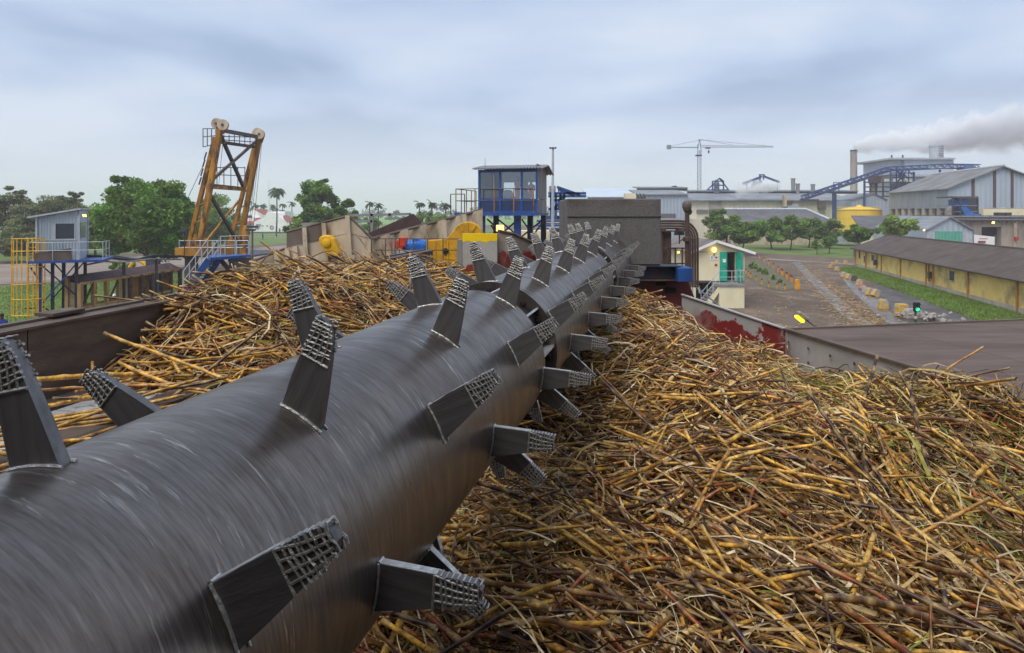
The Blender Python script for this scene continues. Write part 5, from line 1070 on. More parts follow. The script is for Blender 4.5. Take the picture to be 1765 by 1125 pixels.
# ================================================================== CENTRE BEHIND
lit_lamp('work_lamp', 'brightly lit amber work lamp under the blue operator cabin', at(862, 393, 24), 0.32, (1, 0.55, 0.10, 1), 2.6, M('dgrey'), Vector((0, -1, 0.05)))
def light_mast():
    t = thing('light_mast', 'tall pale floodlight mast behind the blue operator cabin', 'mast', at(952, 420, 36))
    p0, p1 = at(952, 420, 36), at(953, 256, 36); p0.z = 0
    b = MB(); b.tube([p0, p0.lerp(p1, 0.5), p1], [0.13, 0.1, 0.06], 10); b.build('pole', M('lgrey'), t)
    b = MB(); b.tube([at(947.5, 255.5, 36), at(958.5, 255.5, 36)], 0.03, 6); b.build('cross_arm', M('grey'), t)
    for x in (948.5, 953, 957.5): b = MB(); b.box(at(x, 254.5, 35.95), (0.1, 0.16, 0.07)); b.build('lamp_head', M('dgrey'), t)
light_mast()
def blue_steelwork():
    t = thing('conveyor_gallery', 'blue steel conveyor gallery and pipe racks behind the operator cabin', 'steelwork', at(965, 420, 60))
    Y = 55; B = M('blue')
    segs = [((945, 333), (1010, 333)), ((945, 338), (1010, 338)), ((948, 345), (978, 345)), ((935, 385), (975, 385)), ((935, 392), (975, 392)), ((945, 360), (975, 360)), ((950, 333), (950, 420)), ((958, 333), (958, 410)), ((966, 333), (966, 410)), ((972, 333), (972, 420)), ((962, 345), (975, 338)), ((955, 360), (966, 345)), ((948, 420), (958, 385)), ((960, 322), (1000, 336)), ((963, 326), (990, 337))]
    for a, c in segs:
        b = MB(); b.bar(at(a[0], a[1], Y), at(c[0], c[1], Y), 0.22); b.build('member', B, t)
    for k in range(10): b = MB(); b.bar(at(962+3.6*k, 323+1.25*k, Y), at(964+3.6*k, 334, Y), 0.12); b.build('lacing', B, t)
    for x0, y0, x1, y1, m in ((948, 320, 958, 331, 'grey'), (962, 348, 972, 358, 'grey'), (940, 372, 970, 378, 'tan_dark'), (957, 378, 966, 400, 'grey'), (968, 326, 976, 333, 'rust')):
        b = MB(); b.bx(tuple(at(x0, y1, Y+0.5)), tuple(at(x1, y0, Y+0.5)+Vector((0, 1.5, 0)))); b.build('machine_box', M(m), t)
    b = MB(); b.bx(tuple(at(868, 420, Y+4)), tuple(at(985, 398, Y+4)+Vector((0, 3, 0)))); b.build('base_wall', M('cream'), t)
    for k in range(4): b = MB(); b.tube([at(925, 380+4*k, Y-1), at(975, 380+4*k, Y-1)], 0.12, 6); b.build('pipe', M('grey') if k % 2 else B, t)
blue_steelwork()

# ================================================================== RIGHT: POST, PIPES, HOUSE
def rust_post():
    t = thing('lamp_post', 'rusty pipe post with octagonal lantern head by the concrete block', 'lamp post', at(1184, 500, 13))
    Y = 13.0
    b = MB(); b.tube([Vector((at(1184.5, 0, Y).x, Y, 1.5)), at(1184.5, 363, Y)], 0.045, 10); b.build('pole', M('rust'), t, smooth=True)
    c = at(1184, 366, Y); s = Y/F
    b = MB(); b.lathe([(3*s, -1*s), (6.0*s, 3*s), (8.2*s, 9*s), (8.4*s, 14*s), (7.2*s, 18*s), (3*s, 20.5*s), (1*s, 21*s)], c, 8); b.build('lantern', mat('grimy lantern', srgb(112, 100, 88), srgb(84, 74, 66), 0.6, 0, 6), t)
    b = MB(); b.tube([at(1186, 361, Y-.03), at(1190, 360, Y-.05), at(1191, 365, Y-.05), at(1188, 369, Y-.03)], 0.03, 6); b.build('cable_loop', M('dgrey'), t)
    c2 = at(1184, 412, Y); b = MB(); b.lathe([(0.02, -.06), (0.085, -.04), (0.085, .04), (0.03, .06)], c2, 10); b.build('collar', M('rust'), t)
    b = MB(); b.tube([at(1171, 416, Y-.1), at(1178, 411, Y-.05), at(1184, 412, Y), at(1200, 411, Y+.1)], 0.014, 5); b.build('lever', M('rust'), t)
    b = MB(); b.box(at(1171, 402, Y+1), (0.2, 0.1, 0.08)); b.tube([at(1171, 403, Y+1), at(1171, 420, Y+1)], 0.015, 5); b.build('lamp_box', M('dgrey'), t)
rust_post()
def pipe_arch():
    t = thing('pipe_bend', 'bank of rusty pipes bending over and down beside the lamp post', 'pipes', at(1190, 500, 14))
    Y = 14.0
    for k in range(4):
        dx = k*4.0; R = 18+k*4.2; c = (1172, 411)
        pts = [at(1138, c[1]-R, Y+0.05*k), at(c[0]-8, c[1]-R, Y+0.05*k)]+[at(c[0]+R*math.sin(R_(a)), c[1]-R*math.cos(R_(a)), Y+0.05*k) for a in range(0, 91, 15)]+[at(c[0]+R, 495, Y+0.05*k)]
        b = MB(); b.tube(pts, 0.025, 8); b.build('pipe', M('rust'), t, smooth=True)
    for x0, x1, y0, y1 in ((1145, 1157, 397, 462), (1141, 1144, 392, 462)):
        b = MB(); b.bx(tuple(at(x0, y1, Y+0.1)), tuple(at(x1, y0, Y+0.1)+Vector((0, 0.1, 0)))); b.build('rusty_plate', M('rust'), t)
    for y in (427.5, 454, 398): b = MB(); b.bar(at(1141, y, Y), at(1180, y, Y), 0.03); b.build('rail', M('rust'), t)
    for x in (1152, 1164, 1176): b = MB(); b.bar(at(x, 427, Y), at(x, 456, Y), 0.03); b.build('upright', M('rust'), t)
    for p in ((1142, 396), (1170, 396)): b = MB(); b.box(at(p[0], p[1], Y), (0.05, 0.4, 0.06)); b.build('clamp', M('rust'), t)
pipe_arch()
lit_lamp('bulkhead_lamp', 'small lit amber lamp between the rusty plates', at(1169, 434, 30), 0.14, (1, 0.6, 0.1, 1), 2.0, M('dgrey'))
def cream_house():
    Y = 46.0; t = thing('gate_house', 'small cream gabled office with teal doors and steps', 'building', gp(1240, 525.5))
    C = M('cream'); x0, x1 = at(1196, 0, Y).x, at(1284, 0, Y).x; xa = at(1233, 0, Y).x; ze = at(0, 433, Y).z; za = at(0, 417, Y).z; zf = at(0, 484, Y).z; D = 9.0
    dxl, dxm, dxr = at(1240.5, 0, Y).x, at(1253, 0, Y).x, at(1275, 0, Y).x; zt = at(0, 434, Y).z
    for poly in ([(x0, zf), (dxm, zf), (dxm, zt), (x0, zt)], [(dxr-0.3, zf), (x1, zf), (x1, zt), (dxr-0.3, zt)], [(x0, zt), (x1, zt), (x1, ze), (xa, za), (x0, ze)]):
        b = MB(); b.prism([(x, Y, z) for x, z in poly], (0, 0.2, 0)); b.build('wall', C, t)
    b = MB(); b.bx((x0, Y+0.2, 0.3), (x0+0.2, Y+D, ze)); b.bx((x1-0.2, Y+0.2, 0), (x1, Y+D, ze)); b.bx((x0, Y+D-0.2, 0), (x1, Y+D, ze)); b.build('wall', C, t)
    b = MB(); b.bx((x0+0.2, Y+0.2, zf-0.15), (x1-0.2, Y+D-0.2, zf)); b.build('floor', M('grey'), t)
    rm = mat('grey brown roof sheets', srgb(128, 118, 112), srgb(98, 90, 86), 0.85, 0, 0.8, wave=('Y', 0.3, 0.04), c3=srgb(84, 76, 72))
    xl, xr = at(1186, 0, Y).x, at(1299, 0, Y).x; sl = (za-ze)/(xa-x0); sr = (za-ze)/(x1-xa)
    b = MB(); b.prism([(xl, Y-0.35, za-(xa-xl)*sl+0.06), (xa, Y-0.35, za+0.06), (xa, Y-0.35, za+0.13), (xl, Y-0.35, za-(xa-xl)*sl+0.13)], (0, D+0.6, 0)); b.build('roof', rm, t)
    b = MB(); b.prism([(xa+0.002, Y-0.35, za+0.06), (xr, Y-0.35, za-(xr-xa)*sr+0.06), (xr, Y-0.35, za-(xr-xa)*sr+0.13), (xa+0.002, Y-0.35, za+0.13)], (0, D+0.6, 0)); b.build('roof', rm, t)
    b = MB(); b.bar((xl, Y-0.38, za-(xa-xl)*sl+0.07), (xa, Y-0.38, za+0.07), 0.05, 0.18, up=(0, 0, 1)); b.build('barge_board', M('white'), t)
    b = MB(); b.bar((xa, Y-0.38, za+0.07), (xr, Y-0.38, za-(xr-xa)*sr+0.07), 0.05, 0.18); b.build('barge_board', M('white'), t)
    teal = mat('teal door paint', srgb(22, 176, 146), srgb(16, 148, 122), 0.5, 0, 2, c3=srgb(60, 120, 100), lo3=0.66)
    b = MB(); b.bx((dxl, Y-0.07, zf), (dxm-0.01, Y-0.01, zt)); d = b.build('door', teal, t)
    b = MB(); b.bx((dxl+0.2, Y-0.085, zt-0.75), (dxl+0.42, Y-0.072, zt-0.5)); b.build('notice', M('white'), d)
    b = MB(); b.bx((dxm-0.1, Y-0.1, zf+0.9), (dxm-0.05, Y-0.071, zf+1.05)); b.build('handle', M('dgrey'), d)
    b = MB(); b.prism([(dxr-0.3, Y-0.02, zf), (dxr+0.0, Y-0.5, zf), (dxr+0.0, Y-0.5, zt), (dxr-0.3, Y-0.02, zt)], (0.05, 0.02, 0)); b.build('door', teal, t)
    b = MB(); b.bx((dxm+0.05, Y+1.2, zf), (dxr-0.35, Y+1.3, zf+1.9)); b.build('inner_screen', mat('dull red screen', srgb(120, 42, 32), srgb(80, 30, 26)), t)
    b = MB(); b.bx((dxm+0.25, Y+0.9, zf+0.3), (dxr-0.5, Y+1.15, zf+1.45)); b.build('cabinet', M('dgrey'), t)
    # first aid arrow and notices
    rd = mat('sign red', srgb(206, 30, 34), srgb(190, 26, 30), 0.5); wx = at(1229, 0, Y).x; wz = at(0, 443.5, Y).z
    b = MB(); b.bx((wx-0.22, Y-0.03, wz-0.17), (wx+0.36, Y-0.001, wz+0.17)); s = b.build('sign', M('white'), t)
    b = MB(); b.bx((wx+0.12, Y-0.045, wz-0.03), (wx+0.24, Y-0.031, wz+0.03)); b.prism([(wx+0.22, Y-0.045, wz+0.1), (wx+0.33, Y-0.045, wz), (wx+0.22, Y-0.045, wz-0.1)], (0, 0.013, 0)); b.build('arrow', rd, s)
    b = MB(); b.bx((wx-0.12, Y-0.045, wz-0.1), (wx-0.07, Y-0.031, wz+0.1)); b.build('mark', M('dgrey'), s)
    b = MB(); b.bx((wx+0.12, Y-0.03, wz-0.62), (wx+0.3, Y-0.001, wz-0.46)); b.build('small_sign', rd, t)
    b = MB(); b.bx((x0+0.1, Y-0.03, zt-0.02), (dxl-0.9, Y-0.001, zt+0.03)); b.bx((x0+0.1, Y-0.03, zf+0.02), (dxl-0.6, Y-0.001, zf+0.07)); b.build('wall_band', M('tan'), t)
    # landing block, stair, railings
    lx0, lx1 = at(1240, 0, Y-1.6).x, at(1283, 0, Y-1.6).x; zl = zf-0.08
    b = MB(); b.bx((lx0, Y-1.6, 0), (lx1, Y-0.001, zl-0.14)); b.build('landing_base', C, t)
    b = MB(); b.bx((lx0-0.05, Y-1.66, zl-0.138), (lx1+0.05, Y-0.002, zl)); b.build('landing', M('grey'), t)
    n = 9; xs = at(1206, 0, Y-1.2).x
    for k in range(n):
        u = k/n; x = lx0-0.05+(xs-lx0)*u; b = MB(); b.bx((x+(xs-lx0)/n, Y-1.5, zl*(1-(k+1)/n)-0.06+0.02), (x, Y-0.5, zl*(1-(k+1)/n)+0.08)); b.build('step', M('grey'), t)
    b = MB(); b.prism([(lx0, Y-1.55, zl-0.15), (xs, Y-1.55, 0.02), (xs+0.5, Y-1.55, 0.02), (lx0, Y-1.55, zl-0.55)], (0, 0.12, 0)); b.build('stair_side', C, t)
    railing(t, [(lx1, Y-1.6, zl), (lx0, Y-1.6, zl), (xs, Y-1.52, 0.1)], 0.95, 0.022, 0.75, (1, 0.55)); railing(t, [(lx1, Y-1.6, zl), (lx1, Y-0.1, zl)], 0.95, 0.022, 0.75, (1, 0.55))
    q = at(1231, 430, Y-0.2); l = thing('wall_lamp', 'lit yellow globe lamp on the gable of the cream office', 'lamp', q-Vector((0, 0, .35)))
    b = MB(); b.lathe([(0.03, -.2), (0.12, -.14), (0.16, 0), (0.12, .13), (0.03, .17)], q, 12); b.build('globe', emis('lit globe', (1, 0.78, 0.2, 1), 1.6), l, smooth=True)
    b = MB(); b.tube([q+Vector((0, 0, -.2)), q+Vector((0, 0, -.42)), q+Vector((0, .19, -.42))], 0.03, 6); b.build('bracket', M('rust'), l)
cream_house()
def handrail_far():
    t = thing('handrail', 'pair of pale handrails sloping down before the cream office steps', 'handrail', at(1215, 520, 30))
    for dy in (0, 0.5):
        b = MB(); b.tube([at(1186, 484, 22+dy), at(1243, 529, 30+dy)], 0.03, 6); b.build('rail', M('lgrey'), t)
    for u in (0.1, 0.5, 0.9):
        p = at(1186, 484, 22).lerp(at(1243, 529, 30), u); b = MB(); b.tube([p, p-Vector((0, 0, 1.0))], 0.025, 5); b.build('post', M('lgrey'), t)
    b = MB(); b.tube([at(1192, 500, 22), at(1193, 494, 22), at(1197, 491, 22), at(1204, 493, 22), at(1206, 505, 22)], 0.03, 6); b.build('hoop', M('lgrey'), t)
handrail_far()

# ------------------------------------------------------------------ bollards, blocks, signal, lamp
m_boly = mat('bollard yellow', srgb(222, 158, 30), srgb(196, 130, 22), 0.7, 0, 3); m_bolr = mat('bollard red', srgb(150, 52, 34), srgb(120, 44, 30), 0.7, 0, 3)
m_blk = mat('yellow painted block', srgb(222, 172, 30), srgb(178, 132, 30), 0.8, 0, 2.5, bump=0.3, c3=srgb(160, 152, 140), lo3=0.5, hi3=0.56, scale3=1.6); m_blkw = mat('bare concrete block', srgb(176, 168, 158), srgb(140, 132, 122), 0.9, 0, 3, bump=0.3)
def bollard(p, h, label, group):
    t = thing('bollard', label, 'bollard', p, group); b = MB(); b.bx((p.x-.05, p.y-.05, 0), (p.x+.05, p.y+.05, h*0.72)); b.build('post', m_boly, t)
    b = MB(); b.bx((p.x-.055, p.y-.055, h*0.72+.002), (p.x+.055, p.y+.055, h)); b.build('cap', m_bolr, t)
B1 = [(1309, 446), (1313, 449), (1317, 452), (1321, 454.5), (1325, 457.5), (1329, 460.5), (1333, 463.5), (1337, 466.5), (1341, 469.5), (1345, 472.5), (1349, 475.5), (1353, 478.5), (1357, 481.5), (1361, 484.5), (1365, 487.5), (1369, 490)]
for x, y in B1[::2]+[(1347, 474), (1355, 480), (1363, 486)]: bollard(gp(x, y), 0.72, 'yellow bollard with red cap along the upper edge of the planted bed', 'bollards along the upper bed edge')
for x, y in [(1286, 472), (1290, 475.5), (1294, 479), (1303, 484), (1313, 490), (1325, 496), (1339, 498), (1353, 500)]: bollard(gp(x, y), 0.55, 'yellow bollard with red cap along the lower edge of the planted bed', 'bollards along the lower bed edge')
sheet('planting_bed', [gp(1284, 474)[:2], gp(1312, 494)[:2], gp(1350, 502)[:2], gp(1374, 496)[:2], gp(1345, 474)[:2], gp(1308, 448)[:2], gp(1286, 448)[:2]], 0.03, mat('bed soil', srgb(104, 92, 78), srgb(78, 92, 48), 0.95, 0, 0.8, bump=0.6, bscale=4))
def block(p, s, rz, tilt, label, m, group=None):
    w, d, h = s; b = MB(); Rm = Matrix.Rotation(rz, 3, 'Z') @ Matrix.Rotation(tilt, 3, 'Y')
    poly = [(-w/2, -d/2, 0), (w/2, -d/2, 0), (w/2-0.04, -d/2+0.03, h*0.75), (w/2-0.12, -d/2+0.05, h), (-w/2+0.12, -d/2+0.05, h), (-w/2+0.04, -d/2+0.03, h*0.75)]
    b.prism([p+Rm @ Vector(q) for q in poly], Rm @ Vector((0, d-0.08, 0))); o = b.build('barrier_block', m, bevel=0.03); tag(o, label, 'block', group or 'painted blocks along the yard road'); return o
BL_ = [(1431, 462, 0.7, 0.1, 'leftmost of the small far yellow blocks at the road bend'), (1435, 457, 0.7, 0.2, 'far yellow block just behind the leftmost one at the bend'), (1442, 454, 0.7, 0.0, 'rearmost yellow block in the group at the road bend'),
 (1457.5, 455, 0.8, 0.0, 'lone far yellow block standing on the verge end'), (1442, 467, 0.8, 0.4, 'tilted yellow block nearest in the group at the bend'), (1454, 478, 0.9, 0.3, 'yellow and white block at the start of the block row'),
 (1462, 481, 0.9, 0.5, 'leaning yellow block second in the row beside the road'), (1472, 484, 0.9, 0.1, 'dark grimy block third in the row beside the road'), (1480.5, 492, 0.9, 0.2, 'yellow block with red stain in the middle of the row'), (1484, 499, 0.85, 0.6, 'pinkish worn block half toppled in the row'),
 (1490, 503, 0.85, -0.3, 'grey and yellow block leaning on its neighbour'), (1498, 509, 1.0, 0.4, 'yellow block before the tipped one in the row'), (1506, 511, 1.0, 0.9, 'yellow block tipped over at the end of the close row'), (1522, 532, 1.05, 0.05, 'yellow and white block standing alone on the road side'),
 (1554, 545, 1.3, 0.0, 'widest yellow and white block nearest the signal post')]
for i, (x, y, s, tl, lab) in enumerate(BL_):
    block(gp(x, y), (s*0.6, s*0.45, s*0.62), 0.15*math.sin(i*2.3), tl*0.6, lab, [m_blk, m_blk, m_blk, m_blk, m_blk, m_blk, m_blk, mat('grimy dark block', srgb(84, 82, 74), srgb(60, 58, 52)), m_blk, mat('pink worn block', srgb(180, 112, 84), srgb(150, 96, 60)), m_blkw][i] if i < 11 else m_blk)
block(gp(1374, 499), (0.42, 0.42, 0.9), 0, 0, 'upright yellow block at the near end of the planted bed', m_boly)
block(gp(1573, 548), (1.1, 0.5, 0.6), 0.1, 0, 'bare white concrete block beside the signal post', m_blkw)
def rubble():
    c = gp(1592, 552); rr = random.Random(4); t = thing('rubble_pile', 'low pile of pale rubble behind the signal post', 'rubble', c)
    for k in range(46):
        p = c+Vector((rr.gauss(0, 0.9), rr.gauss(0, 0.6), 0)); s = rr.uniform(0.1, 0.3); b = MB(); b.box((p.x, p.y, s*0.4+rr.random()*0.3), (s, s*rr.uniform(0.6, 1.2), s*0.7), Matrix.Rotation(rr.random()*6, 3, Vector((rr.random(), rr.random(), rr.random()+.1)).normalized())); b.build('rubble_piece', m_blkw, t, bevel=0.03)
rubble()
def signal():
    p = gp(1578, 556); Y = p.y; t = thing('traffic_signal', 'small black traffic signal showing green beside the blocks', 'traffic signal', p)
    b = MB(); b.tube([p, Vector((p.x, p.y, at(0, 536, Y).z))], 0.07, 8); b.build('pole', mat('green pole', srgb(60, 92, 66), srgb(44, 66, 50)), t)
    z0, z1 = at(0, 537, Y).z, at(0, 521, Y).z; b = MB(); b.bx((p.x-.1, p.y-.12, z0), (p.x+.22, p.y+.12, z1)); b.build('head', M('black'), t, bevel=0.03)
    for k, (c, s) in enumerate((((0.02, 0.75, 0.35, 1), 0.9), ((0.02, 0.02, 0.02, 1), 0.0))):
        b = MB(); b.lathe([(0.12, 0), (0.1, -0.04), (0.03, -0.06)], Vector((p.x+.06, p.y-.121, z0+0.16+0.28*k)), 14, axis='y'); b.build('lens', emis('signal lens %d' % k, c, s), t)
        b = MB(); b.tube([Vector((p.x+.06+.13*math.cos(a), p.y-.2, z0+0.16+0.28*k+.13*math.sin(a))) for a in (0.1, .8, 1.57, 2.3, 3.0)], 0.02, 5); b.build('visor', M('black'), t)
signal()
def front_lamp():
    q = at(1381, 547, 9.9); t = thing('flood_lamp', 'lit yellow flood lamp on a bent arm above the right wall', 'lamp', at(1411, 567, 9.7))
    R3 = Matrix.Rotation(R_(38), 3, 'Y')
    b = MB(); b.box(q+R3 @ Vector((0.0, 0, 0.035)), (0.2, 0.11, 0.06), R3); b.build('housing', mat('clear lamp cover', srgb(150, 146, 140), srgb(120, 116, 110), 0.3), t, bevel=0.02)
    b = MB(); b.box(q+R3 @ Vector((-0.01, -0.005, -0.035)), (0.16, 0.09, 0.05), R3); b.build('lens', emis('lit flood lens', (1, 0.85, 0.02, 1), 1.25), t, bevel=0.02)
    b = MB(); b.tube([at(1388, 550, 9.9), at(1398, 557, 9.85), at(1407, 565, 9.75), at(1411, 568.5, 9.7)], 0.014, 6); b.build('arm', M('dgrey'), t)
    b = MB(); b.tube([at(1405+4*math.cos(a), 565+4*math.sin(a), 9.75) for a in np.linspace(0, 6.0, 14)], 0.006, 5); b.build('cable', M('dgrey'), t)
front_lamp()

# ------------------------------------------------------------------ yellow warehouse
def warehouse():
    A = Vector((41.8, 77.6, 0)); w = Vector((-0.231, -0.973, 0)); n = Vector((0.973, -0.231, 0)); H = 2.35; L = 60.0
    t = thing('warehouse', 'long low yellow warehouse with brown roof along the yard', 'building', A+w*25)
    ym = mat('stained yellow limewash', srgb(250, 216, 128), srgb(236, 194, 104), 0.9, 0, 0.5, bump=0.1, c3=srgb(150, 132, 96), lo3=0.48, hi3=0.72, scale3=0.5); pl = mat('dirty white plinth', srgb(196, 186, 166), srgb(158, 148, 128), 0.9, 0, 1)
    rm = mat('brown fibre cement roof', srgb(92, 80, 72), srgb(74, 62, 56), 0.9, 0, 0.6, wave=('Y', 0.34, 0.04), c3=srgb(110, 98, 90), detail=8)
    def P(s, k, z): return A+w*s+n*k+Vector((0, 0, z))
    bays = [0, 4.2, 9.5, 15.2, 21.5, 23.0, 29.5, 36.5, 43.5, 51, L]
    for i in range(len(bays)-1):
        b = MB(); b.prism([P(bays[i]+0.02, 0, 0.42), P(bays[i+1]-0.02, 0, 0.42), P(bays[i+1]-0.02, 0, H), P(bays[i]+0.02, 0, H)], n*0.2); b.build('wall_bay', ym, t)
        b = MB(); b.prism([P(bays[i]+0.02, -0.04, 0), P(bays[i+1]-0.02, -0.04, 0), P(bays[i+1]-0.02, -0.04, 0.41), P(bays[i]+0.02, -0.04, 0.41)], n*0.24); b.build('plinth', pl, t)
        b = MB(); b.prism([P(bays[i]-0.09, -0.1, 0), P(bays[i]+0.09, -0.1, 0), P(bays[i]+0.09, -0.1, H), P(bays[i]-0.09, -0.1, H)], n*0.12); b.build('pilaster', mat('rusty yellow pilaster', srgb(206, 148, 66), srgb(160, 100, 50), 0.9, 0, 2), t)
    b = MB(); b.prism([P(0, 0.21, 0), P(0, 7, 0), P(0, 7, H), P(0, 3.5, H+1.45), P(0, 0.21, H)], w*0.2); b.build('gable_wall', ym, t)
    b = MB(); b.prism([P(0.3, 6.8, 0), P(L, 6.8, 0), P(L, 6.8, H), P(0.3, 6.8, H)], n*0.2); b.build('rear_wall', ym, t)
    for k0, k1, z0, z1 in ((-0.55, 3.5, H-0.12, H+1.5), (7.5, 3.51, H-0.12, H+1.5)):
        # roof in sheets laid down the slope
        S = -0.4
        while S < L:
            e = min(L, S+2.9); j = random.uniform(0, 0.015); b = MB(); b.prism([P(S, k0, z0+j), P(e-0.015, k0, z0+j), P(e-0.015, k1, z1+j), P(S, k1, z1+j)], (0, 0, 0.06)); b.build('roof_sheet', rm, t); S = e
    b = MB(); b.tube([P(-0.4, 3.5, H+1.57), P(L, 3.5, H+1.57)], 0.1, 6); b.build('ridge_cap', rm, t)
    b = MB(); b.tube([P(-0.4, -0.5, H-0.12), P(L, -0.5, H-0.12)], 0.05, 6); b.build('gutter', M('dgrey'), t)
    for s, z, ww, hh, mm in ((1.3, 1.25, 0.6, 0.9, 'rust'), (3.2, 0.9, 1.0, 0.7, 'glass'), (6.1, 1.3, 0.9, 0.6, 'dgrey'), (26.2, 1.15, 0.8, 0.75, 'dgrey'), (40, 0.9, 0.6, 0.9, 'tan')):
        b = MB(); b.prism([P(s, -0.03, z), P(s+ww, -0.03, z), P(s+ww, -0.03, z+hh), P(s, -0.03, z+hh)], n*0.029); o = b.build('window', M(mm), t)
        b = MB(); b.prism([P(s-0.08, -0.07, z-0.1), P(s+ww+0.08, -0.07, z-0.1), P(s+ww+0.08, -0.07, z-0.005), P(s-0.08, -0.07, z-0.005)], n*0.069); b.build('sill', pl, o)
    for s in (8.3, 22.3): b = MB(); b.tube([P(s, -0.12, 0.6), P(s, -0.12, 2.2)], 0.05, 6); b.build('downpipe', M('rust'), t)
    for s, z in ((8.1, 0.85), (22.9, 0.9)): b = MB(); b.bx(P(s, -0.3, z), P(s, -0.1, z)+Vector((0.3, 0.3, 0.6))); b.build('hose_box', M('rust'), t)
    b = MB(); b.bx(P(-0.35, -0.15, 1.1), P(-0.35, 0.2, 2.0)+Vector((0.25, 0.2, 0))); b.build('meter_box', M('lgrey'), t)
warehouse()

# ================================================================== FACTORY
m_sheet = mat('pale grey cladding', srgb(176, 188, 198), srgb(158, 170, 180), 0.6, 0.1, 0.3, (1, 1, 0.25), bump=0.0, wave=('X', 0.8, 0.08), c3=srgb(140, 146, 150), lo3=0.6, scale3=0.15)
m_sheet_y = mat('weathered grey cladding', srgb(166, 172, 174), srgb(140, 146, 148), 0.6, 0.1, 0.35, (1, 1, 0.25), wave=('Y', 0.8, 0.08), c3=srgb(118, 118, 116), lo3=0.55, scale3=0.2)
m_roofg = mat('grey factory roof', srgb(146, 150, 154), srgb(120, 124, 128), 0.6, 0.15, 0.25, wave=('X', 0.9, 0.08), c3=srgb(100, 100, 100), lo3=0.58)
m_roofd = mat('dark grey roof', srgb(104, 102, 104), srgb(82, 80, 82), 0.8, 0, 0.4, wave=('X', 0.6, 0.06))
def slab(t, name, px0, py0, px1, py1, Y, D, m):
    b = MB(); b.bx(tuple(at(px0, py1, Y)), tuple(at(px1, py0, Y)+Vector((0, D, 0)))); return b.build(name, m, t)
def wallg(t, name, px0, py0, px1, Y, D, m, z0=0.0):
    p = at(px0, py0, Y); q = at(px1, py0, Y); b = MB(); b.bx((p.x, Y, z0), (q.x, Y+D, p.z)); return b.build(name, m, t)
def mono(t, px0, px1, ylo, yhi, Y, D, m, name='roof'):
    """Roof slope: eave at depth Y (image row ylo) up to ridge at depth Y+D (row yhi)."""
    a, b_ = at(px0, ylo, Y), at(px1, ylo, Y); zr = at(0, yhi, Y+D).z
    b = MB(); b.prism([a, b_, Vector((b_.x, Y+D, zr)), Vector((a.x, Y+D, zr))], (0, 0, 0.25)); return b.build(name, m, t)
def long_hall():
    Y = 160.0; t = thing('factory_hall', 'long cream factory hall with grey roof behind the trees', 'building', at(1330, 412, Y))
    wl = mat('cream factory cladding', srgb(226, 220, 196), srgb(206, 198, 172), 0.8, 0, 0.2, (1, 1, .2), wave=('X', 1.2, 0.05), c3=srgb(176, 168, 146), lo3=0.6, scale3=0.2)
    xs = [1186, 1222, 1246, 1290, 1340, 1385, 1430, 1478]
    for i in range(len(xs)-1): wallg(t, 'wall_bay', xs[i]+0.15, 346, xs[i+1]-0.15, Y, 1.0, wl)
    wallg(t, 'rear_wall', 1186, 346, 1478, Y+34, 1.0, wl)
    mono(t, 1184, 1480, 346.2, 334, Y-1, 14, m_roofg); slab(t, 'clerestory', 1185, 333.8, 1478, 329.4, Y+13.2, 0.6, M('dgrey')); mono(t, 1184, 1480, 330, 328.3, Y+12.5, 8, m_roofg)
    for x0, x1 in ((1201, 1221), (1222.5, 1262)): slab(t, 'window_strip', x0, 361, x1, 367, Y-0.3, 0.28, mat('louvre grey', srgb(120, 118, 118), srgb(98, 96, 96), 0.8, 0, 1))
    slab(t, 'stain_panel', 1223, 346.6, 1244, 360, Y-0.25, 0.24, mat('sooty cladding', srgb(178, 172, 156), srgb(140, 134, 122), 0.9, 0, 0.4))
    slab(t, 'dust_duct', 1352, 336, 1357, 356, Y-2, 1.5, M('tan')); slab(t, 'dust_duct', 1357, 346, 1366, 352, Y-2.2, 1.8, M('rust')); slab(t, 'vent_house', 1358, 351, 1376, 360, Y-2, 1.9, M('lgrey')); slab(t, 'vent_house', 1412, 349, 1424, 361, Y-1, 0.9, M('tan_dark'))
    slab(t, 'lean_to', 1140, 377, 1218, 412, Y-8, 8, wl)
    for x, y0, w in ((1367, 309, 7), (1375, 318, 7), (1401, 319, 7)):
        p = at(x, y0, Y+12); b = MB(); b.lathe([(w*.07, -3), (w*.075, 0), (w*.09, 0.05), (w*.09, 0.3)], p, 12); b.build('roof_vent', M('grey'), t)
long_hall()
def grey_hall():
    Y = 150.0; t = thing('factory_hall', 'blue grey metal clad hall behind the concrete block', 'building', at(1140, 412, Y))
    wallg(t, 'wall', 1098, 336, 1185.5, Y, 1, m_sheet); mono(t, 1097, 1186, 336, 328.5, Y-0.5, 10, m_roofg); slab(t, 'clerestory', 1098, 328, 1185, 324, Y+9.4, 0.5, M('dgrey')); mono(t, 1098, 1186, 324.4, 323, Y+9, 6, m_roofg)
    slab(t, 'roof_unit', 1161, 320, 1167, 323.3, Y+12, 2, M('dblue')); slab(t, 'side_wall', 1184.8, 336, 1185.8, 400, Y+1, 20, m_sheet)
    slab(t, 'water_tank', 1079, 333, 1096, 345, Y-8, 3, M('cream'))
    for k in range(8): b = MB(); b.bar(at(1097+2*k, 333+3*(k % 3), Y-7), at(1099+2*k, 345, Y-7), 0.25); b.build('rack_bar', M('dgrey'), t)
    slab(t, 'canopy', 1128, 368, 1165, 376, Y-12, 6, m_roofd)
grey_hall()
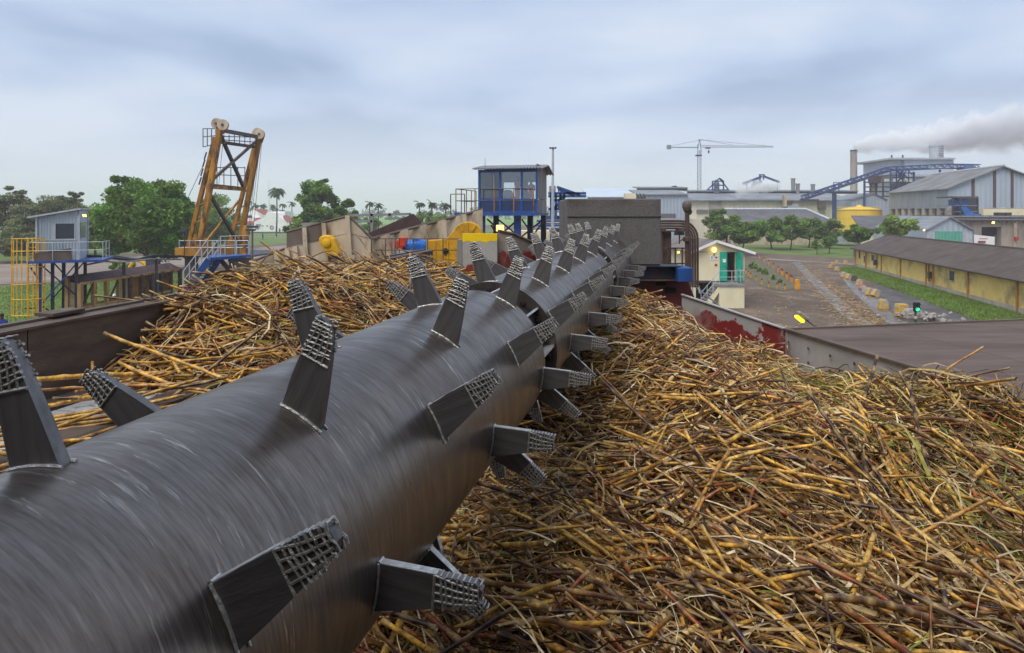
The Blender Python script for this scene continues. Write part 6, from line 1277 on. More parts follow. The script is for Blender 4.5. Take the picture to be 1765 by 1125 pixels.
def pale_hall():
    Y = 205.0; t = thing('factory_hall', 'faint pale roofed hall left of the blue grey one', 'building', at(1055, 405, Y))
    wallg(t, 'wall', 1013, 340, 1100, Y, 1, m_sheet); mono(t, 1012, 1102, 340, 325.5, Y-1, 16, mat('pale roof', srgb(200, 210, 218), srgb(184, 196, 206), 0.6, 0.1, 0.2)); slab(t, 'eave_shadow_strip', 1013, 340.2, 1078, 341.4, Y-1.2, 0.3, M('dgrey'))  # dark grey strip stands in for the shadow under the eave
pale_hall()
def low_grey():
    Y = 130.0; t = thing('store_shed', 'long low shed with dark grey roof behind the yard trees', 'building', at(1360, 415, Y))
    wallg(t, 'wall', 1262, 386, 1446, Y, 1, M('tan')); a, c = at(1262, 387, Y-0.5), at(1446, 387, Y-0.5); zr = at(0, 362, Y+7).z
    b = MB(); b.prism([a, c, Vector((c.x-3.2, Y+7, zr)), Vector((a.x+1.0, Y+7, zr))], (0, 0.1, 0.2)); b.build('roof', m_roofd, t); b = MB(); b.tube([Vector((a.x+1, Y+7, zr+.2)), Vector((c.x-3.2, Y+7, zr+.2)), c+Vector((0, 0, 0.25))], 0.3, 5); b.build('ridge_cap', M('lgrey'), t)
low_grey()
def yellow_tank():
    Y = 138.0; c = at(1481, 392, Y+4.5); r = 35.5*Y/F; t = thing('storage_tank', 'large round yellow storage tank beside the grey shed', 'tank', Vector((c.x, c.y, 0)))
    z1 = at(0, 361, Y).z; ty = mat('pale yellow tank paint', srgb(246, 206, 70), srgb(232, 184, 54), 0.5, 0, 0.3, (1, 1, .3), c3=srgb(220, 196, 120), lo3=0.6, scale3=.4)
    zs = np.linspace(0, z1, 5)
    for i in range(4): b = MB(); b.lathe([(r, zs[i]), (r, zs[i+1]-0.06)], (c.x, c.y, 0), 40); b.build('shell_course', ty, t, smooth=True)
    for z in zs[1:]: b = MB(); b.lathe([(r+.05, z-.06), (r+.08, z-.03), (r+.05, z)], (c.x, c.y, 0), 40); b.build('band', ty, t)
    b = MB(); b.lathe([(r+.15, z1), (r*.5, z1+.45), (.6, z1+.75), (.5, z1+1.0), (0.1, z1+1.05)], (c.x, c.y, 0), 40); b.build('roof', ty, t, smooth=True)
    b = MB(); b.tube([(c.x+r*math.cos(a), c.y+r*math.sin(a), z1+0.55) for a in np.linspace(0, 6.0, 40)], 0.05, 4); b.build('rail', ty, t)
yellow_tank()
def chimney():
    Y = 185.0; p = at(1471.5, 340, Y); t = thing('chimney', 'tall grey brick chimney trailing pale smoke', 'chimney', Vector((p.x, Y, 0))); s = Y/F; zt = at(0, 258, Y).z
    m = mat('sooty chimney', srgb(206, 194, 180), srgb(176, 164, 150), 0.9, 0, 0.5, (1, 1, .2), bump=0.2, c3=srgb(90, 80, 74), lo3=0.55)
    b = MB(); b.lathe([(6.4*s, 0), (5.2*s, zt-0.8), (5.6*s, zt-0.7), (5.6*s, zt), (4.2*s, zt), (4.0*s, zt-2)], (p.x, Y, 0), 24); b.build('shaft', m, t, smooth=True)
    b = MB(); b.lathe([(5.75*s, zt-.5), (5.75*s, zt-.1)], (p.x, Y, 0), 24); b.build('rim', M('dgrey'), t); b = MB(); b.lathe([(5.9*s, at(0, 307, Y).z-.15), (5.9*s, at(0, 307, Y).z+.1)], (p.x, Y, 0), 24); b.build('band', M('dgrey'), t)
chimney()
def boiler_house():
    Y = 172.0; t = thing('boiler_house', 'pale blue tall boiler house with round steel stack', 'building', at(1590, 410, Y))
    pm = mat('pale boiler cladding', srgb(196, 206, 214), srgb(180, 190, 200), 0.6, 0.1, 0.3, (1, 1, .2), wave=('X', 1.2, 0.06), c3=srgb(160, 164, 166), lo3=.62, scale3=.2)
    wallg(t, 'upper_block', 1559, 275, 1644, Y, 16, pm); slab(t, 'upper_wing', 1537, 274, 1558.8, 300, Y+1, 14, pm); slab(t, 'roof_slab', 1535, 271.5, 1647, 274.5, Y-1, 19, M('lgrey'))
    slab(t, 'lower_wing', 1563, 300, 1640, 304, Y-4, 3.9, M('lgrey')); slab(t, 'pillar', 1574, 304, 1586, 336, Y-3, 2.9, pm); slab(t, 'window_band', 1552, 307, 1576, 314, Y-3.4, 3.2, M('cream')); slab(t, 'dark_bay', 1545, 315, 1574, 330, Y-3, 2.8, M('dgrey'))
    c = at(1614, 275, Y+6); s = (Y+6)/F; z1 = at(0, 253, Y+6).z
    b = MB(); b.lathe([(10.5*s, c.z-1), (10.5*s, z1), (11.5*s, z1), (11.5*s, z1+.4), (9*s, z1+.4), (9*s, z1-1)], (c.x, c.y, 0), 24); b.build('stack', M('lgrey'), t, smooth=True)
    for k in range(5): b = MB(); b.bar(at(1619, 256+4*k, Y+3.5), at(1625, 256+4*k, Y+3.5), 0.15); b.build('stack_ladder', M('dgrey'), t)
    for x in (1537, 1556): b = MB(); b.tube([at(x, 274, Y), at(x, 267, Y)], 0.2, 6); b.build('vent_pipe', M('dgrey'), t)
boiler_house()
def truss(t, a, b_, Y, dep, n, m, w=0.22):
    P, Q = at(a[0], a[1], Y), at(b_[0], b_[1], Y); up = Vector((0, 0, dep))
    for off in (Vector((0, 0, 0)), Vector((0, 2.0, 0))):
        for u in (Vector((0, 0, 0)), up): b = MB(); b.bar(P+off+u, Q+off+u, w); b.build('chord', m, t)
        for k in range(n):
            s0, s1 = P.lerp(Q, k/n), P.lerp(Q, (k+1)/n); b = MB(); b.bar(s0+off+(up if k % 2 else Vector()), s1+off+(Vector() if k % 2 else up), w*.7); b.build('lacing', m, t)
    b = MB(); b.prism([P+up*.35, Q+up*.35, Q+up*.35+Vector((0, 2, 0)), P+up*.35+Vector((0, 2, 0))], (0, 0, -.1)); b.build('belt', M('dgrey'), t)
def bagasse_conveyor():
    Y = 150.0; B = mat('factory blue steel', srgb(58, 84, 140), srgb(44, 62, 104), 0.6, 0, 1); t = thing('belt_conveyor', 'long blue lattice conveyor climbing to the boiler house', 'conveyor', at(1460, 410, Y))
    truss(t, (1386, 344.5), (1536, 294), Y, 0.95, 26, B); truss(t, (1536, 294), (1640, 289), Y, 0.95, 16, B); truss(t, (1640, 289), (1690, 290), Y, 0.9, 8, B)
    b = MB(); b.prism([at(1600, 288, Y), at(1665, 285.5, Y), at(1665, 287.5, Y), at(1600, 290, Y)], (0, 2, 0)); b.build('cover', M('white'), t)
    slab(t, 'box_house', 1662, 284, 1679, 292, Y-.2, 2.6, mat('mid blue box', srgb(84, 118, 170), srgb(66, 96, 142)))
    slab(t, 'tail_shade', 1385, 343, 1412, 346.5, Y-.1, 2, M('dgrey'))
    for x, y in ((1436, 330), (1440, 330), (1490, 312), (1575, 296), (1620, 292), (1655, 293)): b = MB(); b.bar(at(x, y, Y+1), Vector((at(x, y, Y+1).x, Y+1, 4)), 0.35); b.build('trestle', B, t)
    for x in (1437, 1446):
        b = MB(); b.bar(at(x, 314, Y), at(x, 330, Y), 0.15); b.build('cage_bar', B, t)
    for y in (314, 319): b = MB(); b.bar(at(1437, y, Y), at(1446, y, Y), 0.15); b.build('cage_bar', B, t)
bagasse_conveyor()
def steel_frame():
    Y = 155.0; B = MATS['factory blue steel']; t = thing('steel_tower', 'tangled blue and rust steel frame tower below the boiler house', 'steelwork', at(1545, 410, Y)); rr = random.Random(3)
    for x in (1490, 1500, 1510, 1522, 1535, 1545, 1556, 1566, 1575):
        b = MB(); y0 = 290 if x >= 1535 and x < 1570 else 308; b.bar(at(x, y0, Y+rr.uniform(0, 5)), at(x, 352, Y+2), 0.3); b.build('upright', B if x > 1530 else M('rust'), t)
    for y in (298, 306, 314, 322, 330, 338):
        b = MB(); x0 = 1535 if y < 308 else 1489; b.bar(at(x0, y, Y), at(1576, y, Y), 0.28); b.build('floor_beam', B if y < 316 else M('dgrey'), t)
    for k in range(22):
        x = rr.uniform(1536, 1566); y = rr.uniform(290, 330); b = MB(); b.bar(at(x, y, Y-1), at(x+rr.choice((-9, 9)), y+10, Y-1), 0.2); b.build('brace', B, t)
    c = at(1506, 330, Y+3); b = MB(); b.lathe([(.7, -2), (.9, 1.5), (1.3, 2.4), (1.3, 3.6), (.6, 3.9)], c, 14); b.build('cyclone', M('tan'), t, smooth=True); b = MB(); b.box(at(1508, 309, Y+2), (2.2, 2, 1.6)); b.build('hopper', M('rust'), t)
    slab(t, 'panel', 1516, 308, 1534, 313, Y+4, .2, M('cream')); slab(t, 'panel', 1550, 297, 1560, 305, Y+4, .2, M('dblue'))
steel_frame()
def gable_shed(name, label, px0, px1, pa, ye, ya, ybase, Y, D, wm, rm, over=0.3):
    t = thing(name, label, 'building', at((px0+px1)/2, ybase, Y)); p, q, a = at(px0, ye, Y), at(px1, ye, Y), at(pa, ya, Y)
    b = MB(); b.prism([Vector((p.x, Y, 0)), Vector((q.x, Y, 0)), q, a, p], (0, .2, 0)); b.build('gable_wall', wm, t)
    b = MB(); b.bx((p.x, Y+.2, 0), (p.x+.2, Y+D, p.z)); b.bx((q.x-.2, Y+.2, 0), (q.x, Y+D, q.z)); b.build('side_wall', wm, t)
    for e, f in ((p, a), (a, q)): b = MB(); b.prism([e+Vector((0, -over, .02)), f+Vector((0, -over, .02)), f+Vector((0, -over, .22)), e+Vector((0, -over, .22))], (0, D, 0)); b.build('roof', rm, t)
    return t
gable_shed('pump_house', 'small grey gabled shed behind the yellow tank', 1468, 1529, 1505, 345, 333.5, 410, 152, 12, m_sheet, m_roofg)
t_ = gable_shed('garage', 'pale gabled garage with wide green door before the big shed', 1595, 1677, 1637, 397.5, 375, 420, 96, 14, m_sheet, m_roofg)
slab(t_, 'door', 1613, 398.5, 1658, 425, 95.9, .08, mat('faded green door', srgb(96, 178, 150), srgb(80, 150, 128), 0.7, 0, .6, wave=('X', 0.5, .05))); slab(t_, 'pier_panel', 1597, 398, 1611, 425, 95.92, .06, M('lgrey')); slab(t_, 'pier_panel', 1660, 398, 1675, 425, 95.92, .06, M('lgrey'))
lit_lamp('wall_lamp', 'small lit amber lamp at the left eave of the pale garage', at(1592, 396, 95), 0.35, (1, .6, .2, 1), 2, M('dgrey'))
def long_low():
    Y = 110.0; t = thing('store_shed', 'long dark roofed shed between yellow tank and pale garage', 'building', at(1560, 418, Y)); wallg(t, 'wall', 1485, 395, 1640, Y, 1, M('cream')); a, c = at(1483, 396, Y-.5), at(1640, 396, Y-.5); zr = at(0, 373, Y+10).z
    b = MB(); b.prism([a, c, Vector((c.x, Y+10, zr)), Vector((a.x+4.0, Y+10, zr))], (0, 0, .2)); b.build('roof', m_roofd, t)
    b = MB(); b.bx(tuple(at(1448, 420, 125)), tuple(at(1486, 402, 125)+Vector((0, 4, 0)))); b.build('annex', M('lgrey'), t)
long_low()
def big_shed():
    C = Vector((78.5, 115, 0)); s = Vector((4.2, 25, 0)).normalized(); g = Vector((s.y, -s.x, 0)); Ls = 25.35; k = 8.8; ze = 10.9; za = 14.6; zb = CAMZ+(365-358)*115/F
    t = thing('sugar_store', 'large grey clad factory shed with dark stripes on its gable', 'building', C+g*8)
    def P(a, b_, z): return C+s*a+g*b_+Vector((0, 0, z))
    n = 5
    for i in range(n): b = MB(); b.prism([P(Ls*i/n+.03, 0, zb), P(Ls*(i+1)/n-.03, 0, zb), P(Ls*(i+1)/n-.03, 0, ze), P(Ls*i/n+.03, 0, ze)], g*.2); b.build('side_sheet', m_sheet_y, t)
    def gz(b_): return ze+(za-ze)*(b_/k if b_ <= k else (2*k-b_)/k)
    cuts = [0, 3.9, 4.4, 7.35, 7.85, 10.2, 10.65, 14, 2*k]
    for i in range(len(cuts)-1):
        a, b_ = cuts[i], cuts[i+1]; st = (b_-a) < .6; pts = [P(0, a+.02, zb), P(0, b_-.02, zb), P(0, b_-.02, gz(b_))]+([P(0, k, za)] if a < k < b_ else [])+[P(0, a+.02, gz(a))]
        b = MB(); b.prism([p-s*(.06 if st else 0) for p in pts], s*.25); b.build('dark_stripe' if st else 'gable_sheet', mat('brown stripe sheet', srgb(92, 76, 74), srgb(74, 60, 58)) if st else m_sheet, t)
    rg = mat('old grey roof', srgb(134, 134, 132), srgb(108, 108, 106), .85, 0, .3, wave=('Y', .9, .08), c3=srgb(92, 88, 84), lo3=.55, scale3=.25)
    for b0, b1 in ((-.5, k), (k, 2*k+.5)):
        z0, z1 = (ze-.2, za+.1) if b0 < k-1 else (za+.1, ze-.2)
        for i in range(n): b = MB(); b.prism([P(Ls*i/n-(.6 if i == 0 else -.02), b0, z0), P(Ls*(i+1)/n, b0, z0), P(Ls*(i+1)/n, b1, z1), P(Ls*i/n-(.6 if i == 0 else -.02), b1, z1)], (0, 0, .2)); b.build('roof_sheet', rg, t)
    b = MB(); b.tube([P(-.6, k, za+.3), P(Ls, k, za+.3)], .25, 6); b.build('ridge_vent', M('lgrey'), t)
    cm = mat('stained concrete base', srgb(196, 184, 166), srgb(150, 138, 122), .9, 0, .5, (1, 1, .3), c3=srgb(112, 100, 90), lo3=.55, scale3=.5)
    b = MB(); b.prism([P(0, .8, 0), P(Ls, .8, 0), P(Ls, .8, zb-.05), P(0, .8, zb-.05)], g*.2); b.prism([P(.4, .8, 0), P(.4, 2*k, 0), P(.4, 2*k, zb-.05), P(.4, .8, zb-.05)], s*.2); b.build('base_wall', cm, t)
    for i in range(9): b = MB(); p = P(Ls*i/8.3, .1, 0); b.prism([p, p+s*1.0, p+s*1.0+Vector((0, 0, zb-.06)), p+Vector((0, 0, zb-.06))], g*.6); b.build('column', cm, t)
    b = MB(); b.prism([P(-.02, 0, zb-.6), P(-.02, 2*k, zb-.6), P(-.02, 2*k, zb-.05), P(-.02, 0, zb-.05)], s*.3); b.build('ring_beam', cm, t)
    return C, s, g
big_shed()
def chute_house():
    Y = 110.0; t = thing('loading_chute', 'blue loading chute in an open frame at the gable of the big shed', 'chute', at(1668, 378, Y)); B = mat('bright blue chute', srgb(52, 118, 196), srgb(38, 92, 160), .6, 0, .8)
    slab(t, 'canopy', 1641, 338, 1686, 340.5, Y-2, 4, M('tan_dark')); slab(t, 'back_panel', 1643, 341, 1684, 372, Y+2, .1, M('dgrey')); slab(t, 'hopper', 1648, 343, 1670, 354, Y-1, 2, B)
    for y in (353.5, 364): slab(t, 'deck', 1641, y, 1686, y+1.2, Y-2, 4, M('grey'))
    for x in (1642, 1655, 1685): b = MB(); b.bar(at(x, 340, Y-1.9), at(x, 380, Y-1.9), .22); b.build('post', M('dgrey'), t)
    b = MB(); b.prism([at(1656, 356, Y-2.2), at(1666, 356, Y-2.2), at(1681, 371, Y-2.2), at(1664, 371, Y-2.2)], (0, 1.5, 0)); b.build('chute', B, t); slab(t, 'belt_cover', 1664, 368, 1700, 371.5, Y-2.5, 1.6, B)
chute_house()
def loading_bay():
    Y = 104.0; t = thing('loading_bay', 'concrete loading bay with dark doorway and pipe rack on top', 'building', at(1730, 424, Y)); cm = MATS['stained concrete base']
    for x0, x1, y0 in ((1663, 1692, 375), (1726, 1748, 375), (1753, 1830, 375)): wallg(t, 'wall', x0, y0, x1, Y, 1, cm)
    slab(t, 'lintel', 1692, 375, 1726, 391, Y, 1, cm); slab(t, 'pilaster', 1748, 375, 1753, 426, Y-.5, 1.4, M('tan')); slab(t, 'doorway', 1691, 390, 1727, 430, Y+1.2, .1, M('black')); slab(t, 'roof_edge', 1655, 371.5, 1830, 375, Y-1, 12, M('tan_dark')); slab(t, 'upper_wall', 1695, 360, 1830, 371, Y+3, 1, M('cream'))
    for k in range(4): b = MB(); b.tube([at(1640, 373+2.2*k, Y-2), at(1830, 374+2.2*k, Y-2)], .1, 5); b.build('pipe', M('dgrey') if k % 2 else M('grey'), t)
    for x in range(1650, 1800, 14): b = MB(); b.bar(at(x, 371, Y-1.8), at(x+2, 384, Y-1.8), .12); b.build('rack_bar', M('dgrey'), t)
    for x in (1722, 1735): slab(t, 'roof_machine', x, 366, x+9, 371, Y-.5, 1.2, M('dgrey'))
    slab(t, 'hydrant_box', 1750, 408, 1756, 414, Y-.8, .3, mat('red box', srgb(200, 50, 44), srgb(170, 40, 36)))
    lit_lamp('wall_lamp', 'lit amber lamp above the dark loading doorway', at(1711, 383, Y-.6), .5, (1, .6, .2, 1), 2, M('dgrey'))
    s = thing('hoarding', 'white hoarding with faint red lettering beside the dark doorway', 'hoarding', at(1695, 420, Y-4)); b = MB(); b.prism([at(1679, 404, Y-4), at(1715, 408, Y-4), at(1715, 426, Y-4), at(1679, 424, Y-4)], (0, .1, 0)); b.build('board', M('white'), s); b = MB()
    rr = random.Random(5)
    for k in range(9): b.bx(tuple(at(1688+k*1.6, 411.8, Y-4.03)), tuple(at(1689.1+k*1.6, 410.6-rr.random()*.4, Y-4.01)))
    b.build('lettering', mat('faded red letters', srgb(206, 120, 120), srgb(190, 110, 110)), s); slab(s, 'red_base', 1687, 415, 1699, 418, Y-4.2, .15, mat('dull red panel', srgb(150, 60, 50), srgb(120, 52, 44)))
    for x, c in ((1675.5, 'blue'), (1715.5, 'rust')): slab(s, 'post', x, 397 if c == 'blue' else 404, x+2.5, 426, Y-4.1, .2, M(c))
loading_bay()
# roof-top structures and crane
def roof_silo():
    Y = 172.0; t = thing('roof_silo', 'grey silo in a blue frame above the cream hall roof', 'silo', at(1237, 330, Y)); B = MATS['factory blue steel']; c = at(1235, 326, Y); s = Y/F
    b = MB(); b.lathe([(4.8*s, -2), (4.8*s, 10*s), (3*s, 15*s), (1*s, 17*s)], c, 16); b.build('silo', M('grey'), t, smooth=True)
    for a, d in (((1220, 326), (1240, 307)), ((1240, 307), (1255, 326)), ((1228, 312), (1228, 327)), ((1247, 312), (1247, 327)), ((1228, 312), (1247, 312)), ((1240, 307), (1247, 312)), ((1228, 319), (1247, 319)), ((1218, 327), (1257, 327))): b = MB(); b.bar(at(*a, Y-1.2), at(*d, Y-1.2), .3); b.build('frame_bar', B, t)
roof_silo()
def roof_frame():
    Y = 176.0; t = thing('roof_frame', 'blue pitched steel frame in the steam above the hall', 'steel frame', at(1312, 330, Y)); B = MATS['factory blue steel']
    for a, d, w in (((1280, 316), (1313, 304), .5), ((1315, 303), (1344, 314), .5), ((1281, 318), (1311, 307), .25), ((1287, 314), (1287, 327), .35), ((1310, 300), (1310, 315), .4), ((1316, 300), (1316, 310), .3), ((1308, 301), (1318, 301), .3), ((1340, 313), (1340, 327), .25)): b = MB(); b.bar(at(*a, Y), at(*d, Y), w); b.build('member', B, t)
    b = MB(); b.tube([at(1311, 311, Y-.5), at(1309, 315, Y-.5), at(1300, 315.5, Y-.5), at(1298, 319, Y-.5), at(1298, 324, Y-.5)], .55, 8); b.build('duct', M('dgrey'), t, smooth=True)
roof_frame()
def tower_crane():
    Y = 230.0; t = thing('tower_crane', 'slender grey tower crane with long horizontal jib on the skyline', 'crane', at(1205, 400, Y)); m = mat('crane grey', srgb(120, 128, 134), srgb(96, 104, 110), .6)
    x0, x1 = 1202.2, 1208.3; yb, yt = 335, 268
    for x in (x0, x1):
        for dy in (0, 1.3): b = MB(); b.bar(at(x, yb, Y+dy), at(x, yt-20, Y+dy), .16); b.build('mast_leg', m, t)
    n = 20
    for k in range(n):
        a, c = yb+(yt-yb)*k/n, yb+(yt-yb)*(k+1)/n; b = MB(); b.bar(at(x0 if k % 2 else x1, a, Y), at(x1 if k % 2 else x0, c, Y), .1); b.bar(at(x0, c, Y), at(x1, c, Y), .1); b.build('mast_lacing', m, t)
    slab(t, 'slew_ring', 1201, 266, 1210, 268.5, Y-.3, 2, M('dgrey')); slab(t, 'cab', 1205.5, 258, 1209.5, 264, Y-1.2, 1.2, M('lgrey'))
    b = MB(); b.bar(at(1203, 256, Y), at(1205.5, 240, Y), .2); b.bar(at(1208, 256, Y), at(1206, 240, Y), .2); b.bar(at(1204, 241, Y), at(1213, 241, Y), .25); b.build('tower_head', m, t)
    for y in (253.6, 250.6):
        b = MB(); b.bar(at(1210, y, Y), at(1333, y if y > 252 else 251.8, Y), .15); b.build('jib_chord', m, t)
    n = 30
    for k in range(n): xa, xb = 1210+122*k/n, 1210+122*(k+1)/n; b = MB(); b.bar(at(xa, 253.6 if k % 2 else 250.8, Y), at(xb, 250.8 if k % 2 else 253.6, Y), .08); b.build('jib_lacing', m, t)
    b = MB(); b.bar(at(1157, 253.6, Y), at(1203, 253.8, Y), .3); b.build('counter_jib', m, t); slab(t, 'counterweight', 1150.5, 249.5, 1157, 256.5, Y, 1.2, M('grey'))
    for a, d in (((1206, 241), (1158, 251)), ((1212, 241), (1262, 249.6)), ((1212, 241), (1320, 251))): b = MB(); b.tube([at(*a, Y), at(*d, Y)], .06, 4); b.build('tie_rope', m, t)
    slab(t, 'trolley', 1217, 254, 1225, 255.6, Y-.3, 1.2, M('dgrey')); b = MB(); b.tube([at(1221.5, 255, Y), at(1221.5, 262, Y)], .06, 4); b.box(at(1221.5, 261.5, Y), (.5, .4, .9)); b.build('hook_block', M('dgrey'), t)
tower_crane()
# office far left
def office():
    Y = 200.0; t = thing('office_building', 'white office building with red tiled roofs beyond the lawn', 'building', at(470, 399, Y)); W = M('white')
    def pl(n, pts, y, m, th=.3): b = MB(); b.prism([at(px, py, Y+y) for px, py in pts], (0, th, 0)); return b.build(n, m, t)
    pl('front_wall', [(437, 399), (497, 399), (497, 383), (480, 372), (475, 366.5), (461, 364.5), (456, 374), (437, 382)], 0, W, 6)
    pl('block', [(475, 364), (491, 364), (491, 385), (475, 385)], 5, W, 8); pl('gable_wall', [(425, 380), (461, 380), (461, 361), (438, 360), (425, 368)], 7, W, 1); pl('left_wall', [(417, 399), (437, 399), (437, 376), (417, 376)], 3, W, 5)
    def sl(pts): b = MB(); b.prism([at(px, py, Y+y) for px, py, y in pts], (0, .1, .2)); return b.build('roof', M('redroof'), t)
    sl([(438, 361, 6), (461, 361.5, 6), (461, 370, 5), (454, 370, 5)]); sl([(414, 386, 1), (436, 386, 1), (450, 376, 5), (417, 376, 6)]); sl([(479, 373, 2), (494, 371.5, 6), (516, 382, 3), (497, 383, -1)]); sl([(417, 370, 12), (428, 364, 12), (431, 368, 11), (419, 373, 11)])
    pl('window', [(425, 371), (434, 371), (434, 375), (425, 375)], 6.8, M('glass'), .1); b = MB(); b.bx(tuple(at(497.5, 399, Y+2)), tuple(at(513, 384, Y+2)+Vector((0, .2, 0)))); b.build('porch_glass', M('glass'), t)
    for x in (498, 503.5, 508, 512.5): b = MB(); b.bar(at(x, 399, Y-1), at(x, 383, Y-1), .25); b.build('porch_post', W, t)
    c = at(468.2, 391.6, Y-.1); ring = MB(); ring.tube([c+Vector((.5*math.cos(a), 0, .5*math.sin(a))) for a in np.linspace(0, 2*math.pi, 24, endpoint=False)], .1, 5, closed=True); ring.build('round_emblem', mat('emblem maroon', srgb(120, 60, 54), srgb(96, 60, 50)), t)
    for x in (452.5, 460.5): b = MB(); b.box(at(x, 389, Y-.05), (.6, .06, .3)); b.build('wall_mark', M('grey'), t)
    pl('logo_panel', [(441, 386), (450, 386), (446, 395), (439, 395)], -.1, M('grey'), .05)
    m = thing('radio_mast', 'thin grey radio mast behind the white office', 'mast', at(464, 364, 220)); b = MB(); b.tube([at(464, 372, 220), at(463.5, 312, 220)], [.12, .05], 5); b.build('pole', M('lgrey'), m)
    f = thing('fence', 'thin wire fence along the office lawn', 'fence', at(470, 415, 140))
    for x in range(415, 500, 10): b = MB(); b.tube([gp(x, 412), gp(x, 412)+Vector((0, 0, 1.3))], .04, 4); b.build('post', M('lgrey'), f)
    for z in (.6, 1.25): b = MB(); b.tube([gp(415, 412)+Vector((0, 0, z)), gp(505, 412)+Vector((0, 0, z))], .025, 4); b.build('wire', M('lgrey'), f)
office()
# ================================================================== VEGETATION
m_leafg = attr_mat('tree leaves', 0.55, 0.5, 0.2, trans=0.3, spec=0.25)
def crown_np(rng, C, Rr, nclump, nleaf, leaf, base, clump=0.37, flat=1.0):
    """Leaf cards in uneven clumps through the crown's volume; C centre, Rr radii."""
    C = np.array(C); Rr = np.array(Rr)
    u = rng.normal(0, 1, (nclump, 3)); u /= np.linalg.norm(u, axis=1, keepdims=True); rad = rng.uniform(0.25, 1, nclump)**0.6
    cc = C+u*rad[:, None]*Rr*(0.80+0.25*rng.random((nclump, 1))); cc[:, 2] = np.maximum(cc[:, 2], C[2]-Rr[2]*0.72)
    cr = clump*Rr.mean()*rng.uniform(0.55, 1.15, nclump)
    per = nleaf//nclump; V = []; Cc = []
    tone = rng.uniform(0.6, 1.45, nclump); hue = rng.uniform(-0.02, 0.03, nclump)
    for k in range(nclump):
        v = rng.normal(0, 1, (per, 3)); v /= np.linalg.norm(v, axis=1, keepdims=True)
        p = cc[k]+v*(rng.random((per, 1))**0.42)*cr[k]*np.array([1, 1, 0.72*flat])
        a = rng.normal(0, 1, (per, 3)); a /= np.linalg.norm(a, axis=1, keepdims=True); b = np.cross(a, rng.normal(0, 1, (per, 3))); b /= np.linalg.norm(b, axis=1, keepdims=True)+1e-9
        s = leaf*rng.uniform(0.55, 1.3, (per, 1)); q = np.stack([p-a*s, p+b*s*0.42, p+a*s, p-b*s*0.42], 1); V.append(q)
        c = np.array(base)*tone[k]*rng.uniform(0.75, 1.25, (per, 1)); c[:, 0] += hue[k]; Cc.append(np.clip(c, 0.006, 1))
    V = np.concatenate(V).reshape(-1, 3); Cc = np.repeat(np.concatenate(Cc), 4, 0); return V, np.arange(len(V)).reshape(-1, 4), Cc, cc
def tree(name, label, px, Y, crown, base, nclump=26, nleaf=5000, leaf=0.22, group=None, cat='tree', lobes=None, seed=0, flat=1.0, bare=0.0, z0=0.0):
    """crown = (cx, cy, rx, ry) in photo pixels at depth Y, trunk foot at pixel column px on the ground."""
    rng = np.random.default_rng(seed+1000); foot = Vector((at(px, 0, Y).x, Y, z0)); t = thing(name, label, cat, foot, group)
    Vs, Fs, Cs, ends, o = [], [], [], [], 0
    for (cx, cy, rx, ry) in [crown]+(lobes or []):
        c = at(cx, cy, Y); R = (rx*Y/F, rx*Y/F*0.9, ry*Y/F); fr = (rx*ry)/(crown[2]*crown[3])
        V, Fq, Cc, cc = crown_np(rng, tuple(c), R, max(6, int(nclump*fr)), max(400, int(nleaf*fr)), leaf, base, flat=flat); Vs.append(V); Fs.append(Fq+o); Cs.append(Cc); o += len(V); ends.append(cc)
    V = np.concatenate(Vs)-np.array(foot); me = np_mesh('crown', V, np.concatenate(Fs), m_leafg, np.concatenate(Cs)); np_obj('crown', me, t)
    c = at(crown[0], crown[1], Y); h = c.z-z0; r = max(0.06, 0.035*h); top = Vector((foot.x+(c.x-foot.x)*0.5, Y, z0+h*0.62))
    b = MB(); b.tube([foot, foot.lerp(top, 0.5)+Vector((r*0.5, 0, 0)), top, Vector((c.x, Y, c.z+crown[3]*Y/F*0.4))], [r*1.3, r, r*0.75, r*0.2], 8); b.build('trunk', M('leafbark'), t, smooth=True)
    E = np.concatenate(ends); rng.shuffle(E)
    for e in E[:9]:
        e = Vector(e); m1 = foot.lerp(top, 0.75+0.3*rng.random()); mm = m1.lerp(e, 0.5)+Vector((0, 0, -0.1*(e-m1).length*0.3)); b = MB(); b.tube([m1, mm, e], [r*0.45, r*0.3, r*0.08], 5); b.build('limb', M('leafbark'), t)
    return t
GD, GM, GL, GA = (0.135, 0.245, 0.036), (0.16, 0.26, 0.05), (0.205, 0.30, 0.055), (0.18, 0.21, 0.09)
tree('broadleaf_tree', 'large dense dark green tree between lookout cabin and gantry', 254, 71, (250, 378, 74, 72), GD, 80, 22000, 0.27, lobes=[(290, 365, 44, 46), (212, 322, 24, 26), (205, 400, 44, 50), (300, 410, 40, 40)], seed=1)
for i, (px, Y, cr, lab, lobes) in enumerate((
 (12, 96, (8, 360, 42, 36), 'grey green feathery tree at the left edge of the picture', [(20, 330, 20, 14)]),
 (60, 92, (66, 375, 48, 40), 'grey green spreading tree behind the lookout cabin', [(45, 400, 40, 30)]),
 (120, 98, (118, 365, 42, 34), 'feathery tree above the lookout cabin roof', [(132, 337, 18, 12)]),
 (165, 90, (158, 395, 40, 40), 'paler green tree left of the large dark tree', None),
 (30, 84, (28, 418, 52, 24), 'low bushy tree behind the yellow ladder cage', None),
 (320, 118, (322, 385, 34, 30), 'hazy tree filling the skyline behind the gantry foot', [(300, 372, 24, 18)]),
 (95, 115, (95, 385, 44, 26), 'hazy low tree behind the feathery trees at left', None))):
    tree('feathery_tree', lab, px, Y, cr, GA if i != 3 else GL, 36, 8000, 0.22, 'trees along the left skyline', seed=20+i, lobes=lobes, flat=0.7)
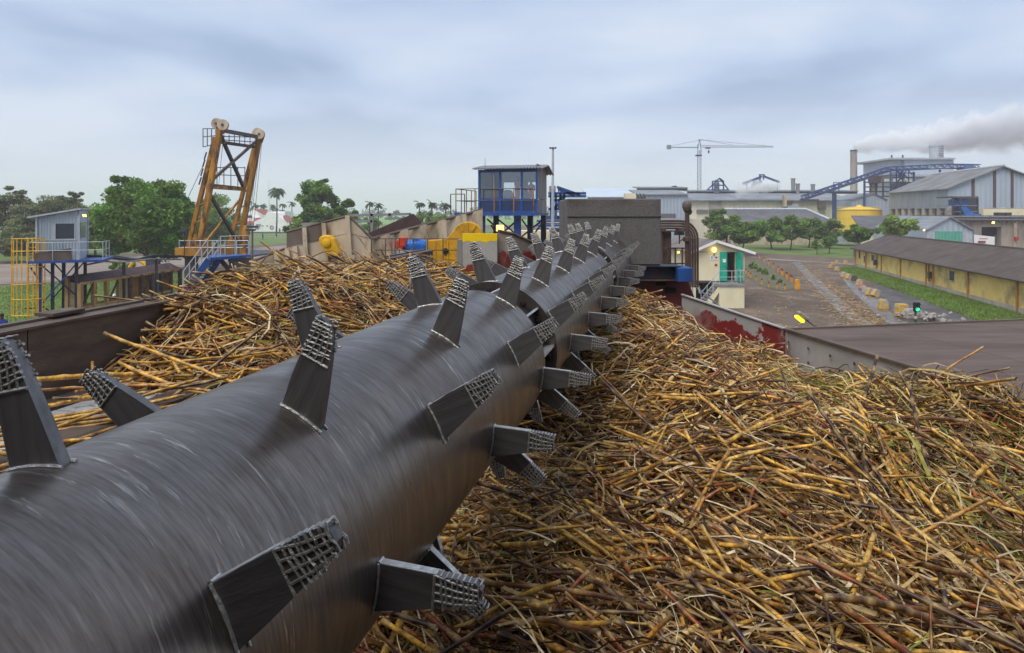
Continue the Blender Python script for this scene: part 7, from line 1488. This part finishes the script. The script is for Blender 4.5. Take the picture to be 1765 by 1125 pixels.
tree('broadleaf_tree', 'grey green tree seen through the ochre gantry legs', 372, 110, (372, 375, 42, 46), GM, 34, 8000, 0.22, seed=31, lobes=[(350, 400, 35, 35), (400, 395, 25, 30)])
tree('broadleaf_tree', 'dark pointed tree right of the white office', 548, 100, (548, 352, 34, 42), GD, 44, 10000, 0.27, seed=32, lobes=[(556, 318, 14, 14), (596, 366, 22, 28), (520, 385, 26, 24), (575, 385, 40, 24)])
tree('round_bush', 'light green bush at the foot of the dark pointed tree', 525, 96, (525, 392, 30, 16), GL, 14, 2200, 0.2, cat='bush', seed=33)
tree('round_bush', 'dark round bush mass before the palms by the tan conveyor', 745, 118, (742, 382, 30, 17), GM, 20, 3600, 0.22, cat='bush', seed=34, lobes=[(765, 388, 26, 12), (715, 390, 20, 12)])
tree('round_bush', 'dark hedge bush behind the rail frame of the tan conveyor', 640, 130, (634, 385, 22, 16), GD, 14, 2400, 0.22, cat='bush', seed=35)
tree('round_bush', 'small bright green bush on the lawn under the large tree', 205, 62, (208, 458, 20, 8), GL, 10, 1300, 0.14, cat='bush', seed=36)
RT = [(1250, 104, (1256, 389, 42, 27), 'broad bright green tree above the cream office roof', GM, [(1240, 372, 20, 14)], 5200),
 (1277, 98, (1288, 401, 30, 20), 'dark green tree just right of the cream office roof', GD, None, 3000),
 (1330, 116, (1322, 394, 38, 22), 'dark spreading tree in the middle of the yard lawn', GD, [(1346, 388, 30, 18)], 5200),
 (1362, 111, (1367, 400, 36, 24), 'green tree with forked trunk on the front of the lawn', GM, None, 4200),
 (1394, 120, (1397, 399, 28, 22), 'dark tree at the right end of the yard grove', GD, None, 2800),
 (1430, 116, (1429, 394, 24, 18), 'round grey green tree left of the yellow tank', GM, None, 2800),
 (1408, 101, (1408, 421, 10, 9), 'smallest young tree on the yard lawn', GD, None, 900),
 (1429, 102, (1430, 416, 13, 12), 'slim young tree on the lawn right of the smallest one', GM, None, 1300),
 (1481, 96, (1480, 404, 22, 15), 'dark tree at the far corner of the yellow warehouse', GD, None, 3000),
 (1548, 92, (1547, 390, 34, 15), 'bright green spreading tree behind the warehouse roof', GL, [(1530, 398, 28, 10)], 4200)]
for i, (px, Y, cr, lab, col, lobes, n) in enumerate(RT): tree('yard_tree', lab, px, Y, cr, col, 24, int(n*1.3), 0.28 if n > 1000 else 0.13, 'trees in the factory yard', seed=50+i, lobes=lobes, flat=0.85)
for i, (px, py, r, lab) in enumerate(((1296, 463, 9, 'leafy shrub at the back of the planted bed'), (1306, 468, 11, 'largest shrub in the planted bed'), (1318, 473, 9, 'shrub in the middle of the planted bed'), (1332, 482, 7, 'low shrub near the front of the planted bed'), (1346, 488, 5, 'smallest shrub at the front of the planted bed'))):
    g = gp(px, py); tree('shrub', lab, px, g.y, (px, py-r*0.6, r, r*0.6), GL if i % 2 else GM, 8, 700, 0.11, 'shrubs in the planted bed', cat='shrub', seed=80+i)
# palms
def palm_crown(rng, n, L, wind, leafw):
    V, Fq, Cc = [], [], []
    for k in range(n):
        a = 2*math.pi*k/n+rng.uniform(-.2, .2); el = rng.uniform(-0.25, 1.1); d = np.array([math.cos(a)*math.cos(el)+wind, math.sin(a)*math.cos(el), math.sin(el)]); d /= np.linalg.norm(d); Lk = L*rng.uniform(.8, 1.1); P = np.zeros(3); K = 9; pts = [P.copy()]
        for i in range(K): d = d+np.array([wind*0.12, 0, -0.24]); d /= np.linalg.norm(d); P = P+d*Lk/K; pts.append(P.copy())
        pts = np.array(pts); c = np.array((0.045, 0.075, 0.02))*rng.uniform(.7, 1.3)
        for i in range(1, K+1):
            t = pts[i]-pts[i-1]; t /= np.linalg.norm(t); s = np.cross(t, [0, 0, 1.]); s /= np.linalg.norm(s)+1e-6; w = L*0.22*math.sin(math.pi*min(1, (i+.6)/(K+1)))
            for q in (0, .33, .66):
                p = pts[i-1]+(pts[i]-pts[i-1])*q
                for sg in (-1, 1):
                    tip = p+s*sg*w*.8+t*w*.55-np.array([0, 0, w*rng.uniform(.35, .7)]); b = t*leafw
                    n0 = len(V); V += [p-b, p+b, tip+b*.3, tip-b*.3]; Fq.append((n0, n0+1, n0+2, n0+3)); Cc += [c*rng.uniform(.8, 1.25)]*4
    return np.array(V), np.array(Fq), np.array(Cc)
def palm(label, px, ytop, ybase, Y, r, group=None, seed=0, n=16):
    rng = np.random.default_rng(seed+300); foot = Vector((at(px-1, 0, Y).x, Y, 0)); top = at(px, ytop, Y); t = thing('coconut_palm', label, 'palm', foot, group)
    b = MB(); b.tube([foot, foot.lerp(top, .35)+Vector((.15, 0, 0)), foot.lerp(top, .7)+Vector((.1, 0, 0)), top], [.26, .19, .16, .14], 8); b.build('trunk', M('leafbark'), t, smooth=True)
    V, Fq, Cc = palm_crown(rng, n, r*Y/F*1.25, 0.25, 0.10*Y/180); me = np_mesh('crown', V+np.array(top-foot), Fq, m_leafg, Cc); np_obj('crown', me, t)
palm('tall coconut palm in front of the white office', 477, 328, 400, 172, 17, seed=1, n=20)
for i, (x, y, Y, r) in enumerate(((440, 354, 240, 8), (453, 353, 245, 8), (470, 353, 250, 7), (487, 352, 240, 8), (503, 350, 230, 8), (427, 347, 225, 9))): palm('small coconut palm on the skyline behind the white office', x, y, 390, Y, r, 'palms behind the office', seed=10+i, n=13)
for i, (x, y, lab) in enumerate(((637, 350, 'left palm of the pair right of the dark pointed tree'), (652, 352, 'right palm of the pair right of the dark pointed tree'))): palm(lab, x, y, 395, 180, 10, 'palms on the middle skyline', seed=20+i, n=14)
for i, (x, y, lab) in enumerate(((723, 350, 'leftmost of the three palms left of the operator cabin'), (744, 351, 'middle one of the three palms left of the operator cabin'), (768, 353, 'rightmost of the three palms left of the operator cabin'))): palm(lab, x, y, 390, 150, 11, 'palms on the middle skyline', seed=24+i, n=15)
palm('lone palm behind the dark hedge', 612, 372, 390, 190, 8, seed=29, n=13)
# far wood: one mass
def far_wood():
    rng = np.random.default_rng(5); Vs, Fs, Cs, o = [], [], [], 0
    for k in range(150):
        Y = rng.uniform(420, 800); x = rng.uniform(-0.95, 0.95)*Y; h = rng.uniform(5, 13)*(1.3 if rng.random() < .2 else 1); w = h*rng.uniform(.8, 2.2)
        V, Fq, Cc, _ = crown_np(rng, (x, Y, h*.5), (w, h, h*.55), 9, 260, 1.3, (0.06, 0.095, 0.04)); Vs.append(V); Fs.append(Fq+o); Cs.append(Cc); o += len(V)
    me = np_mesh('far_wood', np.concatenate(Vs), np.concatenate(Fs), m_leafg, np.concatenate(Cs)); tag(np_obj('far_wood', me), 'hazy band of far trees along the horizon', 'wood', kind='stuff')
far_wood()
def grass_blades(name, label, polys, n, hmin, hmax, seed, base):
    rng = np.random.default_rng(seed); P = []
    for poly, wgt in polys:
        A = np.array([gp(x, y)[:2] for x, y in poly]); m = int(n*wgt)
        tri = [(0, i, i+1) for i in range(1, len(A)-1)]; ar = np.array([abs(np.cross(A[b]-A[a], A[c]-A[a])) for a, b, c in tri]); ti = rng.choice(len(tri), m, p=ar/ar.sum()); u, v = rng.random(m), rng.random(m); f = u+v > 1; u[f], v[f] = 1-u[f], 1-v[f]
        T = np.array(tri)[ti]; P.append(A[T[:, 0]]+(A[T[:, 1]]-A[T[:, 0]])*u[:, None]+(A[T[:, 2]]-A[T[:, 0]])*v[:, None])
    P = np.concatenate(P); n = len(P); h = rng.uniform(hmin, hmax, n); a = rng.uniform(0, 6.28, n); w = rng.uniform(.015, .05, n); lx, ly = rng.normal(0, .35, n)*h, rng.normal(0, .35, n)*h
    V = np.zeros((n, 3, 3)); V[:, 0, 0] = P[:, 0]-np.cos(a)*w; V[:, 0, 1] = P[:, 1]-np.sin(a)*w; V[:, 1, 0] = P[:, 0]+np.cos(a)*w; V[:, 1, 1] = P[:, 1]+np.sin(a)*w; V[:, 2, 0] = P[:, 0]+lx; V[:, 2, 1] = P[:, 1]+ly; V[:, 2, 2] = h
    c = np.array(base)*rng.uniform(.6, 1.4, (n, 1)); me = np_mesh(name, V.reshape(-1, 3), np.arange(n*3).reshape(-1, 3), m_leafg, np.repeat(c, 3, 0)); tag(np_obj(name, me), label, 'grass', kind='stuff')
grass_blades('grass', 'grass growing along the foot of the yellow warehouse', [([(1440, 462), (1470, 475), (1530, 495), (1640, 535), (1790, 592), (1840, 570), (1620, 500), (1475, 459)], 0.6), ([(1478, 460), (1560, 490), (1640, 517), (1790, 570), (1800, 555), (1620, 500)], 0.4)], 34000, .05, .22, 3, (.20, .29, .06))
grass_blades('grass', 'short grass on the lawn behind the feeder wall', [([(-60, 600), (330, 560), (330, 470), (100, 487), (-60, 500)], 1.0)], 26000, .04, .14, 4, (.16, .24, .045))

# ================================================================== SMOKE AND STEAM
def plume(name, label, a, c, Y, r0, r1, dens, colr, absn, seed, nscale=0.22, thr=0.42):
    A, B = at(*a, Y), at(*c, Y); L = (B-A).length; d = (B-A).normalized()
    b = MB(); K = 10; b.tube([(L*i/K, 0, 0) for i in range(K+1)], [(r0+(r1-r0)*(i/K)**0.8)*1.05 for i in range(K+1)], 14);
    m = bpy.data.materials.new(name+label[:6]); m.use_nodes = True; nt = m.node_tree; nt.nodes.clear(); N = nt.nodes.new; Lk = nt.links.new
    out = N('ShaderNodeOutputMaterial'); pv = N('ShaderNodeVolumePrincipled'); pv.inputs['Color'].default_value = colr; pv.inputs['Anisotropy'].default_value = -0.35; Lk(pv.outputs[0], out.inputs['Volume'])
    tc = N('ShaderNodeTexCoord'); sp = N('ShaderNodeSeparateXYZ'); Lk(tc.outputs['Object'], sp.inputs[0])
    def math_(op, x, y=None, z=None):
        n = N('ShaderNodeMath'); n.operation = op
        for i, v in enumerate((x, y, z)):
            if v is None: continue
            if isinstance(v, (int, float)): n.inputs[i].default_value = v
            else: Lk(v, n.inputs[i])
        return n.outputs[0]
    u = math_('DIVIDE', sp.outputs['X'], L); uc = math_('MAXIMUM', u, 0.001); rad = math_('MULTIPLY_ADD', math_('POWER', uc, 0.8), r1-r0, r0)
    rr = math_('SQRT', math_('ADD', math_('MULTIPLY', sp.outputs['Y'], sp.outputs['Y']), math_('MULTIPLY', sp.outputs['Z'], sp.outputs['Z'])))
    fall = math_('SUBTRACT', 1.0, math_('DIVIDE', rr, rad))
    n1 = N('ShaderNodeTexNoise'); n1.inputs['Scale'].default_value = nscale; n1.inputs['Detail'].default_value = 5; n1.inputs['Roughness'].default_value = 0.6; mp = N('ShaderNodeMapping'); mp.inputs['Location'].default_value = (seed*3.7, seed, 0); Lk(tc.outputs['Object'], mp.inputs[0]); Lk(mp.outputs[0], n1.inputs['Vector'])
    den = math_('MULTIPLY', math_('MAXIMUM', math_('ADD', math_('MULTIPLY', fall, 0.55), math_('SUBTRACT', n1.outputs['Fac'], thr+0.18)), 0.0), math_('MULTIPLY', math_('DIVIDE', r0+0.6*(r1-r0)*0.2, rad), dens))
    fade = math_('SUBTRACT', 1.0, math_('MULTIPLY', math_('POWER', uc, 3.0), 0.5))
    Lk(math_('MULTIPLY', den, fade), pv.inputs['Density'])
    mesh = b.mesh(name, m); o = bpy.data.objects.new(name, mesh); COL.objects.link(o); o.location = A; o.rotation_euler = d.to_track_quat('X', 'Z').to_euler()
    tag(o, label, name, kind='stuff'); return o
plume('smoke', 'pale grey smoke plume drifting right from the tall chimney', (1472, 254), (1800, 214), 185, 1.8, 9.5, 4.5, (1.0, 1.0, 1.0, 1), 0, 1)
plume('smoke', 'dark grey smoke drifting right from the boiler house stack', (1612, 248), (1830, 196), 178, 1.8, 9.0, 0.8, (0.7, 0.72, 0.76, 1), 0, 2)
plume('steam', 'white steam drifting over the cream hall roof', (1345, 318), (1268, 326), 158, 1.3, 2.6, 3.5, (0.98, 0.98, 0.98, 1), 0, 3, 0.4, 0.36)
# ================================================================== HAZE
def haze():
    b = MB(); b.bx((-3400, -260, -1), (3400, 3400, 62)); m = bpy.data.materials.new('haze air'); m.use_nodes = True; nt = m.node_tree; nt.nodes.clear(); o = nt.nodes.new('ShaderNodeOutputMaterial'); v = nt.nodes.new('ShaderNodeVolumePrincipled')
    v.inputs['Color'].default_value = (0.99, 0.96, 1.0, 1); v.inputs['Density'].default_value = 0.0007; v.inputs['Anisotropy'].default_value = 0.0; nt.links.new(v.outputs[0], o.inputs['Volume'])
    h = b.build('haze', m); h['kind'] = 'stuff'
HAZE = True
if HAZE: haze()
